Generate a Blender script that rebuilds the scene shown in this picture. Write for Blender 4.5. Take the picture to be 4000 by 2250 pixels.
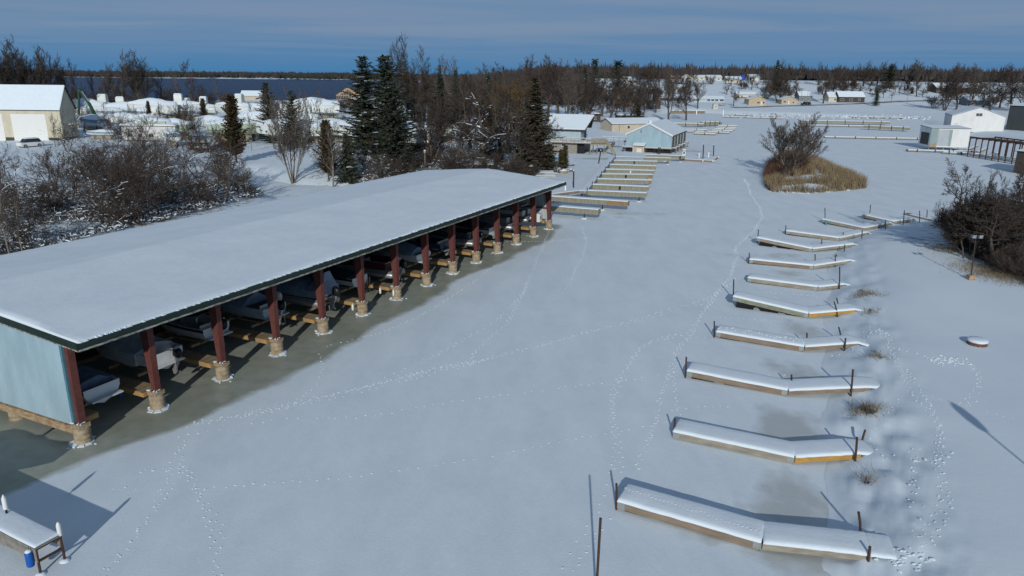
import bpy, math, random
import numpy as np
from mathutils import Vector, Matrix

sc = bpy.context.scene
for o in list(bpy.data.objects):
    bpy.data.objects.remove(o)
col = sc.collection
R = math.radians
random.seed(7)
rng = np.random.default_rng(7)

# ------------------------------------------------------------------ camera
CAM_H = 18.7                       # drone height above the ice, metres
FOC, PITCH, ROLL = 2826.0, R(16.356), 0.011   # focal length in pixels of a 4000 px wide frame
cam_d = bpy.data.cameras.new('camera')
cam = bpy.data.objects.new('camera', cam_d)
col.objects.link(cam)
cam_d.sensor_fit = 'HORIZONTAL'
cam_d.sensor_width = 36.0
cam_d.lens = 36.0 * FOC / 4000.0
cam_d.clip_start, cam_d.clip_end = 0.5, 20000.0
cam.matrix_world = Matrix.Translation((0, 0, CAM_H)) @ Matrix.Rotation(math.pi / 2 - PITCH, 4, 'X') @ Matrix.Rotation(ROLL, 4, 'Z')
sc.camera = cam

# ------------------------------------------------------------------ light
SUN_EL, SUN_AZ = R(21.5), R(4.0)   # shadows run away from the camera, a touch to the right
world = bpy.data.worlds.new('World')
sc.world = world
world.use_nodes = True
wn, wl = world.node_tree.nodes, world.node_tree.links
wn.clear()
w_out = wn.new('ShaderNodeOutputWorld')
w_bg = wn.new('ShaderNodeBackground')
w_sky = wn.new('ShaderNodeTexSky')
w_sky.sky_type = 'NISHITA'
w_sky.sun_disc = False
w_sky.sun_elevation = SUN_EL
w_sky.sun_rotation = math.pi + SUN_AZ
w_sky.altitude = 0
w_sky.air_density = 0.45
w_sky.dust_density = 0.0
w_sky.ozone_density = 6.0
w_bg.inputs['Strength'].default_value = 0.07
# thin high cloud drawn out in long streaks
w_tc = wn.new('ShaderNodeTexCoord')
w_sep = wn.new('ShaderNodeSeparateXYZ')
wl.new(w_tc.outputs['Generated'], w_sep.inputs[0])
w_mx = wn.new('ShaderNodeMath'); w_mx.operation = 'MAXIMUM'; w_mx.inputs[1].default_value = 0.02
wl.new(w_sep.outputs['Z'], w_mx.inputs[0])
w_div = wn.new('ShaderNodeVectorMath'); w_div.operation = 'DIVIDE'
w_cmb = wn.new('ShaderNodeCombineXYZ')
for k in range(3):
    wl.new(w_mx.outputs[0], w_cmb.inputs[k])
wl.new(w_tc.outputs['Generated'], w_div.inputs[0])
wl.new(w_cmb.outputs[0], w_div.inputs[1])
w_map = wn.new('ShaderNodeMapping')
w_map.inputs['Scale'].default_value = (0.16, 0.22, 0.0)
w_map.inputs['Rotation'].default_value = (0, 0, R(14))
w_map.inputs['Location'].default_value = (3.1, 0.4, 0)
wl.new(w_div.outputs[0], w_map.inputs[0])
w_no = wn.new('ShaderNodeTexNoise')
w_no.inputs['Scale'].default_value = 0.75
w_no.inputs['Detail'].default_value = 7
w_no.inputs['Roughness'].default_value = 0.55
w_no.inputs['Distortion'].default_value = 0.6
wl.new(w_map.outputs[0], w_no.inputs['Vector'])
w_cr = wn.new('ShaderNodeValToRGB')
w_cr.color_ramp.elements[0].position = 0.36
w_cr.color_ramp.elements[1].position = 0.62
wl.new(w_no.outputs['Fac'], w_cr.inputs[0])
w_fade = wn.new('ShaderNodeMapRange')          # streaks thin out towards the horizon
w_fade.inputs['From Min'].default_value = 0.004
w_fade.inputs['From Max'].default_value = 0.055
wl.new(w_sep.outputs['Z'], w_fade.inputs['Value'])
w_lift = wn.new('ShaderNodeMath'); w_lift.operation = 'MULTIPLY_ADD'; w_lift.inputs[1].default_value = 0.42; w_lift.inputs[2].default_value = 0.50
wl.new(w_cr.outputs['Color'], w_lift.inputs[0])
w_mul = wn.new('ShaderNodeMath'); w_mul.operation = 'MULTIPLY'
wl.new(w_lift.outputs[0], w_mul.inputs[0]); wl.new(w_fade.outputs[0], w_mul.inputs[1])
w_mul2 = wn.new('ShaderNodeMath'); w_mul2.operation = 'MULTIPLY'; w_mul2.inputs[1].default_value = 0.95
wl.new(w_mul.outputs[0], w_mul2.inputs[0])
w_mix = wn.new('ShaderNodeMix'); w_mix.data_type = 'RGBA'
w_mix.inputs[7].default_value = (2.95, 4.05, 5.75, 1)
wl.new(w_mul2.outputs[0], w_mix.inputs[0])
w_band = wn.new('ShaderNodeMapRange')          # clean cold air: the blue deepens again towards the horizon
w_band.inputs['From Min'].default_value = 0.09
w_band.inputs['From Max'].default_value = 0.40
w_band.inputs['To Min'].default_value = 1.0
w_band.inputs['To Max'].default_value = 0.0
wl.new(w_sep.outputs['Z'], w_band.inputs['Value'])
w_hz = wn.new('ShaderNodeMix'); w_hz.data_type = 'RGBA'
w_hz.inputs[7].default_value = (0.93, 2.93, 5.8, 1)
wl.new(w_band.outputs[0], w_hz.inputs[0])
wl.new(w_sky.outputs[0], w_hz.inputs[6])
wl.new(w_hz.outputs[2], w_mix.inputs[6])
wl.new(w_mix.outputs[2], w_bg.inputs['Color'])
wl.new(w_bg.outputs[0], w_out.inputs['Surface'])

sun_d = bpy.data.lights.new('sun', 'SUN')
sun_d.energy = 2.75
sun_d.angle = R(0.6)
sun_d.color = (1.0, 0.97, 0.92)
sun = bpy.data.objects.new('sun', sun_d)
col.objects.link(sun)
sun_dir = Vector((math.sin(SUN_AZ) * math.cos(SUN_EL), math.cos(SUN_AZ) * math.cos(SUN_EL), -math.sin(SUN_EL)))
sun.rotation_euler = sun_dir.to_track_quat('-Z', 'Y').to_euler()
sun.location = (0, -40, 60)

sc.view_settings.view_transform = 'Standard'
sc.view_settings.look = 'None'
sc.view_settings.exposure = 0.0
sc.view_settings.gamma = 1.0
sc.cycles.max_bounces = 5
sc.cycles.diffuse_bounces = 3
sc.cycles.glossy_bounces = 2
sc.cycles.transparent_max_bounces = 4
sc.cycles.caustics_reflective = False
sc.cycles.caustics_refractive = False

# ------------------------------------------------------------------ survey helpers
_cr, _sr, _cp, _sp = math.cos(ROLL), math.sin(ROLL), math.cos(PITCH), math.sin(PITCH)
def ray(px, py):
    x, y = px - 2000.0, py - 1125.0
    a, b = (x * _cr + y * _sr) / FOC, (-x * _sr + y * _cr) / FOC
    return np.array([a, _cp - b * _sp, -_sp - b * _cp])
def at(px, py, z=0.0):
    r = ray(px, py); t = (z - CAM_H) / r[2]
    return np.array([r[0] * t, r[1] * t, z])
def far(px, py, Y):
    r = ray(px, py); t = Y / r[1]
    return np.array([r[0] * t, Y, CAM_H + r[2] * t])
def height_at(px, py, Y):
    r = ray(px, py)
    return CAM_H + r[2] * Y / r[1]
def pix(x, y, z):
    z = z - CAM_H
    d, u = y * _cp - z * _sp, y * _sp + z * _cp
    a, b = FOC * x / d, -FOC * u / d
    return 2000 + a * _cr - b * _sr, 1125 + a * _sr + b * _cr

# ------------------------------------------------------------------ mesh builder
class MB:
    def __init__(self):
        self.v, self.f, self.m = [], [], []
    def add(self, vs, fs, mi=0):
        n = len(self.v)
        self.v.extend([tuple(map(float, p)) for p in vs])
        self.f.extend([tuple(i + n for i in f) for f in fs])
        self.m.extend([mi] * len(fs))
        return self
    def hexa(self, p, mi=0):          # 8 corners: bottom ring 0-3, top ring 4-7
        return self.add(p, [(3, 2, 1, 0), (4, 5, 6, 7), (0, 1, 5, 4), (1, 2, 6, 5), (2, 3, 7, 6), (3, 0, 4, 7)], mi)
    def box(self, x0, x1, y0, y1, z0, z1, mi=0):
        return self.hexa([(x0, y0, z0), (x1, y0, z0), (x1, y1, z0), (x0, y1, z0), (x0, y0, z1), (x1, y0, z1), (x1, y1, z1), (x0, y1, z1)], mi)
    def cbox(self, c, s, rz=0.0, mi=0):
        ca, sa = math.cos(rz), math.sin(rz)
        P = []
        for dz in (-.5, .5):
            for dx, dy in ((-.5, -.5), (.5, -.5), (.5, .5), (-.5, .5)):
                x, y = dx * s[0], dy * s[1]
                P.append((c[0] + x * ca - y * sa, c[1] + x * sa + y * ca, c[2] + dz * s[2]))
        return self.hexa(P, mi)
    def beam(self, a, b, w, h, mi=0, up=(0, 0, 1)):      # box along a->b
        a, b = Vector(a), Vector(b); d = (b - a).normalized()
        sde = d.cross(Vector(up))
        if sde.length < 1e-4: sde = d.cross(Vector((0, 1, 0)))
        sde.normalize(); t = sde.cross(d).normalized()
        sde *= w / 2; t *= h / 2
        P = [a - sde - t, b - sde - t, b + sde - t, a + sde - t, a - sde + t, b - sde + t, b + sde + t, a + sde + t]
        return self.hexa(P, mi)
    def tube(self, pts, rad, n=6, cap=True, mi=0):
        pts = [Vector(p) for p in pts]
        if not hasattr(rad, '__len__'): rad = [rad] * len(pts)
        base = len(self.v); vs = []
        ref = Vector((0.13, 0.31, 0.94))
        for i, p in enumerate(pts):
            d = (pts[min(i + 1, len(pts) - 1)] - pts[max(i - 1, 0)]).normalized()
            if abs(d.dot(ref)) > .95: rr = Vector((1, 0.1, 0))
            else: rr = ref
            s = d.cross(rr).normalized(); t = s.cross(d)
            for k in range(n):
                a = 2 * math.pi * k / n
                vs.append(tuple(p + (s * math.cos(a) + t * math.sin(a)) * rad[i]))
        fs = []
        for i in range(len(pts) - 1):
            for k in range(n):
                k2 = (k + 1) % n
                fs.append((i * n + k, i * n + k2, (i + 1) * n + k2, (i + 1) * n + k))
        if cap:
            fs.append(tuple(range(n))[::-1]); fs.append(tuple((len(pts) - 1) * n + k for k in range(n)))
        return self.add(vs, fs, mi)
    def lathe(self, prof, n=16, c=(0, 0), mi=0, wob=0.0):   # prof [(r,z)...]
        vs, fs = [], []
        for r, z in prof:
            for k in range(n):
                a = 2 * math.pi * k / n
                rr = r * (1 + wob * random.uniform(-1, 1))
                vs.append((c[0] + rr * math.cos(a), c[1] + rr * math.sin(a), z))
        for i in range(len(prof) - 1):
            for k in range(n):
                k2 = (k + 1) % n
                fs.append((i * n + k, i * n + k2, (i + 1) * n + k2, (i + 1) * n + k))
        fs.append(tuple(range(n))[::-1]); fs.append(tuple((len(prof) - 1) * n + k for k in range(n)))
        return self.add(vs, fs, mi)
    def prism(self, poly, ext, mi=0):      # polygon of 3-d points pushed along vector ext
        n = len(poly); e = np.array(ext, float)
        P = [np.array(p, float) for p in poly]
        vs = P + [p + e for p in P]
        fs = [tuple(range(n))[::-1], tuple(range(n, 2 * n))] + [(i, (i + 1) % n, n + (i + 1) % n, n + i) for i in range(n)]
        return self.add(vs, fs, mi)
    def loft(self, rings, close=False, cap=True, mi=0):     # rings of equal length
        n = len(rings[0]); vs = [p for r in rings for p in r]; fs = []
        for i in range(len(rings) - 1):
            for k in range(n if close else n - 1):
                k2 = (k + 1) % n
                fs.append((i * n + k, i * n + k2, (i + 1) * n + k2, (i + 1) * n + k))
        if cap:
            fs.append(tuple(range(n))[::-1]); fs.append(tuple((len(rings) - 1) * n + k for k in range(n)))
        return self.add(vs, fs, mi)
    def mesh(self, name, mats, smooth=False, auto=None):
        me = bpy.data.meshes.new(name)
        me.from_pydata(self.v, [], self.f)
        if not isinstance(mats, (list, tuple)): mats = [mats]
        for m in mats: me.materials.append(m)
        if len(mats) > 1: me.polygons.foreach_set('material_index', self.m)
        if smooth: me.polygons.foreach_set('use_smooth', [True] * len(me.polygons))
        me.update()
        if smooth and auto is not None:
            me.set_sharp_from_angle(angle=R(auto))
        return me
    def build(self, name, mats, parent=None, smooth=False, auto=None, loc=None, rz=0.0):
        return link(name, self.mesh(name, mats, smooth, auto), parent, loc, rz)

def link(name, data, parent=None, loc=None, rz=0.0):
    o = bpy.data.objects.new(name, data)
    col.objects.link(o)
    if parent is not None: o.parent = parent
    if loc is not None: o.location = [float(c) for c in loc]
    if rz: o.rotation_euler = (0, 0, rz)
    return o
def np_mesh(name, V, F, mat, smooth=False):
    """fast mesh from numpy: V (n,3), F (m,3 or 4)"""
    me = bpy.data.meshes.new(name)
    V = np.asarray(V, np.float32); F = np.asarray(F, np.int32)
    k = F.shape[1]
    me.vertices.add(len(V)); me.vertices.foreach_set('co', V.ravel())
    me.loops.add(F.size); me.loops.foreach_set('vertex_index', F.ravel())
    me.polygons.add(len(F)); me.polygons.foreach_set('loop_start', np.arange(0, F.size, k, dtype=np.int32))
    me.polygons.foreach_set('loop_total', np.full(len(F), k, np.int32))
    if smooth: me.polygons.foreach_set('use_smooth', np.ones(len(F), bool))
    for m in (mat if isinstance(mat, (list, tuple)) else [mat]): me.materials.append(m)
    me.update(calc_edges=True)
    return me
def tag(o, label=None, cat=None, group=None, kind=None):
    if label: o['label'] = label
    if cat: o['category'] = cat
    if group: o['group'] = group
    if kind: o['kind'] = kind
    return o
def thing(name, label, cat, loc=(0, 0, 0), rz=0.0, group=None):
    o = bpy.data.objects.new(name, None)
    o.empty_display_size = 0.3
    col.objects.link(o)
    o.location = [float(c) for c in loc]; o.rotation_euler = (0, 0, rz)
    return tag(o, label, cat, group)
def copy_tree(o, parent=None):
    c = o.copy(); col.objects.link(c); c.parent = parent
    for ch in o.children: copy_tree(ch, c)
    return c
ORD = ['first', 'second', 'third', 'fourth', 'fifth', 'sixth', 'seventh', 'eighth', 'ninth', 'tenth', 'eleventh', 'twelfth', 'thirteenth', 'fourteenth', 'fifteenth', 'sixteenth', 'seventeenth', 'eighteenth', 'nineteenth', 'twentieth', 'twenty-first', 'twenty-second', 'twenty-third', 'twenty-fourth', 'twenty-fifth', 'twenty-sixth', 'twenty-seventh', 'twenty-eighth', 'twenty-ninth', 'thirtieth']

# ------------------------------------------------------------------ materials
def mat(name, c, rough=0.8, var=0.0, scale=3.0, c2=None, bump=0.0, bscale=20.0, metal=0.0, stretch=None, spec=0.3, detail=5, lo=0.35, hi=0.65, coord='Object'):
    """principled with a noise blend between c and c2 (or a darker c)"""
    m = bpy.data.materials.new(name); m.use_nodes = True
    N, L = m.node_tree.nodes, m.node_tree.links
    b = N['Principled BSDF']
    b.inputs['Roughness'].default_value = rough
    b.inputs['Metallic'].default_value = metal
    b.inputs['Specular IOR Level'].default_value = spec
    c = tuple(c) + (1,)
    b.inputs['Base Color'].default_value = c
    m.diffuse_color = c
    src = None
    if var or c2 or bump:
        tc = N.new('ShaderNodeTexCoord'); mp = N.new('ShaderNodeMapping')
        L.new(tc.outputs[coord], mp.inputs[0])
        if stretch: mp.inputs['Scale'].default_value = stretch
        src = mp.outputs[0]
    if var or c2:
        n = N.new('ShaderNodeTexNoise'); n.inputs['Scale'].default_value = scale; n.inputs['Detail'].default_value = detail
        n.inputs['Roughness'].default_value = 0.6
        L.new(src, n.inputs['Vector'])
        r = N.new('ShaderNodeMapRange'); r.inputs['From Min'].default_value = lo; r.inputs['From Max'].default_value = hi
        L.new(n.outputs['Fac'], r.inputs['Value'])
        mx = N.new('ShaderNodeMix'); mx.data_type = 'RGBA'
        mx.inputs[6].default_value = c
        mx.inputs[7].default_value = tuple(c2) + (1,) if c2 else tuple(x * (1 - var) for x in c[:3]) + (1,)
        L.new(r.outputs[0], mx.inputs[0]); L.new(mx.outputs[2], b.inputs['Base Color'])
    if bump:
        n2 = N.new('ShaderNodeTexNoise'); n2.inputs['Scale'].default_value = bscale; n2.inputs['Detail'].default_value = 4
        L.new(src, n2.inputs['Vector'])
        bp = N.new('ShaderNodeBump'); bp.inputs['Strength'].default_value = bump; bp.inputs['Distance'].default_value = 0.05
        L.new(n2.outputs['Fac'], bp.inputs['Height']); L.new(bp.outputs[0], b.inputs['Normal'])
    return m
SNOWC = (0.70, 0.785, 0.83)
M = {}
M['snow'] = mat('snow', SNOWC, 0.85, c2=(0.66, 0.745, 0.80), scale=1.3, bump=0.25, bscale=5.0, spec=0.2)
M['snow_old'] = mat('snow_old', (0.66, 0.70, 0.73), 0.85, var=0.12, scale=2.0, bump=0.3, bscale=6, spec=0.2)
M['rust_red'] = mat('rust_red', (0.155, 0.052, 0.042), 0.75, c2=(0.10, 0.036, 0.032), scale=2.5, spec=0.2)
M['rust'] = mat('rust', (0.085, 0.045, 0.03), 0.85, c2=(0.05, 0.035, 0.028), scale=6, spec=0.2)
M['black_steel'] = mat('black_steel', (0.022, 0.022, 0.026), 0.6, c2=(0.05, 0.035, 0.03), scale=5)
M['dark_green'] = mat('dark_green', (0.018, 0.034, 0.026), 0.55, var=0.3, scale=3)
M['gutter'] = mat('gutter', (0.36, 0.37, 0.33), 0.7, c2=(0.10, 0.10, 0.085), scale=2.2, stretch=(1, 4, 4), lo=.42, hi=.6)
M['blue_steel'] = mat('blue_steel', (0.33, 0.46, 0.52), 0.6, c2=(0.27, 0.385, 0.44), scale=0.9, stretch=(1, 1, .35), spec=0.3)
M['pale_steel'] = mat('pale_steel', (0.42, 0.46, 0.48), 0.6, var=0.12, scale=1.0, stretch=(1, 1, .3))
M['white_steel'] = mat('white_steel', (0.74, 0.75, 0.74), 0.6, c2=(0.66, 0.66, 0.63), scale=0.5, stretch=(1, 1, .3))
M['grey_steel'] = mat('grey_steel', (0.25, 0.30, 0.32), 0.6, var=0.15, scale=0.8, stretch=(1, 1, .3))
M['concrete'] = mat('concrete', (0.42, 0.345, 0.24), 0.9, c2=(0.25, 0.19, 0.115), scale=3.0, bump=0.2, bscale=14)
M['beam_wood'] = mat('beam_wood', (0.40, 0.33, 0.22), 0.9, c2=(0.27, 0.16, 0.08), scale=2.0, stretch=(1, 1, 3))
M['new_wood'] = mat('new_wood', (0.42, 0.26, 0.10), 0.8, c2=(0.33, 0.20, 0.08), scale=4, stretch=(1, .3, 1))
M['old_wood'] = mat('old_wood', (0.34, 0.31, 0.25), 0.9, c2=(0.22, 0.19, 0.145), scale=2.2, stretch=(.4, 1, 2))
M['grey_wood'] = mat('grey_wood', (0.30, 0.285, 0.25), 0.9, c2=(0.18, 0.165, 0.14), scale=1.7, stretch=(1, 1, 1.5))
M['brown_board'] = mat('brown_board', (0.27, 0.21, 0.155), 0.9, c2=(0.19, 0.145, 0.105), scale=2.5, stretch=(.3, 1, 2), bump=.1)
M['yellow_board'] = mat('yellow_board', (0.47, 0.27, 0.065), 0.85, c2=(0.36, 0.20, 0.05), scale=3, stretch=(.3, 1, 2))
M['green_board'] = mat('green_board', (0.28, 0.29, 0.22), 0.9, c2=(0.16, 0.17, 0.10), scale=3, stretch=(.4, 1, 2))
M['skirt'] = mat('skirt', (0.33, 0.31, 0.235), 0.9, c2=(0.17, 0.165, 0.11), scale=1.6, stretch=(4, 4, .5), lo=.3, hi=.7)
M['skirt_brown'] = mat('skirt_brown', (0.34, 0.22, 0.11), 0.9, var=.35, scale=2, stretch=(4, 4, .5))
M['galv'] = mat('galv', (0.36, 0.38, 0.36), 0.5, var=0.2, metal=0.3)
M['white'] = mat('white', (0.75, 0.75, 0.72), 0.5, var=0.06)
M['offwhite'] = mat('offwhite', (0.62, 0.63, 0.60), 0.6, var=0.1)
M['black'] = mat('black', (0.012, 0.012, 0.014), 0.4, var=0.2)
M['dark_rubber'] = mat('dark_rubber', (0.02, 0.02, 0.02), 0.8, var=0.2)
M['blue_plastic'] = mat('blue_plastic', (0.012, 0.10, 0.42), 0.45, var=0.15)
M['teal'] = mat('teal', (0.05, 0.25, 0.28), 0.5, var=0.1)
M['glass_dark'] = mat('glass_dark', (0.03, 0.04, 0.05), 0.12, var=0.3, spec=0.6)
M['chrome'] = mat('chrome', (0.55, 0.56, 0.58), 0.25, metal=0.9, var=.1)
# ------------------------------------------------------------------ numpy noise
_perm = np.random.default_rng(3).random((256, 256))
def vnoise(x, y):
    xi, yi = np.floor(x).astype(int), np.floor(y).astype(int)
    fx, fy = x - xi, y - yi
    fx, fy = fx * fx * (3 - 2 * fx), fy * fy * (3 - 2 * fy)
    g = lambda a, b: _perm[a & 255, b & 255]
    return (g(xi, yi) * (1 - fx) + g(xi + 1, yi) * fx) * (1 - fy) + (g(xi, yi + 1) * (1 - fx) + g(xi + 1, yi + 1) * fx) * fy
def fbm(x, y, o=4):
    s, a = 0, .5
    for k in range(o):
        s = s + a * vnoise(x + 17.3 * k, y + 9.1 * k); x, y, a = x * 2.03, y * 2.03, a * .5
    return s
def sstep(a, b, x):
    t = np.clip((x - a) / (b - a), 0, 1); return t * t * (3 - 2 * t)
def sdist(px, py, poly):
    """signed distance, negative inside"""
    P = np.asarray(poly, float); n = len(P)
    d = np.full(px.shape, 1e18); ins = np.zeros(px.shape, bool)
    for i in range(n):
        a, b = P[i], P[(i + 1) % n]
        e = b - a; wx, wy = px - a[0], py - a[1]
        t = np.clip((wx * e[0] + wy * e[1]) / (e @ e), 0, 1)
        d = np.minimum(d, (wx - e[0] * t) ** 2 + (wy - e[1] * t) ** 2)
        c = ((a[1] > py) != (b[1] > py))
        with np.errstate(divide='ignore', invalid='ignore'):
            xc = a[0] + (py - a[1]) * e[0] / (e[1] if abs(e[1]) > 1e-9 else 1e-9)
        ins ^= c & (px < xc)
    d = np.sqrt(d)
    return np.where(ins, -d, d)

# ------------------------------------------------------------------ shed frame (used by the shore too)
SHED_O = np.array([-22.485, 33.828])
SHED_U = np.array([0.43084, 0.90243]); SHED_V = np.array([-0.90243, 0.43084])
BAY = 4.8364
SHED_A = math.atan2(SHED_U[1], SHED_U[0])
def shed_xy(s, v):
    p = SHED_O + SHED_U * s + SHED_V * v
    return p[0], p[1]

# ------------------------------------------------------------------ shore lines
_px = [(3300, 2300), (3205, 2220), (3235, 2010), (3215, 1850), (3250, 1720), (3190, 1660), (3240, 1540), (3205, 1430), (3230, 1330), (3205, 1220),
       (3250, 1120), (3225, 1060), (3245, 1000), (3300, 938), (3400, 902), (3490, 882), (3560, 872), (3660, 856), (3760, 800), (3900, 740), (4150, 700),
       (4300, 680), (4300, 618), (4080, 592), (3960, 560), (3800, 528), (3700, 508), (3640, 492), (3600, 475), (3500, 464), (3400, 461), (3250, 457), (3100, 453), (2950, 450), (2830, 446),
       (2750, 441), (2640, 440), (2585, 446), (2600, 458), (2560, 480), (2480, 520), (2440, 545), (2400, 560), (2340, 580), (2290, 592), (2150, 594), (2110, 605),
       (2140, 635), (2215, 655), (2200, 676), (2100, 690), (2000, 690), (1900, 694), (1800, 705), (1700, 715), (1500, 722), (1320, 728), (1150, 722),
       (1060, 704), (985, 678), (955, 690), (1010, 735), (1040, 760)]
BASIN = [tuple(at(12.0 + 0, 0)[:0]) for _ in ()] + [(9.0, -30.0), (13.0, 10.0)] + [tuple(at(a, b)[:2]) for a, b in _px]
BASIN += [shed_xy(s, 23 + 1.5 * math.sin(s * .35)) for s in (52, 44, 36, 28, 20, 12, 4, -6)] + [(-75, 40), (-90, -30)]
LAKE = [tuple(at(a, b)[:2]) for a, b in ((-700, 395), (-200, 392), (0, 398), (300, 388), (520, 396), (700, 402), (1000, 404), (1200, 398), (1300, 394), (1385, 384))]
LAKE += [(-120, 700), (-150, 1200), (-300, 2350), (-700, 2420), (-1200, 2300), (-1800, 2380), (-2600, 2300), (-4200, 2500), (-4200, 700)]
_hy = np.array([0, 380, 405, 468, 503, 560, 608, 640, 720, 1200, 2400, 6000.])
_hz = np.array([0, 0, .3, 2.6, 5.2, 10.8, 15.3, 15.6, 15.8, 16.8, 20, 24.])
ISLAND = [tuple(at(a, b)[:2]) for a, b in ((2985, 690), (2988, 730), (3010, 750), (3150, 757), (3300, 746), (3385, 736), (3378, 716), (3300, 682), (3220, 646), (3140, 616), (3060, 614), (3000, 650))]
def terr(x, y):
    x, y = np.asarray(x, float), np.asarray(y, float)
    d1 = sdist(x, y, BASIN); d2 = sdist(x, y, LAKE)
    d = np.minimum(d1, d2)
    w = 2.7 + 0.4 * np.sin(x * .35 + y * .2)
    bank = np.where(d > 0, 1.35 * (1 - np.exp(-(np.maximum(d, 0) / (w + .6)) ** 1.5)), np.maximum(d * .5, -1.2))
    q = x / np.maximum(y, 1.0)
    right = sstep(-.10, .06, q)
    hill = np.interp(y, _hy, _hz) * right
    ys = np.clip((y - 150) / 250, 0, 1) * 1.8 * sstep(-.2, -.05, q) * (1 - right)
    farl = sstep(0, 500, y - 2300) * 10 * (1 - right)
    land = sstep(0.3, 6, d)
    und = (fbm(x * .05 + 3, y * .05) - .5) * .8 * sstep(3, 18, d)
    near_b = sstep(0.2, 1.2, d) * (1 - sstep(2.5, 6, d)) * (np.hypot(x, y) < 95)
    lump = (fbm(x * 1.4, y * .8, 4) - .45) * .62 * near_b
    di = -sdist(x, y, ISLAND)
    isl = np.where(di > -3, .9 * sstep(-.4, 3.5, di) + .9 * sstep(3, 10, di), 0)
    bank = np.where(di > -.4, np.maximum(bank, isl), bank)
    return bank + (hill + ys + farl) * land + und + lump
def tz(x, y):
    return float(terr(np.array([x]), np.array([y]))[0])
_T = np.concatenate([np.arange(20, 130, .5), np.geomspace(130, 3200, 900)])
def hit(px, py):
    """where the line of sight through a photo point meets the ground"""
    r = ray(px, py)
    X, Y, Z = r[0] * _T, r[1] * _T, CAM_H + r[2] * _T
    g = np.maximum(terr(X, Y), 0.0)
    k = np.argmax(Z < g)
    if not (Z < g).any(): k = len(_T) - 1
    k = max(k, 1)
    f0, f1 = Z[k - 1] - g[k - 1], Z[k] - g[k]
    t = _T[k - 1] + (_T[k] - _T[k - 1]) * (f0 / (f0 - f1) if f0 != f1 else 0)
    return np.array([r[0] * t, r[1] * t, CAM_H + r[2] * t])

# ------------------------------------------------------------------ ground and ice sheets (fans of quads, finer close by)
def fan(a0, a1, na, r0, r1, nr):
    A = np.radians(np.linspace(a0, a1, na)); Rr = np.geomspace(r0, r1, nr)
    X = np.outer(Rr, np.sin(A)); Y = np.outer(Rr, np.cos(A))
    i = np.arange(nr - 1)[:, None] * na + np.arange(na - 1)[None, :]
    F = np.stack([i, i + 1, i + na + 1, i + na], -1).reshape(-1, 4)
    return X, Y, F
def fattr(me, name, vals):
    a = me.attributes.new(name, 'FLOAT', 'POINT'); a.data.foreach_set('value', np.asarray(vals, np.float32).ravel())

def snow_mat(name):
    """snow that gives way to something else where attribute 'bare' rises"""
    m = bpy.data.materials.new(name); m.use_nodes = True
    N, L = m.node_tree.nodes, m.node_tree.links
    return m, N, L, N['Principled BSDF']
def _noise(N, L, vec, scale, detail=5, rough=.55):
    n = N.new('ShaderNodeTexNoise'); n.inputs['Scale'].default_value = scale; n.inputs['Detail'].default_value = detail
    n.inputs['Roughness'].default_value = rough
    L.new(vec, n.inputs['Vector']); return n.outputs['Fac']
def _ramp(N, L, v, a, b):
    r = N.new('ShaderNodeMapRange'); r.inputs['From Min'].default_value = a; r.inputs['From Max'].default_value = b
    L.new(v, r.inputs['Value']); return r.outputs[0]
def _math(N, L, op, a, b):
    n = N.new('ShaderNodeMath'); n.operation = op
    for i, q in enumerate((a, b)):
        if isinstance(q, (int, float)): n.inputs[i].default_value = q
        else: L.new(q, n.inputs[i])
    return n.outputs[0]
def _mix(N, L, f, a, b):
    n = N.new('ShaderNodeMix'); n.data_type = 'RGBA'
    for i, q in ((0, f), (6, a), (7, b)):
        if isinstance(q, tuple): n.inputs[i].default_value = q + (1,)
        elif isinstance(q, (int, float)): n.inputs[i].default_value = q
        else: L.new(q, n.inputs[i])
    return n.outputs[2]

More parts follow.
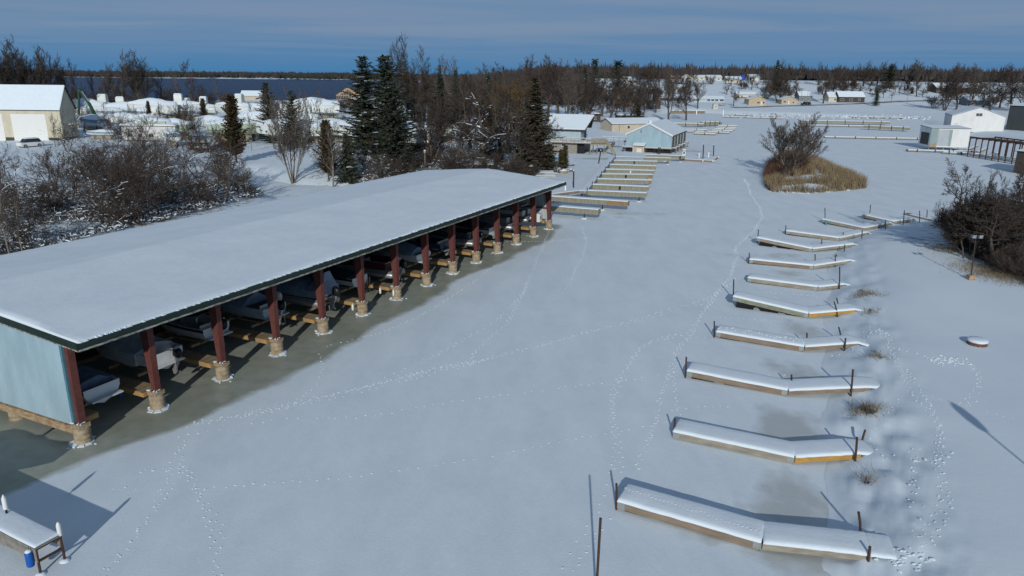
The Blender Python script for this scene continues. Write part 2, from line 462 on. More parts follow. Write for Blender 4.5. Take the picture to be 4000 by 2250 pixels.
def make_ice_mat():
    m, N, L, b = snow_mat('snow_on_ice')
    geo = N.new('ShaderNodeNewGeometry'); P = geo.outputs['Position']
    at_ = N.new('ShaderNodeAttribute'); at_.attribute_name = 'bare'
    n1 = _noise(N, L, P, 1.1, 7)
    n2 = _noise(N, L, P, .22, 5)
    k = _math(N, L, 'ADD', at_.outputs['Fac'], _math(N, L, 'MULTIPLY', _math(N, L, 'SUBTRACT', n1, .5), .55))
    k = _ramp(N, L, k, .30, .78)
    mp = N.new('ShaderNodeMapping'); mp.inputs['Rotation'].default_value = (0, 0, R(20)); mp.inputs['Scale'].default_value = (.16, .05, .1)
    L.new(P, mp.inputs[0])
    n3 = _noise(N, L, mp.outputs[0], 3.0, 6, .6)
    sn = _mix(N, L, _ramp(N, L, n3, .32, .68), (0.71, 0.795, 0.838), (0.635, 0.722, 0.775))
    sn = _mix(N, L, _math(N, L, 'MULTIPLY', _ramp(N, L, n2, .50, .72), .30), sn, (0.55, 0.635, 0.68))
    ic = _mix(N, L, _ramp(N, L, n1, .3, .7), (0.27, 0.30, 0.25), (0.37, 0.395, 0.35))
    ic = _mix(N, L, _math(N, L, 'MULTIPLY', _ramp(N, L, n2, .4, .65), .5), ic, (0.23, 0.25, 0.18))
    soft = N.new('ShaderNodeAttribute'); soft.attribute_name = 'slush'
    ic = _mix(N, L, soft.outputs['Fac'], ic, (0.50, 0.54, 0.54))
    L.new(_mix(N, L, k, sn, ic), b.inputs['Base Color'])
    rg = N.new('ShaderNodeMapRange'); rg.inputs['To Min'].default_value = .85; rg.inputs['To Max'].default_value = .42
    L.new(k, rg.inputs['Value']); L.new(rg.outputs[0], b.inputs['Roughness'])
    b.inputs['Specular IOR Level'].default_value = .25
    mp2 = N.new('ShaderNodeMapping'); mp2.inputs['Rotation'].default_value = (0, 0, R(-12)); mp2.inputs['Scale'].default_value = (1.0, .38, 1)
    L.new(P, mp2.inputs[0])
    hb = _math(N, L, 'ADD', _noise(N, L, mp2.outputs[0], 1.6, 6, .6), _math(N, L, 'MULTIPLY', _noise(N, L, P, 9.0, 3), .25))
    hb = _math(N, L, 'ADD', hb, _math(N, L, 'MULTIPLY', k, -.35))
    bp = N.new('ShaderNodeBump'); bp.inputs['Strength'].default_value = .34; bp.inputs['Distance'].default_value = .08
    L.new(hb, bp.inputs['Height']); L.new(bp.outputs[0], b.inputs['Normal'])
    return m
def make_ground_mat():
    m, N, L, b = snow_mat('snow_on_ground')
    geo = N.new('ShaderNodeNewGeometry'); P = geo.outputs['Position']
    at_ = N.new('ShaderNodeAttribute'); at_.attribute_name = 'litter'
    n1 = _noise(N, L, P, .9, 7, .65); n2 = _noise(N, L, P, 4.0, 5, .6); n3 = _noise(N, L, P, .12, 5)
    sn = _mix(N, L, _ramp(N, L, n3, .35, .7), SNOWC, (0.64, 0.725, 0.78))
    k = _math(N, L, 'ADD', at_.outputs['Fac'], _math(N, L, 'MULTIPLY', _math(N, L, 'SUBTRACT', n1, .5), 1.3))
    k = _math(N, L, 'MULTIPLY', _ramp(N, L, k, .42, .62), _ramp(N, L, at_.outputs['Fac'], .02, .2))
    lit = _mix(N, L, _ramp(N, L, n2, .35, .65), (0.085, 0.065, 0.045), (0.16, 0.125, 0.085))
    L.new(_mix(N, L, k, sn, lit), b.inputs['Base Color'])
    b.inputs['Roughness'].default_value = .88; b.inputs['Specular IOR Level'].default_value = .2
    hb = _math(N, L, 'ADD', _noise(N, L, P, 1.2, 6, .6), _math(N, L, 'MULTIPLY', _noise(N, L, P, 6.0, 4), .35))
    bp = N.new('ShaderNodeBump'); bp.inputs['Strength'].default_value = .3; bp.inputs['Distance'].default_value = .04
    L.new(hb, bp.inputs['Height']); L.new(bp.outputs[0], b.inputs['Normal'])
    return m

X, Y, F = fan(-62, 62, 470, 11, 6000, 470)
Z = terr(X, Y)
# leaf litter and dead grass where the thickets and woods stand
WOODS = []     # (x, y, rx, ry, amount) filled from the photograph's dark ground
def wood_px(px, py, rx, ry, a):
    p = hit(px, py); WOODS.append((p[0], p[1], rx, ry, a))
for a_ in ((150, 800, 26, 22, .55), (500, 830, 24, 18, .55), (300, 980, 26, 14, .6), (800, 790, 14, 14, .5), (100, 620, 30, 16, .35), (560, 660, 16, 12, .3),
           (1400, 680, 18, 16, .55), (1650, 640, 20, 20, .55), (1850, 600, 22, 22, .5), (1250, 620, 12, 14, .4), (1950, 500, 26, 34, .45),
           (2250, 460, 30, 40, .4), (1700, 450, 40, 60, .45), (3900, 960, 12, 14, .75), (3960, 860, 14, 12, .7), (3800, 880, 8, 8, .5),
           (3900, 420, 60, 40, .3), (400, 430, 90, 40, .5), (1050, 420, 50, 30, .5)):
    wood_px(*a_)
lit = np.zeros_like(X)
for x0, y0, rx, ry, a in WOODS:
    lit = np.maximum(lit, a * np.clip(1.25 - np.hypot((X - x0) / rx, (Y - y0) / ry), 0, 1))
wobx = (fbm(X * .12, Y * .12) - .5) * .5
lit = np.clip(lit + np.where(lit > 0.05, wobx, 0), 0, 1)
me = np_mesh('ground', np.stack([X, Y, Z], -1).reshape(-1, 3), F[:, ::-1], make_ground_mat(), smooth=True)
fattr(me, 'litter', lit)
ground = link('ground', me)
tag(ground, kind='structure')

X, Y, F = fan(-62, 62, 400, 9, 560, 400)
ps, pv = (X - SHED_O[0]) * SHED_U[0] + (Y - SHED_O[1]) * SHED_U[1], (X - SHED_O[0]) * SHED_V[0] + (Y - SHED_O[1]) * SHED_V[1]
wob = (fbm(ps * .22, pv * .3 + 5) - .47) * 5.0
edge = -2.6 - .6 * np.sin(ps * .13) + np.where(ps < 8, (8 - ps) * .05, 0) + np.where(ps > 45, (ps - 45) * .10, 0)
bare = sstep(-1.1, .9, pv - edge + wob * .5) * sstep(-15, -11, ps + wob) * (1 - sstep(64, 68, ps + wob * .5)) * (1 - sstep(19, 22, pv))
bare = np.maximum(bare - 0.0, 0)
slush = np.zeros_like(X)
# grey-green wet ice between the ramps of the docks along the right bank
for a_, b_, r1, r2, am in ((3130, 1985, 2.4, 3.4, .95), (3100, 1690, 2.3, 3.2, .9), (3110, 1450, 2.1, 2.8, .75), (3130, 1290, 2.0, 2.4, .7), (3110, 1210, 1.4, 2.0, .5), (3060, 1065, 2.2, 2.0, .55),
                           (3060, 1000, 2.2, 2.0, .55), (3170, 945, 2.5, 1.8, .5), (3120, 2200, 2.2, 1.4, .8), (2800, 2090, 2.2, .8, .5), (2500, 835, 6, 1.5, .6), (2440, 850, 5, 1.2, .5),
                           (2340, 620, 7, 3, .8), (2680, 590, 9, 4, .7), (2860, 640, 3, 2, .4), (2880, 1000, 5, 2, .35)):
    p = at(a_, b_)
    q = np.clip(1.45 - np.hypot((X - p[0]) / r1, (Y - p[1]) / r2), 0, 1) * am * 1.15
    q = np.where(q > 0, q * .8 + (fbm(X * .8, Y * .5) - .5) * .9 * np.minimum(q * 3, 1), 0)
    slush = np.where(q > bare, .9, slush)
    bare = np.maximum(bare, np.clip(q, 0, 1))
me = np_mesh('ice', np.stack([X, Y, np.zeros_like(X)], -1).reshape(-1, 3), F[:, ::-1], make_ice_mat(), smooth=True)
fattr(me, 'bare', np.clip(bare, 0, 1)); fattr(me, 'slush', slush)
ice = link('ice', me); tag(ice, kind='structure')

# open lake beyond the yard
m = bpy.data.materials.new('lake_water'); m.use_nodes = True
N, L = m.node_tree.nodes, m.node_tree.links; b = N['Principled BSDF']
b.inputs['Base Color'].default_value = (0.004, 0.021, 0.072, 1); b.inputs['Roughness'].default_value = .3; b.inputs['Specular IOR Level'].default_value = .04
geo = N.new('ShaderNodeNewGeometry'); mp = N.new('ShaderNodeMapping'); mp.inputs['Scale'].default_value = (.12, .3, 1); L.new(geo.outputs['Position'], mp.inputs[0])
bp = N.new('ShaderNodeBump'); bp.inputs['Strength'].default_value = 1.0; bp.inputs['Distance'].default_value = 1.6
L.new(_noise(N, L, mp.outputs[0], 1.0, 6, .65), bp.inputs['Height']); L.new(bp.outputs[0], b.inputs['Normal'])
mb = MB(); mb.add([(x, y, -.15) for x, y in LAKE], [tuple(range(len(LAKE)))])
lake = mb.build('lake_water', m); tag(lake, kind='structure')
# ------------------------------------------------------------------ the long open boat shed
ZF, ZR, ZB = 5.97, 6.86, 6.02          # roof deck height at front eave, ridge, back eave
VF, VR, VB = -1.68, 9.3, 19.3
S0, S1 = -0.25, 64.05
def roof_z(v):
    return ZF + (ZR - ZF) * (v - VF) / (VR - VF) if v < VR else ZR + (ZB - ZR) * (v - VR) / (VB - VR)
shed = thing('boat_shed', 'long open-fronted boat shed with snowy low roof and rust red posts on concrete piles', 'boat shed', (SHED_O[0], SHED_O[1], 0), SHED_A)
mb = MB()
for va, vb in ((VF, VR), (VR, VB)):
    za, zb = roof_z(va), roof_z(vb)
    mb.hexa([(S0, va, za - .14), (S1, va, za - .14), (S1, vb, zb - .14), (S0, vb, zb - .14), (S0, va, za), (S1, va, za), (S1, vb, zb), (S0, vb, zb)])
roof_o = mb.build('roof', M['dark_green'], shed)
# snow blanket: a soft sheet with its own slight waves and a thin rounded edge
def snow_blanket(name, x0, x1, nx, vs, zf, th, parent, wave=.02, m=None, edge=.10):
    xs = np.concatenate([[x0, x0 + edge * .4, x0 + edge], np.linspace(x0 + edge, x1 - edge, nx)[1:-1], [x1 - edge, x1 - edge * .4, x1]])
    ys = np.array(vs, float); ys = np.concatenate([[ys[0], ys[0] + edge * .4, ys[0] + edge], ys[1:-1], [ys[-1] - edge, ys[-1] - edge * .4, ys[-1]]])
    V = []
    for j, y in enumerate(ys):
        for i, x in enumerate(xs):
            e = min(i, len(xs) - 1 - i, j, len(ys) - 1 - j)
            t = th * (0.0, .72, 1.0)[min(e, 2)]
            if e >= 2: t += (fbm(np.array(x * .25 + 40), np.array(y * .5), 3) - .45) * wave * 2
            elif e == 1: t += random.uniform(-.25, .2) * th
            V.append((x, y, zf(y) + t + .004))
    nxv = len(xs); F_ = []
    for j in range(len(ys) - 1):
        for i in range(nxv - 1):
            a = j * nxv + i; F_.append((a, a + 1, a + nxv + 1, a + nxv))
    return link(name, np_mesh(name, V, F_, m or M['snow'], smooth=True), parent)
vs = list(np.linspace(VF + .03, VR - .5, 16)) + [VR - .25, VR, VR + .25] + list(np.linspace(VR + .5, VB - .03, 14))
snow_blanket('roof_snow', S0 + .03, S1 - .03, 150, vs, roof_z, .13, roof_o, wave=.085)
# little ragged lumps where the snow breaks off along the front eave
mb = MB(); s = S0 + .1
while s < S1 - .2:
    w = random.uniform(.06, .2); h = random.uniform(.02, .07)
    if random.random() < .55:
        mb.hexa([(s, VF - .03, ZF - .005), (s + w, VF - .03, ZF - .005), (s + w, VF + .12, ZF + .02), (s, VF + .12, ZF + .02), (s + .02, VF - .02, ZF + h), (s + w - .02, VF - .02, ZF + h), (s + w, VF + .12, ZF + .11), (s, VF + .12, ZF + .11)])
    s += w * random.uniform(1.0, 2.2)
tag(mb.build('snow_edge', M['snow'], roof_o), kind='stuff')
mb = MB()
mb.box(S0 - .02, S1 + .02, VF - .05, VF - .003, ZF - .32, ZF - .01)
for sx in (S0 - .05, S1 + .003):
    for va, vb in ((VF, VR), (VR, VB)):
        za, zb = roof_z(va), roof_z(vb)
        mb.hexa([(sx, va, za - .34), (sx + .047, va, za - .34), (sx + .047, vb, zb - .34), (sx, vb, zb - .34), (sx, va, za + .02), (sx + .047, va, za + .02), (sx + .047, vb, zb + .02), (sx, vb, zb + .02)])
mb.build('fascia', M['dark_green'], shed)
MB().box(S0, S1, VF - .12, VF - .055, ZF - .40, ZF - .31).build('gutter', M['gutter'], shed)
mb = MB()
for va, vb in ((VF, VR),):
    za, zb = roof_z(va), roof_z(vb)
    mb.hexa([(S0 - .04, va, za - .42), (S0 + .03, va, za - .42), (S0 + .03, vb, zb - .42), (S0 - .04, vb, zb - .42), (S0 - .04, va, za - .345), (S0 + .03, va, za - .345), (S0 + .03, vb, zb - .345), (S0 - .04, vb, zb - .345)])
mb.build('rake_trim', M['gutter'], shed)

def corrugated(x, v0, v1, z0, ztop, pitch, depth, flip=1):
    """ribbed sheet in the plane x, running along v"""
    n = int((v1 - v0) / pitch); V, F_ = [], []
    prof = ((0, 0), (.18, 1), (.42, 1), (.6, 0))
    for i in range(n):
        for t, d in prof:
            v = v0 + (i + t) * pitch
            V.append((x - flip * d * depth, v, z0)); V.append((x - flip * d * depth, v, ztop(v)))
    V.append((x, v1, z0)); V.append((x, v1, ztop(v1)))
    for i in range(len(V) // 2 - 1):
        F_.append((2 * i, 2 * i + 2, 2 * i + 3, 2 * i + 1))
    return V, F_
V, F_ = corrugated(.12, .28, 19.0, .98, lambda v: roof_z(v) - .2, .125, .03)
link('end_wall', np_mesh('end_wall', V, F_, M['blue_steel']), shed)
MB().box(.16, .20, .30, 19.0, .98, ZF - .3).build('wall_back', M['pale_steel'], shed)
# darker corner flashing, base beam and its rusty lip
MB().box(.02, .15, .14, .30, .94, ZF - .28).build('corner_trim', mat('corner_blue', (.09, .22, .27), .6, var=.2), shed)
MB().box(.02, .34, .1, 19.0, .52, .93).build('base_beam', M['beam_wood'], shed)
mb = MB(); v = .1
while v < 19:
    w = random.uniform(.15, .5)
    if random.random() < .7: mb.box(.0 - random.uniform(.0, .015), .1, v, v + w, .932, .955 + random.uniform(0, .03))
    v += w
tag(mb.build('rust_lip', mat('rust_orange', (.30, .12, .035), .9, c2=(.4, .3, .16), scale=3), shed), kind='stuff')
V, F_ = corrugated(62.95, .2, 19.0, 1.25, lambda v: roof_z(v) - .2, .2, .04)
link('far_wall', np_mesh('far_wall', V, F_, M['pale_steel']), shed)
mb = MB()
for z in (2.6, 4.4): mb.box(62.72, 62.9, .3, 18, z, z + .16)
mb.build('girt', M['rust_red'], shed)
MB().box(63.0, 63.12, -.1, .25, 1.2, ZF - .3).build('corner_post', M['pale_steel'], shed)
V, F_ = corrugated(0, 0, 62.8, .7, lambda v: ZB - .1, .25, .04)
V = [(p[1] + .1, 18.95 + p[0], p[2]) for p in V]
link('rear_wall', np_mesh('rear_wall', V, F_, M['grey_steel']), shed)

# posts, rafters, piles, finger docks
def pile_mesh(r, h):
    prof = [(r * 1.0, -.25)]
    z = 0.0
    while z < h - .28:
        prof += [(r * (1.0 + random.uniform(-.015, .02)), z + .01), (r * 1.035, z + .12), (r * .985, z + .24), (r * .94, z + .27)]
        z += .28
    prof += [(r, z + .02), (r * .99, h), (r * .8, h + .01)]
    mb_ = MB(); mb_.lathe(prof, 18, wob=.008)
    return mb_.mesh('pile', M['concrete'], smooth=True, auto=40)
pile_meshes = [pile_mesh(.415, .92) for _ in range(3)]
def ice_collar_mesh(seed):
    random.seed(seed); mb_ = MB()
    n = 9
    for i in range(n):
        a0, a1 = 2 * math.pi * i / n + .06, 2 * math.pi * (i + 1) / n - .05
        r0, r1 = .43, random.uniform(.50, .72); h = random.uniform(.02, .12)
        if random.random() < .12: continue
        p = [(r0 * math.cos(a0), r0 * math.sin(a0), -.02), (r1 * math.cos(a0), r1 * math.sin(a0), -.02), (r1 * math.cos(a1), r1 * math.sin(a1), -.02), (r0 * math.cos(a1), r0 * math.sin(a1), -.02)]
        t = [(x * .99, y * .99, h * (1.3 if k in (0, 3) else .75)) for k, (x, y, z) in enumerate(p)]
        mb_.hexa(p + t)
    for i in range(2):
        a = random.uniform(0, 6.28); r = random.uniform(.7, .85)
        mb_.cbox((r * math.cos(a), r * math.sin(a), .01), (.13, .08, .06), a)
    return mb_.mesh('ice_collar', M['snow'])
collar = [ice_collar_mesh(k + 50) for k in range(4)]
random.seed(11)
mb = MB()
mb.hexa([(-.13, -.16, 1.18), (.13, -.16, 1.18), (.13, .2, 1.18), (-.13, .2, 1.18), (-.13, -.16, 5.6), (.13, -.16, 5.6), (.13, .62, 5.6), (-.13, .62, 5.6)])
mb.hexa([(-.19, -.19, 1.18), (.19, -.19, 1.18), (.19, -.162, 1.18), (-.19, -.162, 1.18), (-.19, -.19, 5.55), (.19, -.19, 5.55), (.19, -.162, 5.55), (-.19, -.162, 5.55)])
mb.box(-.26, .26, -.3, .32, 1.155, 1.178)
post_me = mb.mesh('post', M['rust_red'])
mb = MB()
mb.hexa([(-.1, .6, 4.95), (.1, .6, 4.95), (.1, 9.2, 6.05), (-.1, 9.2, 6.05), (-.1, .6, 5.62), (.1, .6, 5.62), (.1, 9.2, 6.62), (-.1, 9.2, 6.62)])
mb.hexa([(-.1, 9.22, 6.05), (.1, 9.22, 6.05), (.1, 18.8, 5.2), (-.1, 18.8, 5.2), (-.1, 9.22, 6.62), (.1, 9.22, 6.62), (.1, 18.8, 5.76), (-.1, 18.8, 5.76)])
raf_me = mb.mesh('rafter', M['rust_red'])
mb = MB(); mb.box(-.31, .31, -.33, .36, .922, 1.15)
cap_me = mb.mesh('pile_cap', M['concrete'])
mb = MB()
for k in range(5):
    x, y = random.uniform(-.25, .25), random.uniform(-.28, .3)
    mb.cbox((x, y, 1.175), (random.uniform(.08, .24), random.uniform(.06, .2), .05), random.uniform(0, 3))
capsnow_me = mb.mesh('snow_patch', M['snow'])
mb = MB()
for x in (-.52, .44): mb.box(x, x + .08, .42, 8.0, .80, 1.06)
mb.box(-.44, .44, .42, .5, .80, 1.06)
fing_me = mb.mesh('finger_frame', M['new_wood'])
mb = MB(); mb.box(-.54, .54, -.068, .068, 1.064, 1.10)
plank_me = [mb.mesh('plank', m_) for m_ in (mat('plank_a', (.34, .25, .14), .9, var=.3, scale=3), mat('plank_b', (.27, .20, .12), .9, var=.3, scale=3), mat('plank_c', (.38, .29, .17), .9, var=.3, scale=3))]
mb = MB(); mb.box(-.54, .54, .46, 8.0, 1.064, 1.10)
deck_me = mb.mesh('deck', plank_me[0].materials[0])
# ladder hung on a finger
mb = MB()
for x in (-.2, .2):
    mb.tube([(x, 0, -.75), (x, 0, .62), (x, .12, .78), (x, .3, .74), (x, .32, .05)], .022, 6)
for z in (-.7, -.42, -.14): mb.beam((-.2, 0, z), (.2, 0, z), .05, .03)
ladder_me = mb.mesh('ladder', M['chrome'])
mb = MB()
mb.lathe([(.02, 0), (.075, .04), (.095, .1), (.095, .42), (.075, .5), (.03, .54), (.02, .62)], 10)
fender_white = mb.mesh('fender', M['white'], smooth=True, auto=50)
fender_blue = mb.mesh('fender', M['blue_plastic'], smooth=True, auto=50)
for k in range(14):
    s = k * BAY
    if k == 0: s = .28 - .0
    link('post', post_me, shed, (s, 0, 0))
    link('rafter', raf_me, shed, (s if k else .45, 0, 0))
    p = link('pile', pile_meshes[k % 3], shed, (s, .02, 0), random.uniform(0, 6))
    link('pile_cap', cap_me, shed, (s, 0, 0), random.uniform(-.05, .05))
    link('snow_patch', capsnow_me, shed, (s, 0, 0), 0)
    tag(link('ice_collar', collar[k % 4], shed, (s, .02, 0), random.uniform(0, 6)), kind='stuff')
    if k < 13 or True:
        fo = link('finger_dock', fing_me, shed, (s + (.0 if k else .75), 0, 0))
        if 1 <= k <= 6:
            y = .55; j = 0
            while y < 6.3:
                link('plank', plank_me[random.randrange(3)], fo, (random.uniform(-.015, .015), y, 0))
                y += .148; j += 1
            mb_ = MB(); mb_.box(-.54, .54, 6.32, 8.0, 1.064, 1.10); mb_.build('deck', plank_me[0].materials[0], fo)
        else:
            link('deck', deck_me, fo)
    if k:
        link('pile', pile_meshes[(k + 1) % 3], shed, (s, 9.0, 0), random.uniform(0, 6))
for v in (5.9, 12.0, 18.4):
    link('pile', pile_meshes[int(v) % 3], shed, (.45, v, -.12), 2 + v)
MB().box(.5, 62.6, 8.05, 9.9, .85, 1.10).build('walkway', plank_me[1].materials[0], shed)
mb = MB()
for s in np.arange(1.4, 62, 1.55): mb.box(s - .05, s + .05, .7, 18.7, 0, .12)
pur = MB()
for v in np.arange(VF + .3, VB, 1.5):
    z = roof_z(v) - .28
    pur.box(S0 + .1, S1 - .1, v - .05, v + .05, z, z + .13)
tag(pur.build('purlin', M['grey_steel'], shed), kind='stuff')

# ladders and fenders hung on the finger docks are separate things
for n_, k in enumerate((4, 5, 6, 8, 10)):
    o = link('dock_ladder', ladder_me, None, (*shed_xy(k * BAY - .56, 2.6 if k != 4 else 3.4), 1.1), SHED_A + math.pi / 2)
    tag(o, 'small metal ladder hung on the finger dock at the %s shed post' % ORD[k], 'ladder', 'ladders on the finger docks')
for k, v, dx, me_, lab in ((1, 2.3, -.62, fender_blue, 'blue fender hanging by the second shed post from the left'),
                           (5, .5, -.62, fender_white, 'white fender hung at the sixth shed post'), (6, 1.3, -.6, fender_white, 'white fender hung under the finger dock at the seventh shed post'),
                           (6, -.1, -.62, fender_white, 'white fender hung on the pile of the seventh shed post'), (9, .3, .62, fender_white, 'white fender hung at the tenth shed post')):
    tag(link('fender', me_, None, (*shed_xy(k * BAY + dx, v), .42), 0), lab, 'fender', 'fenders in the boat shed')

# ------------------------------------------------------------------ boats
M['hull_white'] = mat('hull_white', (.62, .64, .64), .35, var=.12, scale=2, spec=.5)
M['hull_blue'] = mat('hull_blue', (.35, .46, .52), .35, var=.15, scale=2, spec=.5)
M['hull_navy'] = mat('hull_navy', (.03, .05, .10), .3, var=.2, spec=.5)
M['alu'] = mat('alu', (.42, .43, .44), .4, metal=.6, var=.15)
M['tarp_slate'] = mat('tarp_slate', (.13, .17, .24), .8, c2=(.08, .11, .16), scale=2.2, bump=.6, bscale=3.5)
M['tarp_grey'] = mat('tarp_grey', (.46, .49, .50), .7, c2=(.32, .35, .37), scale=1.8, bump=.7, bscale=3)
M['tarp_blue'] = mat('tarp_blue', (.24, .31, .40), .75, c2=(.15, .20, .27), scale=2, bump=.6, bscale=3)
M['tarp_dark'] = mat('tarp_dark', (.05, .055, .065), .8, var=.4, bump=.5, bscale=4)
M['maroon'] = mat('maroon', (.10, .02, .022), .4, var=.2)
M['seat'] = mat('seat', (.50, .50, .47), .6, var=.15)
M['wrap'] = mat('wrap', (.66, .70, .67), .45, c2=(.57, .62, .58), scale=.8, bump=.3, bscale=2, spec=.4)
M['wrap_green'] = mat('wrap_green', (.42, .50, .38), .45, c2=(.34, .42, .31), scale=.8, bump=.3, bscale=2, spec=.4)

def hull_ring(t, L_, B, D, flare=.8):
    b_ = B / 2 * (1 - max(0, (t - .42) / .58) ** 2.3) * (.93 + .07 * min(1, t * 4)); b_ = max(b_, .03)
    zk = .0 + .55 * D * max(0, (t - .6) / .4) ** 2
    zc = .32 * D + .5 * D * max(0, (t - .5) / .5) ** 2
    zs = D * (1 + .22 * t * t)
    y = L_ * t + (.25 * max(0, (t - .8) / .2))
    return [(-b_, y + .0, zs), (-b_ * .985, y, zs * .55 + zc * .45), (-b_ * flare, y, zc), (0, y, zk), (b_ * flare, y, zc), (b_ * .985, y, zs * .55 + zc * .45), (b_, y, zs)]
def add_hull(root, L_, B, D, m_, stripe=None):
    st = (0, .12, .25, .4, .55, .7, .82, .92, 1.0)
    mb_ = MB(); mb_.loft([hull_ring(t, L_, B, D) for t in st])
    mb_.add([hull_ring(t, L_, B, D)[0] for t in st] + [hull_ring(t, L_, B, D)[6] for t in st], [])
    h_ = mb_.build('hull', m_, root, smooth=True, auto=35)
    if stripe:
        ms = MB()
        for sd in (0, 6):
            pts = [np.array(hull_ring(t, L_, B, D)[sd]) for t in st]
            sg = -1 if sd == 0 else 1
            for i in range(len(st) - 1):
                a, b2 = pts[i], pts[i + 1]
                ms.add([a + (sg * .02, 0, -.06), b2 + (sg * .02, 0, -.06), b2 + (sg * .012, 0, -.24), a + (sg * .012, 0, -.24)], [(0, 1, 2, 3)])
        ms.build('stripe', stripe, h_)
    return h_
def add_cover(root, L_, B, D, m_, rise=.55, drop=.12, y0=.1, y1=1.0, seed=0, peak=.45, name='cover', sig=.28):
    r_ = random.Random(seed); rings = []
    n = 15
    for i in range(n):
        t = y0 + (y1 - y0) * i / (n - 1)
        hr = hull_ring(min(t, 1), L_, B, D)
        b_, zs, y = hr[6][0] * 1.03 + .02, hr[6][2], hr[6][1]
        k = math.sin(math.pi * min(1, max(0.0, (t - y0) / max(.001, (1.02 - y0))))) ** .5
        pk = rise * (.35 + .65 * math.exp(-((t - peak) / sig) ** 2)) * (k if t > peak else max(k, .75))
        w = lambda a: r_.uniform(-a, a)
        ring = [(-b_, y, zs - drop + w(.04)), (-b_ * .99, y, zs + .03), (-b_ * .62, y + w(.04), zs + pk * .55 + w(.07)), (-b_ * .25, y + w(.04), zs + pk * .93 + w(.06)), (0, y, zs + pk + w(.05)),
                (b_ * .25, y + w(.04), zs + pk * .93 + w(.06)), (b_ * .62, y + w(.04), zs + pk * .55 + w(.07)), (b_ * .99, y, zs + .03), (b_, y, zs - drop + w(.04))]
        rings.append(ring)
    mb_ = MB(); mb_.loft(rings)
    return mb_.build(name, m_, root, smooth=True, auto=60)
def add_outboard(root, x, y, z, cm, tilt=.25, s=1.0, name='outboard_motor'):
    mb_ = MB()
    ca, sa = math.cos(tilt), math.sin(tilt)
    def T(p): return (x + p[0] * s, y + (p[1] * ca - p[2] * sa) * s, z + (p[1] * sa + p[2] * ca) * s)
    prof = ((-.05, .13, .19, 0), (.02, .19, .29, 0), (.22, .21, .33, 0), (.42, .19, .30, .02), (.52, .13, .22, .04), (.56, .05, .1, .05))
    rings = []
    for zz, hx, hy, oy in prof:
        rings.append([T((hx * math.cos(a) * (1.15 if abs(math.cos(a)) < .9 else 1), -.25 + oy + hy * math.sin(a), .35 + zz)) for a in [2 * math.pi * i / 10 for i in range(10)]])
    mb_.loft(rings, close=True)
    ob = mb_.build(name, cm, root, smooth=True, auto=50)
    m2 = MB()
    m2.loft([[T((a * .09, -.25 + b_ * .15, zz)) for a, b_ in ((-1, -1), (1, -1), (1, 1), (-1, 1))] for zz in (.32, -.25)], close=True)
    m2.loft([[T((a * .05, -.25 + b_ * bb, zz)) for a, b_ in ((-1, -1), (1, -1), (1, 1), (-1, 1))] for zz, bb in ((-.25, .13), (-.62, .12), (-.66, .2), (-.7, .2), (-.95, .07))], close=True)
    m2.build('lower_unit', M['alu'] if cm is M['black'] else cm, ob)
    m3 = MB()
    for a in (0, 2.09, 4.18):
        c_ = (math.cos(a), math.sin(a))
        m3.add([T((c_[0] * .02, -.52, -.72 + c_[1] * .02)), T((c_[0] * .17 - c_[1] * .06, -.49, -.72 + c_[1] * .17 + c_[0] * .06)), T((c_[0] * .17 + c_[1] * .06, -.55, -.72 + c_[1] * .17 - c_[0] * .06))], [(0, 1, 2)])
    m3.lathe([(.05, 0), (.05, .01)], 6, (x, y))
    m3.build('propeller', M['chrome'], ob)
    return ob
def add_cockpit(root, L_, B, D):
    mb_ = MB()
    b_ = B / 2 * .86
    mb_.box(-b_, b_, .35, L_ * .5, D * .45, D * .5)
    dk = mb_.build('cockpit_floor', M['seat'], root)
    m2 = MB()
    m2.hexa([(-b_, .35, D * .5), (b_, .35, D * .5), (b_, .8, D * .5), (-b_, .8, D * .5), (-b_, .45, D * .86), (b_, .45, D * .86), (b_, .75, D * .84), (-b_, .75, D * .84)])
    m2.hexa([(-b_, .32, D * .86), (b_, .32, D * .86), (b_, .48, D * .86), (-b_, .48, D * .86), (-b_, .30, D * 1.2), (b_, .30, D * 1.2), (b_, .42, D * 1.2), (-b_, .42, D * 1.2)])
    m2.build('stern_seat', M['seat'], root)
    # foredeck with windscreen
    m3 = MB(); st = (.5, .6, .7, .82, .92, 1.0)
    m3.loft([[hull_ring(t, L_, B, D)[0], (0, hull_ring(t, L_, B, D)[0][1], hull_ring(t, L_, B, D)[0][2] + .10), hull_ring(t, L_, B, D)[6]] for t in st], cap=False)
    m3.build('foredeck', M['hull_white'], root, smooth=True)
    m4 = MB(); y = L_ * .5
    for x0, x1, ya, yb in ((-b_, 0, y - .5, y + .2), (0, b_, y + .2, y - .5)):
        m4.hexa([(x0, ya, D * 1.02), (x1, yb, D * 1.02), (x1, yb + .03, D * 1.02), (x0, ya + .03, D * 1.02), (x0, ya - .2, D * 1.42), (x1, yb - .25, D * 1.42), (x1, yb - .22, D * 1.42), (x0, ya - .17, D * 1.42)])
    m4.build('windscreen', M['glass_dark'], root)
def add_platform(root, B, D, m_):
    mb_ = MB(); mb_.box(-B * .4, B * .4, -.42, .02, D * .34, D * .42); mb_.build('swim_platform', m_, root)
def add_rail(root, B, D, y):
    mb_ = MB(); b_ = B * .33
    mb_.tube([(-b_, y, D), (-b_ * .95, y, D + .55), (-b_ * .6, y, D + .72), (b_ * .6, y, D + .72), (b_ * .95, y, D + .55), (b_, y, D)], .022, 6)
    mb_.build('tow_rail', M['chrome'], root)
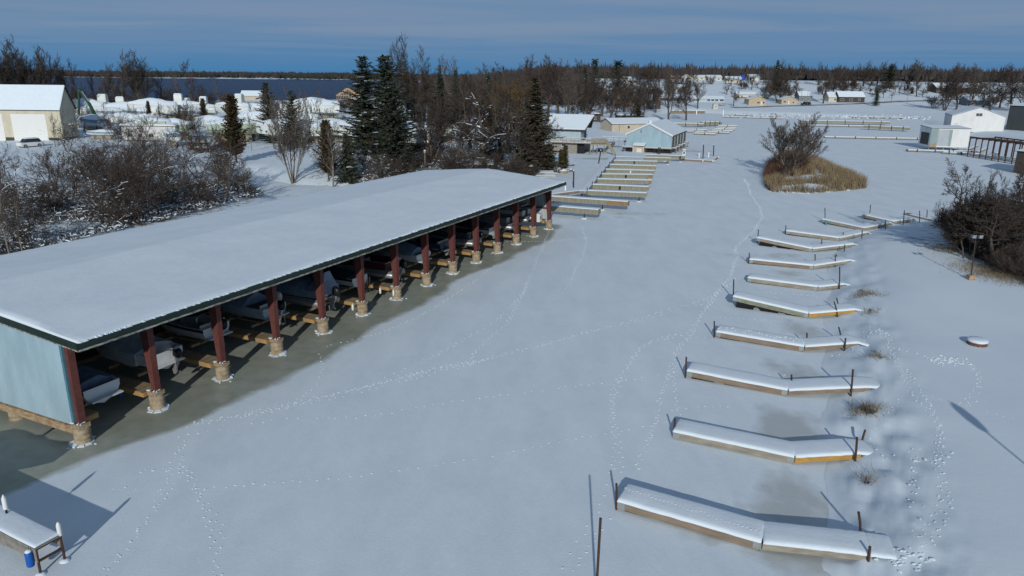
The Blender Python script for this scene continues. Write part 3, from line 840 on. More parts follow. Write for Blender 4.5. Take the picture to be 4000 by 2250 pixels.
def pontoon(root, L_, B, rail_m, cover_m=None, seed=0):
    for x in (-B * .34, B * .34):
        mb_ = MB(); mb_.tube([(x, -.1, .3), (x, .05, .3), (x, L_ * .8, .3), (x, L_ * .95, .42), (x, L_, .55)], [.18, .30, .30, .2, .05], 10); mb_.build('pontoon', M['alu'], root, smooth=True, auto=40)
    mb_ = MB(); mb_.box(-B / 2, B / 2, 0, L_ * .95, .62, .74); mb_.build('deck', M['alu'], root)
    if rail_m:
        for x0, x1, y0, y1 in ((-B / 2 + .03, -B / 2 + .07, .5, L_ * .9), (B / 2 - .07, B / 2 - .03, .5, L_ * .9), (-B / 2 + .03, -.4, .46, .5), (.4, B / 2 - .03, .46, .5)):
            mb_ = MB(); mb_.box(x0, x1, y0, y1, .8, 1.38); mb_.build('rail_panel', rail_m, root)
        mb_ = MB()
        for x in (-B / 2 + .05, B / 2 - .05): mb_.beam((x, .48, 1.42), (x, L_ * .9, 1.42), .06, .05)
        mb_.beam((-B / 2 + .05, .48, 1.42), (-.4, .48, 1.42), .06, .05); mb_.beam((.4, .48, 1.42), (B / 2 - .05, .48, 1.42), .06, .05)
        mb_.build('top_rail', M['chrome'], root)
        [MB().box(*q, .74, 1.15).build('seat', M['seat'], root) for q in ((-B / 2 + .12, -.45, .55, 1.3), (.45, B / 2 - .12, .55, 1.3), (-B / 2 + .12, B / 2 - .12, L_ * .6, L_ * .75))]
    if cover_m:
        r_ = random.Random(seed); rings = []
        for i in range(12):
            y = .15 + (L_ * .93 - .15) * i / 11; pk = .35 + .35 * math.sin(math.pi * (i + 1.5) / 13); w = lambda a: r_.uniform(-a, a)
            b_ = B / 2 + .03
            rings.append([(-b_, y, .85 + w(.05)), (-b_ + .02, y, 1.42 + w(.04)), (-b_ * .5, y, 1.42 + pk * .6 + w(.07)), (0, y, 1.42 + pk + w(.06)), (b_ * .5, y, 1.42 + pk * .6 + w(.07)), (b_ - .02, y, 1.42 + w(.04)), (b_, y, .85 + w(.05))])
        mb_ = MB(); mb_.loft(rings); mb_.build('cover', cover_m, root, smooth=True, auto=60)
def lift(root, B, zb, L_):
    mb_ = MB()
    for y in (1.0, L_ * .6): mb_.box(-B * .56, B * .56, y - .09, y + .09, -.2, -.02)
    for x in (-B * .3, B * .3): mb_.box(x - .08, x + .08, .5, L_ * .72, -.02, .09)
    mb_.build('hoist_cradle', M['beam_wood'], root)

def berth(bay, v, z, name, label, build):
    s = (bay - .5) * BAY
    r_ = thing(name, label, 'boat', (*shed_xy(s, v), z), SHED_A, 'boats stored in the shed')
    build(r_); lift(r_, 2.5, z, 6)
    return r_
def b1(r_):
    add_hull(r_, 5.6, 2.3, 1.05, M['hull_white'], M['hull_navy']); add_cover(r_, 5.6, 2.3, 1.05, M['tarp_slate'], .75, .25, seed=1, peak=.35); add_platform(r_, 2.3, 1.05, M['hull_white'])
berth(1, 1.1, 1.15, 'covered_runabout', 'runabout with white and navy hull under slate blue tarp in first shed bay', b1)
def b2(r_):
    add_hull(r_, 6.6, 2.6, 1.15, M['hull_white']); add_cover(r_, 6.6, 2.65, 1.15, M['tarp_grey'], 1.0, .75, y0=.16, seed=2, peak=.5, name='shrink_wrap'); add_platform(r_, 2.4, 1.15, M['hull_white'])
    o = add_outboard(r_, .35, -.15, .55, M['black'], .3)
    MB().lathe([(.16, 1.28), (.2, 1.36), (.17, 1.5), (.05, 1.54)], 10, (.35, -.5)).build('motor_cap', M['tarp_blue'], r_, smooth=True)
berth(2, 1.9, 1.2, 'wrapped_cruiser', 'big boat in wrinkled pale grey wrap in second shed bay', b2)
def b3(r_):
    add_hull(r_, 6.0, 2.4, 1.1, M['hull_white'], M['black']); add_cockpit(r_, 6.0, 2.4, 1.1); add_platform(r_, 2.4, 1.1, M['hull_white']); add_rail(r_, 2.4, 1.1, .9); add_outboard(r_, .0, -.1, .75, M['black'], .35, 1.15)
berth(3, 2.9, 1.25, 'bowrider', 'white open bowrider with stern seat, arched rail and black outboard', b3)
def b4(r_):
    add_hull(r_, 6.6, 2.5, 1.2, M['hull_blue']); add_cockpit(r_, 6.6, 2.5, 1.2); add_cover(r_, 6.6, 2.5, 1.2, M['tarp_blue'], 1.1, .1, y0=.28, seed=4, peak=.42); add_outboard(r_, .15, -.05, .7, M['black'], .25, 1.1); add_platform(r_, 2.5, 1.2, M['hull_blue'])
berth(4, 2.3, 1.25, 'cuddy_boat', 'pale blue boat with black outboard under blue-grey cover in fourth shed bay', b4)
def b5(r_):
    pontoon(r_, 6.6, 2.5, None, M['tarp_blue'], 5)
    mb_ = MB(); mb_.hexa([(-1.1, .2, 1.5), (1.1, .2, 1.5), (1.1, 1.3, 1.5), (-1.1, 1.3, 1.5), (-.3, .15, 2.75), (.3, .15, 2.75), (.35, .9, 2.35), (-.35, .9, 2.35)]); mb_.build('cover_peak', M['tarp_blue'], r_, smooth=True, auto=60)
    add_outboard(r_, 0, -.1, .75, M['black'], .4, 1.15)
berth(5, 1.2, 1.25, 'pontoon_boat', 'pontoon boat under a tall peaked blue-grey cover with black outboard', b5)
def b6(r_):
    add_hull(r_, 5.4, 2.2, 1.0, M['hull_white'], M['black']); add_cover(r_, 5.4, 2.2, 1.0, M['tarp_dark'], .4, .1, seed=6)
berth(6, 2.0, 1.35, 'fishing_boat', 'white hulled boat under flat black cover in sixth shed bay', b6)
def b7(r_):
    pontoon(r_, 6.4, 2.5, M['maroon'], None); add_outboard(r_, 0, -.1, .75, M['black'], .4, 1.15)
berth(7, 1.5, 1.2, 'pontoon_boat', 'pontoon boat with maroon rail panels and black outboard', b7)
def b8(r_):
    add_hull(r_, 5.8, 2.4, 1.05, M['hull_white']); add_cover(r_, 5.8, 2.4, 1.05, M['tarp_blue'], .95, .1, seed=8, peak=.3); add_outboard(r_, .1, -.1, .6, M['white'], .2); add_platform(r_, 2.3, 1.05, M['hull_white'])
berth(8, 1.9, 1.25, 'covered_runabout', 'white boat with white outboard under upright blue cover in eighth shed bay', b8)
def b9(r_):
    add_hull(r_, 5.8, 2.4, 1.05, M['hull_navy']); add_cockpit(r_, 5.8, 2.4, 1.05); add_outboard(r_, .1, -.1, .65, M['black'], .45); add_platform(r_, 2.3, 1.05, M['hull_white'])
berth(9, 2.2, 1.3, 'bowrider', 'navy hulled open boat with black outboard in ninth shed bay', b9)
def b10(r_):
    pontoon(r_, 6.2, 2.5, M['tarp_dark'], None); add_rail(r_, 2.3, .74, .4); add_outboard(r_, 0, -.1, .75, M['black'], .4)
berth(10, 1.3, 1.2, 'pontoon_boat', 'pontoon boat with dark rail panels and bright arched rail in tenth shed bay', b10)
def b11(r_):
    add_hull(r_, 5.8, 2.4, 1.05, M['hull_white'], M['maroon']); add_cover(r_, 5.8, 2.4, 1.05, M['tarp_dark'], .6, .1, seed=11); add_outboard(r_, 0, -.1, .65, M['alu'], .4)
berth(11, 1.7, 1.25, 'covered_runabout', 'boat with red striped white hull under dark cover in eleventh shed bay', b11)
def b12(r_):
    pontoon(r_, 6.2, 2.5, M['alu'], None); add_outboard(r_, 0, -.1, .75, M['black'], .4)
berth(12, 1.4, 1.2, 'pontoon_boat', 'bare aluminium pontoon boat with dark outboard in twelfth shed bay', b12)
def b13(r_):
    pontoon(r_, 6.0, 2.5, M['offwhite'], None); mb_ = MB(); mb_.hexa([(-1.15, .6, 1.95), (1.15, .6, 1.95), (1.15, 2.8, 2.05), (-1.15, 2.8, 2.05), (-1.05, .7, 2.06), (1.05, .7, 2.06), (1.05, 2.7, 2.16), (-1.05, 2.7, 2.16)]); mb_.build('bimini_top', M['tarp_grey'], r_)
    for x in (-1.1, 1.1):
        mb_ = MB(); mb_.tube([(x, .8, 1.96), (x, 1.6, .74), (x, 2.6, 2.02)], .02, 5); mb_.build('bimini_frame', M['chrome'], r_)
berth(13, 1.6, 1.25, 'pontoon_boat', 'off-white pontoon boat with grey sun top in last shed bay', b13)
# odds and ends at the shed
t = thing('spare_outboard', 'white outboard motor standing on the finger dock at the fifth shed post', 'outboard motor', (*shed_xy(4 * BAY, 4.6), 1.1), SHED_A)
mb = MB(); mb.box(-.3, .3, -.1, .1, 0, .08); mb.box(-.06, .06, -.06, .06, .08, .9); mb.build('stand', M['grey_wood'], t)
add_outboard(t, 0, -.05, .62, M['white'], .15, 1.05, 'motor')
t = thing('dock_box', 'white locker standing at the far end of the boat shed', 'locker', (*shed_xy(61.6, .9), 1.1), SHED_A)
mb = MB(); mb.box(-.35, .35, -.3, .3, 0, 1.0); mb.build('body', M['white'], t); mb = MB(); mb.box(-.38, .38, -.33, .33, 1.0, 1.06); mb.build('lid', M['offwhite'], t)
mb = MB(); mb.box(-.2, .2, -.312, -.302, .3, .8); mb.build('door', M['grey_steel'], t)
# ------------------------------------------------------------------ hinged docks along the right bank
def local(root_xy, ang):
    ca, sa = math.cos(ang), math.sin(ang)
    def f(p):
        x, y = p[0] - root_xy[0], p[1] - root_xy[1]
        return (x * ca + y * sa, -x * sa + y * ca, p[2])
    return f
def slab(a, b, n, w, z0a, z0b, z1a, z1b):
    """8 corners of a slab whose near edge runs a->b, far edge pushed by n*w"""
    a, b, n = np.array(a[:2], float), np.array(b[:2], float), np.array(n, float)
    q = [a, b, b + n * w, a + n * w]; zz0 = [z0a, z0b, z0b, z0a]; zz1 = [z1a, z1b, z1b, z1a]
    return [(*p, z) for p, z in zip(q, zz0)] + [(*p, z) for p, z in zip(q, zz1)]
def snow_cap_mesh(a, b, n, w, za, zb, th, seg=14, seed=0, over=.03, ribs=0):
    """soft snow loaf on a sloping board: rounded edges, a little uneven"""
    r_ = np.random.default_rng(seed)
    a, b, n = np.array(a[:2], float), np.array(b[:2], float), np.array(n, float)
    d = b - a; L_ = np.hypot(*d); d = d / L_
    prof = [(-over, 0), (-over - .015, .45), (.02, .86), (.10, 1.0), (.35, 1.04), (.65, 1.04), (.90, 1.0), (.98, .86), (1 + .02, .45), (1.0 + .015, 0)]
    V = []
    ts = np.concatenate([[-.02 / L_, .0], np.linspace(.09 / L_, 1 - .09 / L_, seg), [1.0, 1 + .02 / L_]])
    for i, t in enumerate(ts):
        k = {0: 0.35, 1: .85, len(ts) - 2: .85, len(ts) - 1: .35}.get(i, 1.0)
        jj = r_.uniform(-.02, .02)
        for u_, h in prof:
            uu = u_ * w if u_ > .5 or u_ > 0.3 else u_
            uu = u_ * w if 0 <= u_ <= 1 else (u_ if u_ < 0 else w + (u_ - 1))
            p = a + d * (t * L_) + n * (uu + (jj if h < .5 else 0))
            z = za + (zb - za) * t + th * h * k * (1 + r_.uniform(-.05, .05))
            if ribs and 0.03 < t < .97 and h > .9: z += .012 * math.sin(t * L_ * 2 * math.pi / .3)
            V.append((p[0], p[1], z + .003))
    m_ = len(prof); F_ = []
    for i in range(len(ts) - 1):
        for j in range(m_ - 1):
            q = i * m_ + j; F_.append((q, q + 1, q + m_ + 1, q + m_))
    return V, F_
def cap_obj(name, V, F_, parent, f=None):
    if f: V = [f(p) for p in V]
    return link(name, np_mesh(name, V, np.array(F_)[:, ::-1], M['snow'], smooth=True), parent)
DOCKS = [  # outer near corner, hinge near corner, ramp end, outer lift, main board, ramp board, words
    ((2410, 1998), (2968, 2154), (3400, 2186), .10, 'brown_board', 'old_wood', 'nearest hinged dock with rows of paw prints on its snow'),
    ((2627, 1715), (3097, 1815), (3362, 1786), .02, 'old_wood', 'yellow_board', 'hinged dock with thick smooth snow and yellow ramp board, second nearest'),
    ((2681, 1479), (3072, 1550), (3390, 1525), .12, 'brown_board', 'brown_board', 'hinged dock with brown boards and tall pile at its ramp, third nearest'),
    ((2795, 1321), (3137, 1376), (3352, 1350), .08, 'brown_board', 'brown_board', 'hinged dock with trampled snow on top, fourth nearest'),
    ((2859, 1201), (3154, 1244), (3340, 1219), .55, 'green_board', 'yellow_board', 'hinged dock with outer end jacked up and yellow ramp, fifth nearest'),
    ((2919, 1104), (3191, 1138), (3300, 1118), .05, 'old_wood', 'old_wood', 'hinged dock with snow drifted against its side, sixth nearest'),
    ((2926, 1031), (3174, 1054), (3322, 1024), .06, 'brown_board', 'old_wood', 'hinged dock with double pile at its ramp, seventh nearest'),
    ((2954, 959), (3170, 986), (3335, 960), .50, 'old_wood', 'old_wood', 'hinged dock with hollow lifted outer end, eighth nearest'),
    ((3069, 918), (3276, 943), (3388, 917), .10, 'old_wood', 'old_wood', 'long low hinged dock, ninth nearest along the bank'),
    ((3209, 872), (3372, 903), (3478, 884), .12, 'old_wood', 'old_wood', 'hinged dock with teal fender at its tip, tenth nearest'),
    ((3366, 854), (3484, 877), (3566, 868), .15, 'grey_wood', 'grey_wood', 'dark hinged dock lying in the bush shadow'),
]
for i, (pa, pb, pc, lift_, mm, rm, lab) in enumerate(DOCKS):
    A, B = at(*pa), at(*pb)
    Cp = hit(*pc); d = (B - A)[:2]; L_ = np.hypot(*d); d /= L_; n = np.array([-d[1], d[0]])
    if i in (9, 10):                      # far ones: keep the common length and bearing
        pass
    ang = math.atan2(d[1], d[0]); f = local(A, ang)
    t = thing('hinged_dock', lab, 'dock', A, ang, 'hinged docks along the right bank')
    W = 1.5; zt = .40
    body = MB()
    # side boards, end boards and a dark underside, all tilting with the lifted end
    for off, th in ((0, .05), (W - .05, .05)):
        body.hexa([f(p) for p in slab(A[:2] + n * off, B[:2] + n * off, n, th, .06 + lift_, .02, zt + lift_, zt)])
    body.hexa([f(p) for p in slab(A[:2], A[:2] + d * .05, n, W, .06 + lift_, .06 + lift_, zt + lift_ - .004, zt + lift_ - .004)])
    body.hexa([f(p) for p in slab(B[:2] - d * .05, B[:2], n, W, .02, .02, zt - .004, zt - .004)])
    body.build('float_frame', M[mm], t)
    dk = MB(); dk.hexa([f(p) for p in slab(A[:2] + n * .05 + d * .05, B[:2] + n * .05 - d * .05, n, W - .1, zt - .05 + lift_, zt - .05, zt - .012 + lift_, zt - .012)])
    dk.build('deck', M['old_wood'], t)
    fl = MB()
    for k in range(3):
        q0, q1 = A[:2] + d * (L_ * (k + .15) / 3) + n * .18, A[:2] + d * (L_ * (k + .85) / 3) + n * .18
        fl.hexa([f(p) for p in slab(q0, q1, n, W - .36, -.1, -.1, zt - .06 + lift_ * (1 - (k + .15) / 3), zt - .06 + lift_ * (1 - (k + .85) / 3))])
    fl.build('float_drum', M['black'], t)
    V, F_ = snow_cap_mesh(A, B, n, W, zt + lift_, zt, .17, seed=i)
    cap_obj('snow_cap', V, F_, t, f)
    for p0, dd in ((A[:2] - n * .012, d * .34), (B[:2] - d * .30 - n * .012, d * .34)):
        pl = MB(); q = p0; li = lift_ if p0 is not B[:2] and np.hypot(*(q - A[:2])) < 1 else 0
        pl.hexa([f(p) for p in slab(q, q + dd, n, .010, .08 + li, .08 + li, zt + li - .02, zt + li - .02)])
        pl.build('corner_plate', M['galv'], t)
    # ramp up the bank
    R0 = B[:2] + d * .08; r = Cp[:2] - R0; RL = np.hypot(*r); r /= RL; rn = np.array([-r[1], r[0]])
    if RL < 2.2: RL = 2.2
    R1 = R0 + r * RL; ze = max(tz(*R1), .3) + .16
    rp = MB()
    for off, th in ((0, .05), (W - .05, .05)):
        rp.hexa([f(p) for p in slab(R0 + rn * off, R1 + rn * off, rn, th, .10, ze - .26, zt, ze)])
    rp.hexa([f(p) for p in slab(R0 + rn * .05, R0 + rn * .05 + r * .05, rn, W - .1, .1, .1, zt - .003, zt - .003)])
    ro = rp.build('ramp', M[rm], t)
    dk = MB(); dk.hexa([f(p) for p in slab(R0 + rn * .05 + r * .05, R1 + rn * .05, rn, W - .1, zt - .05, ze - .05, zt - .012, ze - .012)]); dk.build('ramp_deck', M['old_wood'], ro)
    RX = R1 + r * .9; zx = max(tz(*(RX + rn * .7)), .2) - .12
    V, F_ = snow_cap_mesh(R0 + r * .03, R1, rn, W, zt + .002, ze, .16, seed=i + 30, ribs=(i == 0))
    cap_obj('ramp_snow', V, F_, ro, f)
    V, F_ = snow_cap_mesh(R1 - r * .05, RX, rn, W, ze - .01, zx, .15, seed=i + 60)
    cap_obj('snow_drift', V, F_, ro, f)
PILES = [((2328, 2335), (2346, 2024), 'lone rusty pipe pile in the ice at the bottom edge'), ((2409, 1990), (2408, 1889), 'rusty pipe pile at the tip of the nearest dock'),
    ((3367, 2091), (3354, 2000), 'pipe pile behind the nearest dock ramp'), ((3393, 2192), (3398, 2135), 'short pipe pile in front of the nearest dock ramp'),
    ((2632, 1703), (2637, 1635), 'short pipe pile at the tip of the second dock'), ((3342, 1800), (3348, 1708), 'pipe pile in front of the second dock ramp'), ((3362, 1735), (3380, 1679), 'leaning pipe pile behind the second dock ramp'),
    ((2678, 1476), (2681, 1395), 'pipe pile at the tip of the third dock'), ((3092, 1520), (3092, 1464), 'pipe pile at the hinge of the third dock'), ((3325, 1546), (3332, 1443), 'tall rusty pipe pile at the third dock ramp'),
    ((2791, 1318), (2790, 1255), 'pipe pile at the tip of the fourth dock'), ((3152, 1350), (3152, 1301), 'pipe pile at the hinge of the fourth dock'), ((3290, 1332), (3276, 1277), 'leaning pipe pile behind the fourth dock ramp'), ((3299, 1370), (3303, 1321), 'pipe pile in front of the fourth dock ramp'),
    ((2865, 1168), (2866, 1092), 'tall pipe pile at the tip of the fifth dock'), ((3277, 1238), (3258, 1178), 'leaning pipe pile in front of the fifth dock ramp'), ((3279, 1210), (3268, 1164), 'leaning pipe pile behind the fifth dock ramp'),
    ((3280, 1130), (3280, 1042), 'tall pipe pile at the sixth dock ramp'), ((2925, 1030), (2927, 988), 'pipe pile at the tip of the seventh dock'), ((3184, 1040), (3184, 993), 'pipe pile at the hinge of the seventh dock'), ((3265, 1042), (3262, 997), 'pipe pile in front of the seventh dock ramp'), ((3268, 1025), (3267, 993), 'pipe pile behind the seventh dock ramp'),
    ((2958, 950), (2963, 897), 'pipe pile at the tip of the eighth dock'), ((3208, 975), (3211, 933), 'pipe pile at the hinge of the eighth dock'), ((3298, 982), (3300, 955), 'pipe pile at the eighth dock ramp'),
    ((3069, 914), (3070, 880), 'pipe pile at the tip of the ninth dock'), ((3293, 935), (3294, 907), 'pipe pile at the hinge of the ninth dock'), ((3367, 930), (3368, 899), 'pipe pile at the ninth dock ramp'),
    ((3224, 866), (3222, 812), 'tall pipe pile at the tip of the tenth dock'), ((3460, 895), (3458, 859), 'pipe pile at the tenth dock ramp'),
    ((3397, 840), (3401, 800), 'pipe pile standing in the ice behind the dark dock'), ((3528, 878), (3533, 821), 'tall pipe pile at the dark dock ramp'), ((3593, 868), (3592, 823), 'pipe pile beside the bush, second from the right'), ((3620, 860), (3622, 820), 'rightmost thin pipe pile beside the bush')]
for i, (pb, pt, lab) in enumerate(PILES):
    B = at(*pb) if i == 0 else hit(*pb); Tp = far(*pt, B[1] + (.35 if 'leaning' in lab else 0))
    mb = MB(); v = np.array(Tp) - B
    v = v * (1.0)
    mb.tube([(0, 0, -.4), tuple(v * .55), tuple(v)], .055 if i else .05, 8)
    mb.lathe([(.058, v[2] - .02), (.03, v[2] + .006)], 8, (v[0], v[1]))
    o = mb.build('mooring_pile', M['rust'] if i in (0, 1, 2, 3, 4, 5, 6, 7, 9) else M['black_steel'], None, smooth=True, auto=40, loc=B)
    tag(o, lab, 'pile', 'pipe piles along the docks')
# teal fender at the tenth dock's tip and a half-buried walkway in the far corner
p = at(3226, 878)
mb = MB(); mb.lathe([(.05, 0), (.16, .06), (.18, .3), (.14, .42), (.05, .46)], 10); tag(mb.build('fender', M['teal'], None, smooth=True, loc=p), 'teal fender at the tip of the tenth hinged dock', 'fender')
A, B = hit(3528, 838), hit(3655, 862); d = (B - A)[:2]; L_ = np.hypot(*d); d /= L_; n = np.array([-d[1], d[0]]); ang = math.atan2(d[1], d[0]); f = local(A, ang)
t = thing('sunken_walkway', 'broken walkway half buried in snow beside the bush', 'walkway', A, ang)
mb = MB(); mb.hexa([f(p) for p in slab(A, B, n, 1.0, -.1, -.1, .22, .3)]); mb.build('frame', M['grey_wood'], t)
V, F_ = snow_cap_mesh(A[:2] + d * 1.2, B, n, 1.0, .2, .3, .12, seed=90); cap_obj('snow_cap', V, F_, t, f)

# ------------------------------------------------------------------ post dock at the bottom left corner
A = np.array([-18.05, 23.62]); Bf = np.array([-20.9, 25.12]); d = Bf - A; d /= np.hypot(*d); Bf = A + d * 15; n = np.array([d[1], -d[0]])     # n points away from the camera
if n[1] < 0: n = -n
ang = math.atan2(d[1], d[0]); f = local(A, ang); W = .98; zt = 1.22
t = thing('post_dock', 'raised post dock with snowy top and plank skirt at bottom left corner', 'dock', (*A, 0), ang)
mb = MB(); mb.hexa([f(p) for p in slab(A, Bf, n, W, zt - .06, zt - .06, zt, zt)]); mb.build('deck', M['grey_wood'], t)
V, F_ = snow_cap_mesh(A + d * .02, Bf, n, W - .02, zt, zt, .10, seg=26, seed=77, ribs=0); F_ = [tuple(q) for q in np.array(F_)[:, ::-1]]
cap_obj('snow_cap', V, F_, t, f)
x = 0.02
while x < 14.9:
    w = random.uniform(.13, .15); dz = random.uniform(-.04, .03)
    q = A + d * x - n * .012
    MB().hexa([f(p) for p in slab(q, q + d * w, -n, .022, zt - .62 + dz, zt - .62 + dz, zt - .05, zt - .05)]).build('skirt_board', M['grey_wood'], t)
    q2 = A + d * x + n * (W + .012)
    MB().hexa([f(p) for p in slab(q2, q2 + d * w, n, .022, zt - .62 + dz, zt - .62 + dz, zt - .05, zt - .05)]).build('skirt_board', M['grey_wood'], t)
    x += w + .012
for k, (x, yy) in enumerate(((.06, .02), (.06, W - .02), (3.6, .02), (3.6, W - .02))):
    c = A + d * x + n * yy
    mb = MB(); q = f((*c, 0)); mb.tube([(q[0], q[1], -.3), (q[0], q[1], zt + (.02 if k != 1 else .3))], .05, 8); po = mb.build('post', M['rust'] if k < 2 else M['grey_wood'], t, smooth=True, auto=40)
    mb = MB(); mb.lathe([(.22, -.03), (.17, .05), (.06, .09)], 10, (q[0], q[1]), wob=.08); mb.build('snow_mound', M['snow'], po, smooth=True)
for z in (.55, 1.08):
    mb = MB(); mb.hexa([f(p) for p in slab(A + d * .03, A + d * .09, n, W, z, z, z + .09, z + .09)]); mb.build('cross_beam', M['rust'], t)
mb = MB()
c = f((*(A + d * .06 + n * (W - .02)), 0)); mb.lathe([(.075, zt - .05), (.085, zt), (.085, zt + .42), (.05, zt + .52), (.02, zt + .55)], 10, c[:2]); mb.build('bumper_cap', M['white'], t, smooth=True, auto=50)
c = f((-20.55, 25.72, 0)); mb = MB(); mb.lathe([(.045, zt), (.045, zt + .36)], 8, c[:2]); mb.build('post', M['black'], t); mb = MB(); mb.lathe([(.085, zt + .30), (.095, zt + .36), (.085, zt + .8), (.04, zt + .9), (.02, zt + .96)], 10, c[:2]); mb.build('bumper_cap', M['white'], t, smooth=True, auto=50)
c = A + d * .28 - n * .15
mb = MB(); mb.lathe([(.03, .40), (.12, .42), (.145, .48), (.145, .98), (.12, 1.03), (.07, 1.06)], 14); o = mb.build('barrel_fender', M['blue_plastic'], None, smooth=True, auto=50, loc=(*c, 0))
tag(o, 'blue barrel fender with snow on its lid hanging from the bottom left dock', 'fender'); mb = MB(); mb.lathe([(.12, 1.05), (.11, 1.10), (.05, 1.14)], 12); mb.build('snow_lid', M['snow'], o, smooth=True); mb = MB(); mb.tube([(0, 0, 1.05), (0.02, 0.03, 1.25)], .012, 5); mb.build('rope', M['rust'], o)

# ------------------------------------------------------------------ skirted finger docks in mid picture
def skirted_dock(pl, pr, zt, label, W=1.25, hs=.68, brown=None, zl=None, pile=(.82,), tail=True):
    A, B = at(*pl, zt), at(*pr, zt); d = (B - A)[:2]; L_ = np.hypot(*d); d /= L_; n = np.array([-d[1], d[0]]); ang = math.atan2(d[1], d[0]); f = local(A, ang)
    t = thing('skirted_dock', label, 'dock', (A[0], A[1], 0), ang, 'plank-skirted finger docks')
    mb = MB(); mb.box(0, L_, 0, W, zt - .08, zt); mb.build('deck', M['grey_wood'], t)
    V, F_ = snow_cap_mesh((0, 0), (L_, 0), (0, 1), W, zt, zt, .11, seg=10, seed=int(pl[0])); cap_obj('snow_cap', V, F_, t)
    for side in (0, 1):
        mb = MB(); x = 0.0; r_ = random.Random(int(pl[0]) + side)
        while x < L_ - .02:
            w = min(r_.uniform(.13, .15), L_ - x); y = -.03 + r_.uniform(-.008, .008) if side == 0 else W + .005
            mb.box(x, x + w - .012, y, y + .024, zt - hs + r_.uniform(-.05, .04), zt - .02 + r_.uniform(-.02, 0), 1 if (brown and x > L_ * brown) else 0)
            x += w
        tag(mb.build('skirt', [M['skirt'], M['skirt_brown']], t), kind='stuff')
    mb = MB(); y = 0.0
    while y < W - .05: mb.box(L_ - .001, L_ + .022, y, min(y + .13, W), zt - hs, zt - .03); y += .142
    tag(mb.build('end_skirt', M['skirt'], t), kind='stuff')
    for u_ in pile:
        mb = MB(); mb.tube([(L_ * u_, .3, -.3), (L_ * u_, .3, zt - .1)], .09, 8); po = mb.build('pile', M['rust'], t, smooth=True, auto=40)
        mb = MB(); mb.lathe([(.5, -.02), (.42, .08), (.18, .14)], 10, (L_ * u_, .2), wob=.12); mb.build('ice_collar', M['snow'], po, smooth=True)
    return t, A, B, d, n, L_, ang
SD = [((2120, 803), (2337, 820), 1.40, 'lowest plank-skirted dock beside the far end of the boat shed', None, (.75,)),
      ((2130, 766), (2452, 788.5), 1.50, 'plank-skirted dock with new brown planks at its right end', .75, (.7,)),
      ((2291, 745), (2526.5, 754.6), 1.42, 'plank-skirted dock where the angled walkway joins', None, (.88,)),
      ((2311, 721), (2534.6, 730), 1.40, 'plank-skirted dock with black fender at mid length, second behind the angled walkway', None, (.9,)),
      ((2330, 699.4), (2545, 704.6), 1.40, 'plank-skirted dock with brown plank at its tip, third behind the angled walkway', .93, (.9,)),
      ((2347.7, 680), (2550, 682.6), 1.40, 'plank-skirted dock with dark jug on its side, fourth behind the angled walkway', .9, (.9,)),
      ((2363.4, 661.7), (2555.5, 666.9), 1.40, 'plank-skirted dock with white fender, fifth behind the angled walkway', None, (.9,)),
      ((2379, 642.8), (2563.6, 649), 1.40, 'plank-skirted dock, sixth behind the angled walkway', None, (.9,)),
      ((2394.8, 626.7), (2567.8, 630.6), 1.40, 'plank-skirted dock, seventh behind the angled walkway', None, (.9,)),
      ((2401.8, 612.8), (2508, 615), 1.30, 'short low dock at the left of the farthest skirted row', None, ()),
      ((2513.6, 614.5), (2620, 618), 1.40, 'plank-skirted dock with white board at its end in front of the blue boathouse', None, (.9,)),
      ((2520.6, 604.5), (2676, 609), 1.40, 'long farthest skirted dock just in front of the blue boathouse', None, (.5, .9))]
sd_out = []
for pl, pr, z, lab, br, pi_ in SD:
    sd_out.append(skirted_dock(pl, pr, z, lab, brown=br, pile=pi_, W=1.25 if z != 1.3 else .9, hs=.68 if z != 1.3 else .2))
# spine walkway along their left ends and the angled link to the shed
pts = [sd_out[k][1] for k in range(2, 10)]
t = thing('spine_walkway', 'snowy walkway running along the left ends of the skirted docks', 'walkway', (pts[0][0], pts[0][1], 0))
a, b = np.array(pts[0][:2]), np.array(pts[-1][:2]); d = (b - a) / np.hypot(*(b - a)); n = np.array([-d[1], d[0]])
o2 = a
mb = MB(); mb.hexa([(p[0] - o2[0], p[1] - o2[1], p[2]) for p in slab(a - d * .3, b, n, 1.1, 1.0, 1.0, 1.34, 1.34)]); mb.build('deck', M['grey_wood'], t)
V, F_ = snow_cap_mesh(a - d * .3, b, n, 1.1, 1.34, 1.34, .1, seg=30, seed=5); cap_obj('snow_cap', V, F_, t, lambda p: (p[0] - o2[0], p[1] - o2[1], p[2]))
for k in range(2, 10):
    q = np.array(pts[k - 2][:2]) - o2 - n * .1
    mb = MB(); mb.tube([(q[0], q[1], -.2), (q[0], q[1], 1.95)], .07, 6); mb.build('post', M['black_steel'], t)
A, B = at(2150, 759, 1.4), at(2289, 741, 1.4); d = (B - A)[:2]; L_ = np.hypot(*d); d /= L_; n = np.array([-d[1], d[0]]); ang = math.atan2(d[1], d[0]); f = local(A, ang)
t = thing('angled_walkway', 'angled walkway linking the boat shed to the skirted docks', 'walkway', (A[0], A[1], 0), ang)
mb = MB(); mb.box(0, L_, 0, 1.0, .95, 1.38); mb.build('frame', M['brown_board'], t)
V, F_ = snow_cap_mesh((0, 0), (L_, 0), (0, 1), 1.0, 1.38, 1.38, .1, seed=6); cap_obj('snow_cap', V, F_, t)
for u_ in (.15, .55, .95): mb = MB(); mb.tube([(L_ * u_, .5, -.3), (L_ * u_, .5, 1.0)], .09, 6); mb.build('pile', M['rust'], t)
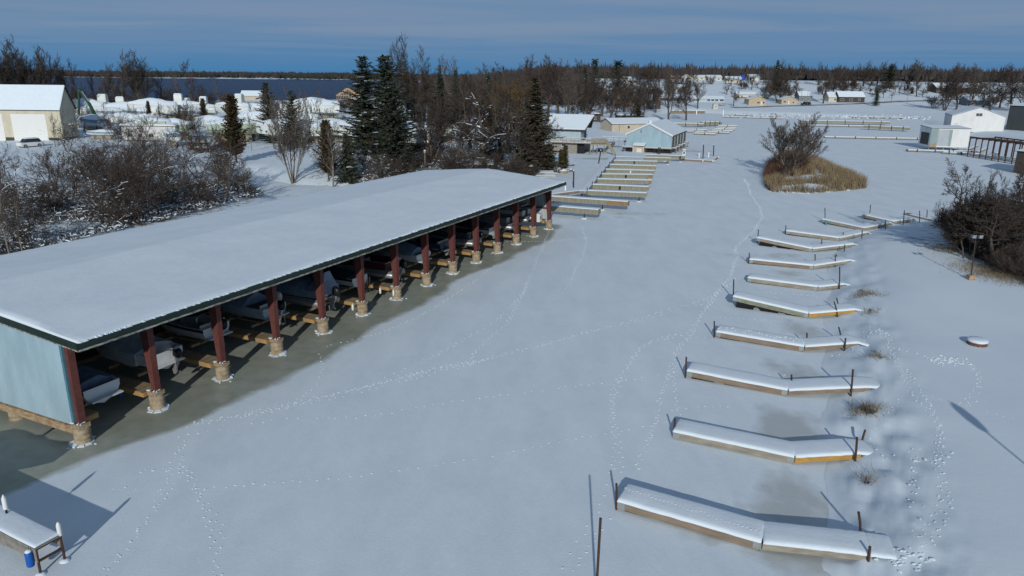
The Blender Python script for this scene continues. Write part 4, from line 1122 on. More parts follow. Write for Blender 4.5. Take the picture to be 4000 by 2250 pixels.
# fenders on the skirts
mb = MB(); mb.lathe([(.03, 0), (.13, .03), (.16, .1), (.16, .4), (.13, .5), (.05, .56)], 10); jug_b = mb.mesh('fender', M['black'], smooth=True, auto=50); jug_w = mb.mesh('fender', M['white'], smooth=True, auto=50)
for k, u_, me_, lab in ((3, .5, jug_b, 'black fender on the skirt of the fourth skirted dock'), (5, .48, jug_b, 'black jug fender on the skirt of the sixth skirted dock'), (6, .52, jug_w, 'white fender on the skirt of the seventh skirted dock'), (8, .48, jug_b, 'black fender on the skirt of the ninth skirted dock'), (11, .88, jug_b, 'dark tyre fender near the end of the farthest skirted dock')):
    _, A, B, d, n, L_, ang = sd_out[k]; p = A[:2] + d * L_ * u_ - n * .22
    tag(link('fender', me_, None, (p[0], p[1], .78)), lab, 'fender', 'fenders on the skirted docks')
# floating service dock with pedestals, piles and bumpers
A, B, Cn = at(2674, 622, .4), at(2786, 628, .4), at(2806, 612, .4)
t = thing('service_dock', 'low floating dock with white pedestals and red tipped bumpers right of the skirted docks', 'dock', (A[0], A[1], 0))
poly = [(0, 0), (B[0] - A[0], B[1] - A[1]), (Cn[0] - A[0], Cn[1] - A[1]), (Cn[0] - A[0] - 1.6, Cn[1] - A[1] + .3), (B[0] - A[0] - 2.0, B[1] - A[1] + 2.4), (0, 2.3)]
MB().prism([(x, y, .05) for x, y in poly], (0, 0, .38)).build('frame', M['brown_board'], t)
MB().prism([(x * .995 + .02, y * .99 + .02, .432) for x, y in poly], (0, 0, .1)).build('snow_cap', M['snow'], t)
for x, y in ((poly[1][0] - .1, poly[1][1] - .1), (poly[2][0], poly[2][1] - .15), (poly[1][0] - 2.4, poly[1][1] + .0), (poly[1][0] + .6, poly[1][1] + 1.0)):
    mb = MB(); mb.lathe([(.1, 0), (.17, .05), (.17, .4), (.1, .5)], 10, (x, y)); bo = mb.build('bumper', M['white'], t, smooth=True); mb = MB(); mb.lathe([(.175, .02), (.178, .14)], 10, (x, y)); mb.build('red_band', mat('bumper_red', (.30, .03, .03), .6, var=.2), bo)
for px, py, lab in ((2730, 617, 'left white service pedestal on the floating dock'), (2767, 614, 'right white service pedestal on the floating dock')):
    p = at(px, py, .53)
    t = thing('service_pedestal', lab, 'pedestal', p); mb = MB(); mb.box(-.12, .12, -.12, .12, 0, .75); mb.build('body', M['white'], t); mb = MB(); mb.lathe([(.24, .75), (.28, .9), (.22, 1.08), (.08, 1.14)], 10); mb.build('head', M['white'], t, smooth=True)
for pb, pt, lab in (((2746, 619), (2748.5, 564), 'left tall black pile beside the floating dock'), ((2787, 610), (2788.5, 566), 'right tall black pile beside the floating dock'), ((2571, 604), (2573, 574), 'left of two close black piles before the blue boathouse'), ((2577, 604), (2579, 574), 'right of two close black piles before the blue boathouse'),
                    ((2338, 639), (2347, 588), 'black pile with snow tip alone on the ice before the blue house'), ((2240.6, 733), (2241, 668), 'black pile with snow tip beside the angled walkway')):
    B = at(*pb); Tp = far(*pt, B[1]); v = Tp - B
    mb = MB(); mb.tube([(0, 0, -.3), tuple(v)], .13, 8); o = mb.build('dock_pile', M['black_steel'], None, smooth=True, auto=40, loc=B); tag(o, lab, 'pile', 'tall black piles in the channel')
    mb = MB(); mb.lathe([(.14, v[2]), (.15, v[2] + .08), (.06, v[2] + .2)], 8, v[:2]); mb.build('snow_tip', M['snow'], o, smooth=True)
p = at(2208, 745); t = thing('white_marker', 'small white marker post beside the angled walkway', 'post', p); mb = MB(); mb.box(-.12, .12, -.1, .1, 0, 1.4); mb.build('post', M['white'], t); mb = MB(); mb.lathe([(.18, 1.4), (.15, 1.55), (.05, 1.6)], 8); mb.build('snow_tip', M['snow'], t, smooth=True)
# ------------------------------------------------------------------ buildings
def wallmat(name, c, var=.15): return mat(name, c, .8, var=var, scale=.8, stretch=(1, 1, .4))
M['tan'] = wallmat('tan_siding', (.50, .40, .27)); M['beige'] = wallmat('beige_siding', (.52, .46, .36)); M['cream'] = wallmat('cream_siding', (.60, .56, .42))
M['brown_siding'] = wallmat('brown_siding', (.075, .06, .05)); M['grey_siding'] = wallmat('grey_siding', (.20, .22, .23)); M['white_siding'] = wallmat('white_siding', (.66, .66, .63))
M['blue_siding'] = wallmat('blue_siding', (.28, .42, .50)); M['pale_blue'] = wallmat('pale_blue_siding', (.42, .52, .56)); M['red_siding'] = wallmat('red_siding', (.13, .045, .04))
M['block'] = mat('block_wall', (.29, .28, .245), .9, c2=(.22, .21, .18), scale=2); M['roof_dark'] = mat('roof_dark', (.05, .05, .055), .9, var=.3); M['trim_white'] = mat('trim_white', (.68, .68, .66), .7, var=.08)
M['tarp_bright'] = mat('tarp_bright', (.01, .08, .50), .6, var=.3); M['olive_green'] = mat('machine_green', (.02, .07, .04), .6, var=.3); M['raw_wood'] = mat('raw_wood', (.48, .33, .17), .8, var=.25, scale=2)
M['dark_wall'] = wallmat('dark_wall', (.07, .085, .09))

def frame_of(A, B):
    d = np.array(B[:2]) - np.array(A[:2]); L_ = np.hypot(*d); return L_, math.atan2(d[1], d[0])
def opening(root, face, L_, D, spec, n_):
    """window or door on face front/right/left/back. spec = (kind, a0, a1, z0, z1) with a as fraction along the face"""
    kind, a0, a1, z0, z1 = spec
    span = L_ if face in ('front', 'back') else D
    p0, p1 = a0 * span, a1 * span
    def bx(mb_, u0, u1, za, zb, o0, o1):
        if face == 'front': mb_.box(u0, u1, -o1, -o0, za, zb)
        elif face == 'back': mb_.box(u0, u1, D + o0, D + o1, za, zb)
        elif face == 'right': mb_.box(L_ + o0, L_ + o1, u0, u1, za, zb)
        else: mb_.box(-o1, -o0, u0, u1, za, zb)
    t = .09
    if kind in ('window', 'dark_window'):
        mb_ = MB()
        bx(mb_, p0 - t, p1 + t, z0 - t, z0, .0, .05); bx(mb_, p0 - t, p1 + t, z1, z1 + t, 0, .05); bx(mb_, p0 - t, p0, z0, z1, 0, .05); bx(mb_, p1, p1 + t, z0, z1, 0, .05)
        if p1 - p0 > 1.1: bx(mb_, (p0 + p1) / 2 - .03, (p0 + p1) / 2 + .03, z0, z1, .012, .045)
        w = mb_.build('window', M['trim_white'], root)
        mb_ = MB(); bx(mb_, p0, p1, z0, z1, .003, .010); mb_.build('pane', M['glass_dark'], w)
    elif kind == 'slot':
        mb_ = MB(); bx(mb_, p0, p1, z0, z1, .003, .02); mb_.build('opening', M['black'], root)
    else:
        m_ = {'door': M['trim_white'], 'dark_door': M['brown_siding'], 'garage': M['white'], 'panel': M['grey_steel'], 'panel_tan': M['concrete'], 'panel_teal': wallmat('panel_teal', (.27, .36, .36)), 'panel_light': M['pale_steel']}[kind]
        mb_ = MB(); bx(mb_, p0, p1, z0, z1, .003, .05); dr = mb_.build('garage_door' if kind == 'garage' else ('door' if 'door' in kind else 'wall_panel'), m_, root)
        if kind == 'garage':
            mb_ = MB(); k = z0 + .6
            while k < z1 - .1: bx(mb_, p0 + .02, p1 - .02, k, k + .03, .05, .056); k += .62
            tag(mb_.build('door_joint', M['offwhite'], dr), kind='stuff')
        elif 'door' in kind:
            mb_ = MB(); bx(mb_, p1 - .18, p1 - .1, (z0 + z1) / 2 - .1, (z0 + z1) / 2, .05, .09); mb_.build('handle', M['galv'], dr)
def house(name, label, cat, A, B, depth, wall_h, ridge_h, ridge='x', wall='beige', over=.35, zb=None, openings=(), group=None, snow=.18, roof_m='roof_dark', base=None, z0=-.8, ribs=0.0, snow_m=None, trim=False, split=.5):
    L_, ang = frame_of(A, B); zb = A[2] if zb is None else zb; D = depth
    t = thing(name, label, cat, (A[0], A[1], zb), ang, group)
    wm = M[wall] if isinstance(wall, str) else wall
    mb_ = MB()
    if ridge == 'x':
        y = D * split
        mb_.prism([(0, 0, z0), (0, 0, wall_h), (0, y, ridge_h), (0, D, wall_h), (0, D, z0)], (L_, 0, 0))
    elif ridge == 'y':
        mb_.prism([(0, 0, z0), (L_, 0, z0), (L_, 0, wall_h), (L_ * split, 0, ridge_h), (0, 0, wall_h)], (0, D, 0))
    else:      # single slope, high at the front
        mb_.prism([(0, 0, z0), (0, 0, wall_h), (0, D, ridge_h), (0, D, z0)], (L_, 0, 0))
    mb_.build('wall', wm, t)
    if ribs:
        mb_ = MB(); x = ribs
        while x < L_ - .05:
            zz = wall_h - .02 if ridge != 'y' else wall_h + (ridge_h - wall_h) * (1 - abs(x / L_ - .5) * 2) - .05
            mb_.box(x - .02, x + .02, -.022, -.002, (base[1] if base else max(z0, 0)) + .01, zz); x += ribs
        tag(mb_.build('rib', wm, t), kind='stuff')
        mb_ = MB(); x = ribs
        while x < D - .05: mb_.box(L_ + .002, L_ + .022, x - .02, x + .02, .05, wall_h - .02); mb_.box(-.022, -.002, x - .02, x + .02, .05, wall_h - .02); x += ribs
        if ridge == 'x' or ridge == 'y': tag(mb_.build('side_rib', wm, t), kind='stuff')
    if base:
        mb_ = MB(); mb_.box(-.03, L_ + .03, -.03, D + .03, z0 + .01, base[1]); mb_.build('base_course', M[base[0]], t)
    th = .12
    planes = []
    if ridge == 'x':
        y = D * split; k1 = (ridge_h - wall_h) / y; k2 = (ridge_h - wall_h) / (D - y)
        planes = [[(-over, -over, wall_h - k1 * over), (L_ + over, -over, wall_h - k1 * over), (L_ + over, y, ridge_h), (-over, y, ridge_h)], [(-over, y, ridge_h), (L_ + over, y, ridge_h), (L_ + over, D + over, wall_h - k2 * over), (-over, D + over, wall_h - k2 * over)]]
    elif ridge == 'y':
        x = L_ * split; k1 = (ridge_h - wall_h) / x; k2 = (ridge_h - wall_h) / (L_ - x)
        planes = [[(-over, -over, wall_h - k1 * over), (x, -over, ridge_h), (x, D + over, ridge_h), (-over, D + over, wall_h - k1 * over)], [(x, -over, ridge_h), (L_ + over, -over, wall_h - k2 * over), (L_ + over, D + over, wall_h - k2 * over), (x, D + over, ridge_h)]]
    else:
        k = (ridge_h - wall_h) / D
        planes = [[(-over, -over, wall_h - k * over), (L_ + over, -over, wall_h - k * over), (L_ + over, D + over, ridge_h + k * over), (-over, D + over, ridge_h + k * over)]]
    mb_ = MB()
    for p in planes: mb_.hexa([(x, y, z + .01) for x, y, z in p] + [(x, y, z + .01 + th) for x, y, z in p])
    ro = mb_.build('roof', M[roof_m], t)
    if snow:
        for p in planes:
            c = np.mean(np.array(p), 0); mb_ = MB(); q = [np.array(v) for v in p]
            ins = [v + (c - v) / np.linalg.norm(c - v) * .05 for v in q]; ins2 = [v + (c - v) / np.linalg.norm(c - v) * .22 for v in q]
            # keep the ridge edges closed
            mb_.hexa([(v[0], v[1], v[2] + th + .014) for v in ins] + [(v[0], v[1], v[2] + th + snow * random.uniform(.92, 1.05)) for v in ins2])
            mb_.build('roof_snow', snow_m or M['snow'], ro, smooth=False)
    if trim:
        mb_ = MB()
        if ridge == 'y':
            for s_ in (0, 1):
                a, b = (-over, wall_h - k1 * over) if s_ == 0 else (L_ + over, wall_h - k2 * over), (L_ * split, ridge_h)
                mb_.hexa([(a[0], -over - .03, a[1] - .12), (b[0], -over - .03, b[1] - .12), (b[0], -over - .003, b[1] - .12), (a[0], -over - .003, a[1] - .12), (a[0], -over - .03, a[1] + .2), (b[0], -over - .03, b[1] + .2), (b[0], -over - .003, b[1] + .2), (a[0], -over - .003, a[1] + .2)])
            mb_.build('bargeboard', M['trim_white'], t)
    for i, (face, *sp) in enumerate(openings): opening(t, face, L_, D, sp, i)
    return t, L_, ang, D
def hpx(name, label, cat, bl, br, eave_y, ridge_y, depth, **kw):
    A, B = hit(*bl), hit(*br)
    zb = min(A[2], B[2]); Ym = (A[1] + B[1]) / 2
    # keep the front facing the camera: give both ends the same distance unless told
    if kw.pop('square', True): B = far(br[0], br[1], A[1]); zb = A[2]
    wh = max(height_at((bl[0] + br[0]) / 2, eave_y, A[1]) - zb, 1.2); rd = kw.get('ridge', 'x'); Yr = A[1] + (depth * .5 if rd == 'x' else 0)
    rh = max(height_at((bl[0] + br[0]) / 2, ridge_y, Yr) - zb, wh + .25)
    return house(name, label, cat, A, B, depth, wh, rh, zb=zb, **kw)

# --- white-doored garage at the far left
A, B = hit(-150, 548), hit(250, 547); B = far(250, 547, A[1])
wh = height_at(240, 424, A[1]) - A[2]; rh = height_at(250, 337, A[1] + 3.4) - A[2]
L_ = B[0] - A[0]
house('storage_garage', 'long cream storage garage with snowy roof and white doors at far left', 'garage', A, B, 6.8, wh, rh, wall='cream', base=('brown_siding', .9), ribs=.6, openings=(
    ('front', 'garage', (58 + 150) / 400, (192 + 150) / 400, 0, wh * .82), ('front', 'garage', (-100 + 150) / 400, (24 + 150) / 400, 0, wh * .82)), snow=.22)

# --- blue boathouse on piles in mid channel
A, B = at(2445.6, 570, 1.4), at(2621, 578, 1.4); Bk = at(2673.7, 551.6, 1.4)
dep = np.hypot(*(Bk - B)[:2]); wh = height_at(2623, 531, B[1]) - 1.4; rh = height_at(2534, 484, (A[1] + B[1]) / 2) - 1.4
t, L_, ang, D = house('blue_boathouse', 'blue board boathouse with snowy gable roof standing on piles in the channel', 'boathouse', A, B, dep, wh, rh, ridge='y', wall='blue_steel', zb=1.4, z0=0.0, over=.3, snow=.2, ribs=.32, trim=True, openings=(('front', 'slot', .31, .325, rh * .60, rh * .72),))
for k in range(5):
    y = D * (.06 + .2 * k); mb = MB(); mb.box(L_ + .03, L_ + .06, y, y + D * .11, .05, wh - .25); mb.build('bay_shade', M['black'], t)  # black panels paint the shaded inside of the open bays
    mb = MB(); mb.box(L_ + .0, L_ + .14, y + D * .12, y + D * .12 + .35, 0, wh - .1); mb.build('bay_post', M['pale_steel'] if k % 2 else M['beam_wood'], t)
mb = MB(); mb.box(-.9, L_ + .3, -1.0, -.05, -.3, -.04); dk = mb.build('front_deck', M['grey_wood'], t)
V, F_ = snow_cap_mesh((-.9, -1.0), (L_ + .3, -1.0), (0, 1), .93, -.04, -.04, .12, seed=200); cap_obj('deck_snow', V, F_, dk)
for k in range(7):
    mb = MB(); x = -.6 + (L_ + .6) * k / 6; mb.tube([(x, -.6, -1.8), (x, -.6, -.3)], .14, 7); mb.build('pile', M['rust'], t)
for k in range(5):
    y = D * (.05 + .21 * k); mb = MB(); mb.box(L_ + .1, L_ + 1.3, y, y + .9, -.3, -.05); fd = mb.build('finger_deck', M['grey_wood'], t)
    mb = MB(); mb.box(L_ + .15, L_ + 1.25, y + .05, y + .85, -.046, .06); mb.build('deck_snow', M['snow'], fd); mb = MB(); mb.tube([(L_ + 1.1, y + .4, -1.8), (L_ + 1.1, y + .4, -.3)], .16, 7); mb.build('pile', M['grey_wood'], t)
mb = MB(); mb.box(0, L_, .1, D, -1.5, -.1); mb.build('underfloor_shade', M['black'], t)  # solid black block, painted shade between the piles under the floor
mb = MB(); mb.lathe([(.45, rh + .12), (.5, rh + .3), (.5, rh + .62), (.56, rh + .66), (.3, rh + .95), (.05, rh + 1.0)], 10, (L_ / 2, .6)); mb.build('roof_vent', M['snow'], t, smooth=True, auto=40)
# kiosk
A, B = at(2471, 594, .0), at(2513.5, 596.5, .0)
wh = height_at(2472, 569, A[1]); rh = height_at(2492, 551, A[1] + 2.2)
house('kiosk', 'small tan shed with white trim in front of the blue boathouse', 'kiosk', A, B, 2.4, wh, rh, ridge='shed', wall='tan', zb=0, z0=-.2, over=.2, snow=.12, openings=(('front', 'door', .36, .83, .05, 1.05), ('front', 'door', -.0, .05, 0, wh - .05), ('front', 'door', .95, 1.0, 0, wh - .05)))
# small white service shed beside the farthest skirted dock
A, B = at(2665, 607.5, 1.4), at(2678, 608, 1.4)
house('pump_hut', 'little white hut at the end of the farthest skirted dock', 'hut', A, B, .9, 1.0, 1.25, wall='white_siding', zb=1.45, z0=0, over=.08, snow=.1, openings=(('front', 'window', .25, .75, .35, .75),))

# --- tan long building behind the boathouse
A = hit(2390, 514); B = hit(2588, 508)
B = far(2588, 508, A[1] + 6)
wh = height_at(2390, 484, A[1]) - A[2]; rh = height_at(2390, 464, A[1] + 4) - A[2]
house('long_building', 'long tan building with snowy roof behind the blue boathouse', 'building', A, B, 9, wh, max(rh, wh + 1.2), wall='beige', openings=(('front', 'window', .30, .345, .9, 1.8), ('front', 'slot', .145, .15, 0, wh * .95), ('front', 'window', .7, .74, .9, 1.8)), roof_m='brown_siding')
A = hit(2300, 476); B = far(2345, 476, A[1]); house('dark_cabin', 'dark cabin half hidden by snow lined branches behind the blue house', 'cabin', A, B, 7, 3.2, 4.6, wall='brown_siding', openings=(('front', 'dark_window', .3, .6, 1, 2),))
A = hit(2410, 474); B = far(2470, 474, A[1]); house('low_shed', 'low dark shed with snowy roof behind the long tan building', 'shed', A, B, 6, 2.4, 3.2, wall='brown_siding')

# --- blue house with wide deck over the ice
A, B = at(2152, 592, .3), at(2262, 596, .3); d = (B - A)[:2]; L_ = np.hypot(*d); d /= L_; n = np.array([-d[1], d[0]]); ang = math.atan2(d[1], d[0])
t = thing('lake_house', 'pale blue house with big snowy roof and raised deck beside the ice', 'house', A, ang)
zd = height_at(2200, 552, A[1]) - .3            # deck level
H2 = height_at(2200, 508, A[1]) - .3; D = 11.0
MB().box(.3, L_ * .92, 0, D - .5, -.6, zd - .25).build('lower_wall', M['block'], t)
mb = MB(); mb.box(L_ * .92, L_ + 1.2, .6, D - .5, -.6, zd - .25); mb.build('carport_shade', M['black'], t)  # solid black block paints the shade under the upper floor and deck
mb = MB(); mb.prism([(-.3, 1.6, zd), (-.3, 1.6, H2), (-.3, 6.2, H2 + 3.0), (-.3, D, H2), (-.3, D, zd)], (L_ + .3, 0, 0)); mb.build('upper_wall', M['pale_blue'], t)
r0, r1 = 0.6, 6.2; ov = 2.6
rg = height_at(2300, 452, A[1] + r1) - .3
k1 = (rg - H2) / (r1 - r0)
P1 = [(-1.6, r0, H2), (L_ + 1.2, r0, H2), (L_ + ov, r1, rg), (-1.6, r1, rg)]; P2 = [(-1.6, r1, rg), (L_ + ov, r1, rg), (L_ + 1.2, D + .6, H2), (-1.6, D + .6, H2)]
mb = MB()
for p in (P1, P2): mb.hexa(p + [(x, y, z + .22) for x, y, z in p])
ro = mb.build('roof', M['brown_siding'], t)
for p in (P1, P2):
    MB().hexa([(x * .998, y, z + .224) for x, y, z in p] + [(x * .996, y + (.08 if y == r0 else 0), z + .42) for x, y, z in p]).build('roof_snow', M['snow'], ro)
mb = MB(); mb.add([(L_ + .0, 1.6, H2), (L_, 6.2, rg - .1), (L_, D, H2), (L_, 1.6, zd), (L_, D, zd)], [(0, 1, 2, 4, 3)]); mb.build('gable', M['blue_siding'], t)
for y0, y1 in ((2.2, 3.2), (3.6, 4.8), (5.2, 6.4)):
    mb = MB(); mb.box(L_ + .01, L_ + .05, y0, y1, zd + .4, zd + 2.2); w = mb.build('window', M['trim_white'], t); mb = MB(); mb.box(L_ + .052, L_ + .06, y0 + .08, y1 - .08, zd + .48, zd + 2.12); mb.build('pane', M['glass_dark'], w)
mb = MB(); mb.box(L_ * .36, L_ * .36 + 1.3, -.05, -.003, zd - 1.2, zd - .55); w = mb.build('window', M['trim_white'], t); mb = MB(); mb.box(L_ * .36 + .1, L_ * .36 + 1.2, -.06, -.052, zd - 1.1, zd - .65); mb.build('pane', M['glass_dark'], w)
xe = L_ + 3.2
mb = MB(); mb.prism([(-1.2, -1.2, zd - .25), (xe, -1.2, zd - .25), (xe + 3.4, 1.2, zd - .25), (xe + 3.4, 4.0, zd - .25), (-1.2, 4.0, zd - .25)], (0, 0, .22)); dk = mb.build('deck', M['grey_wood'], t)
mb = MB(); mb.prism([(-1.15, -1.15, zd - .026), (xe, -1.15, zd - .026), (xe + 3.35, 1.2, zd - .026), (xe + 3.35, 4.0, zd - .026), (-1.15, 4.0, zd - .026)], (0, 0, .12)); mb.build('deck_snow', M['snow'], dk)
MB().beam((-1.2, -1.18, zd + 1.02), (xe, -1.18, zd + 1.02), .14, .1).build('hand_rail', M['grey_wood'], t)
V, F_ = snow_cap_mesh((-1.2, -1.25), (xe, -1.25), (0, 1), .15, zd + 1.07, zd + 1.07, .08, seed=210); cap_obj('rail_snow', V, F_, t)
rp_cols = [(.30, .16, .10), (.20, .28, .38), (.40, .33, .10), (.45, .44, .40), (.36, .2, .14), (.42, .38, .3)]
k = 0; x = -1.0
while x < xe - .4:
    mb = MB(); mb.box(x, x + .9, -1.20, -1.17, zd + .1, zd + .62); mb.build('rail_panel', mat('rail_panel_%d' % k, tuple(.55 * c + .22 for c in rp_cols[k % 6]), .8, var=.3, scale=4), t); mb = MB(); mb.box(x + .94, x + 1.02, -1.21, -1.15, zd, zd + 1.0); mb.build('rail_post', M['grey_wood'], t); x += 1.04; k += 1
mb = MB(); mb.hexa([(xe, -1.2, zd - .6), (xe + 3.4, 1.2, zd - .6), (xe + 3.4, 1.26, zd - .6), (xe, -1.14, zd - .6), (xe, -1.2, zd + 1.05), (xe + 3.4, 1.2, zd + 1.05), (xe + 3.4, 1.26, zd + 1.05), (xe, -1.14, zd + 1.05)]); mb.build('deck_skirt', M['old_wood'], t)
for x, y in ((xe - .2, -1.0), (xe + 1.3, .1), (xe + 2.9, 1.2), (xe + 3.3, 3.6), (xe - .2, 3.5), (L_ * .5, 3.2)):
    mb = MB(); mb.box(x - .1, x + .1, y - .1, y + .1, -.6, zd - .25); mb.build('deck_post', M['old_wood'], t)
mb = MB(); mb.hexa([(xe + 3.45, .4, zd + .9), (xe + 6.2, -.6, .2), (xe + 6.2, -.52, .2), (xe + 3.45, .48, zd + .9), (xe + 3.45, .4, zd - .3), (xe + 5.6, -.6, -.3), (xe + 5.6, -.52, -.3), (xe + 3.45, .48, zd - .3)]); st = mb.build('stair_side', M['old_wood'], t)
for k in range(9):
    f_ = k / 9; mb = MB(); mb.box(xe + 3.5 + f_ * 2.4, xe + 3.8 + f_ * 2.4, .5 - f_, 1.5 - f_, (zd - .1) * (1 - f_), (zd - .1) * (1 - f_) + .06); mb.build('stair_tread', M['snow'], st)
c = at(2268, 594, .1); ch = thing('garden_chair', 'white slatted garden chair under the deck of the blue house', 'chair', c, ang - .5)
mb = MB(); mb.hexa([(-.3, -.3, .3), (.3, -.3, .3), (.3, .35, .2), (-.3, .35, .2), (-.3, -.3, .36), (.3, -.3, .36), (.3, .35, .26), (-.3, .35, .26)]); mb.build('seat', M['white'], ch)
mb = MB(); mb.hexa([(-.3, .3, .25), (.3, .3, .25), (.3, .36, .25), (-.3, .36, .25), (-.25, .62, 1.05), (.25, .62, 1.05), (.25, .68, 1.05), (-.25, .68, 1.05)]); mb.build('backrest', M['white'], ch)
for x in (-.36, .36):
    mb = MB(); mb.box(x - .06, x + .06, -.35, .3, .55, .59); mb.build('armrest', M['white'], ch)
    for y in (-.32, .3): mb = MB(); mb.box(x - .03, x + .03, y, y + .08, -.1, .55); mb.build('leg', M['white'], ch)
for i, (px, py) in enumerate(((2273, 536), (2287, 537))):
    c = at(px, py, zd + .4); tb = thing('deck_table', 'small white %s table on the deck of the blue house' % ('left' if i == 0 else 'right'), 'table', (c[0], c[1], zd + .4)); MB().box(-.5, .5, -.35, .35, .62, .8).build('table_top', M['snow'], tb)
    for x in (-.4, .4): MB().box(x - .05, x + .05, -.05, .05, 0, .62).build('leg', M['white'], tb)
# footbridge with rails from the house to the boathouse, and gangway
A, B = at(2350, 548, 2.0), at(2446, 552, 2.0); L_, ang = frame_of(A, B)
t = thing('footbridge', 'railed footbridge between the blue house and the boathouse', 'footbridge', (A[0], A[1], 0), ang)
MB().box(0, L_, 0, 1.4, 1.75, 1.95).build('deck', M['grey_wood'], t); V, F_ = snow_cap_mesh((0, 0), (L_, 0), (0, 1), 1.4, 1.95, 1.95, .1, seed=220); cap_obj('deck_snow', V, F_, t)
for z in (2.4, 3.0): mb = MB(); mb.beam((0, 0, z), (L_, 0, z), .1, .1); mb.build('rail', M['old_wood'], t); V, F_ = snow_cap_mesh((0, -.06), (L_, -.06), (0, 1), .12, z + .05, z + .05, .1, seed=221); cap_obj('rail_snow', V, F_, t)
x = .0
while x < L_: MB().box(x, x + .1, -.05, .05, -.2, 3.0).build('post', M['old_wood'], t); x += 1.6
A, B = at(2353, 583, .6), at(2402, 563, .6); L_, ang = frame_of(A, B)
t = thing('gangway', 'snow covered gangway sloping beside the blue house stairs', 'gangway', (A[0], A[1], 0), ang)
MB().hexa([(0, 0, .0), (L_, 0, .5), (L_, 1.8, .5), (0, 1.8, .0), (0, 0, .55), (L_, 0, 1.3), (L_, 1.8, 1.3), (0, 1.8, .55)]).build('frame', M['old_wood'], t); V, F_ = snow_cap_mesh((0, 0), (L_, 0), (0, 1), 1.8, .55, 1.3, .12, seed=222); cap_obj('snow_cap', V, F_, t)

# --- white metal building, grey shed and rusty frames on the right
A, B = at(3711, 504, 1.5), at(3919, 511, 1.5); dep = np.hypot(*(at(3650, 490, 1.5) - A)[:2])
wh = height_at(3718, 452, A[1]) - 1.5; rh = height_at(3819, 421, (A[1] + B[1]) / 2) - 1.5
house('metal_building', 'white ribbed metal building with low gable on the right shore', 'building', A, B, dep, wh, rh, ridge='y', wall='white_steel', zb=1.5, ribs=.5, over=.12, snow=.15, openings=(('front', 'window', .445, .56, wh * 1.02, wh * 1.02 + 1.0), ('front', 'dark_window', .085, .12, .9, 2.0), ('front', 'door', .06, .14, 0, 2.4)))
A = at(3628, 574, .9); B = at(3779, 577, .9); Lf = at(3587, 565, .9); dep = max(np.hypot(*(Lf - A)[:2]), 5)
wh = height_at(3628, 501, A[1]) - .9
t, L_, ang, D = house('grey_shed', 'grey metal shed with patched panels and dark open end on the right shore', 'shed', A, B, dep, wh, wh + .35, ridge='shed', wall='white_steel', zb=.9, z0=0, ribs=.45, over=.15, snow=.08, openings=(('front', 'panel_teal', 0, .19, .9, wh - .1), ('front', 'panel_tan', 0, .19, 0, .88), ('front', 'panel_light', .195, .47, .35, wh - .25), ('front', 'panel_teal', .475, .55, .3, wh - .3), ('left', 'slot', .12, .85, .5, wh - 1.3)))  # left slot is a black panel, shade inside the open end painted on
for k in range(6): MB().box(L_ * k / 5.2, L_ * k / 5.2 + .25, .3, .6, -1.3, -.01).build('pile', M['grey_wood'], t)
# dark buildings at the right edge
A = at(3928, 500, 2); B = at(4200, 520, 2); house('dark_hall', 'dark blue-grey hall behind the white metal building at the right edge', 'building', A, B, 26, height_at(3928, 412, A[1]) - 2, height_at(3928, 412, A[1]) - .4, wall='dark_wall', zb=2, snow=.15)
A = at(3958, 668, .4); B = at(4240, 700, .4); house('dark_boathouse', 'dark brown boathouse cut by the right edge', 'boathouse', A, B, 8, height_at(3958, 590, A[1]) - .4, height_at(3958, 585, A[1]) + .2, ridge='shed', wall='brown_siding', zb=.4, z0=-.2, snow=.1)
# rusty pier frame
A, B = at(3778, 612, .0), at(3978, 645, .0); L_, ang = frame_of(A, B); hf = height_at(3788, 537, A[1])
t = thing('pier_frame', 'rusty skeleton frame of a roofless pier on the right', 'frame', A, ang)
nb = 8
for k in range(nb + 1):
    x = L_ * k / nb
    for y in (0, 6.5): MB().box(x - .1, x + .1, y - .1, y + .1, -.3, hf - .02).build('post', M['rust'], t)
    MB().box(x - .08, x + .08, .1, 6.4, hf - .27, hf - .03).build('cross_beam', M['rust'], t)
for y in (0, 6.5): MB().box(-.2, L_ + .2, y - .12, y + .12, hf, hf + .28).build('top_beam', M['rust'], t)
for y in (.5, 3.0, 5.6):
    MB().box(0, L_, y, y + .5, .35, .55).build('walkway', M['grey_wood'], t); V, F_ = snow_cap_mesh((0, y), (L_, y), (0, 1), .5, .55, .55, .12, seed=230); cap_obj('walkway_snow', V, F_, t)
for i, (p0, p1) in enumerate((((3783, 584), (3822, 569)), ((3822, 594), (3862, 577)), ((3868, 608), (3905, 596)))):
    A, B = at(*p0, .5), at(*p1, .9); L_, ang = frame_of(A, B); t = thing('stacked_dock', 'tilted dock section lying inside the rusty frame, %s from the left' % ORD[i], 'dock', A, ang, 'tilted dock sections')
    MB().hexa([(0, 0, -.3), (L_, 0, .1), (L_, 1.2, .1), (0, 1.2, -.3), (0, 0, 0), (L_, 0, .5), (L_, 1.2, .5), (0, 1.2, 0)]).build('frame', M['brown_board'], t); V, F_ = snow_cap_mesh((0, 0), (L_, 0), (0, 1), 1.2, 0, .5, .12, seed=240 + i); cap_obj('snow_cap', V, F_, t)
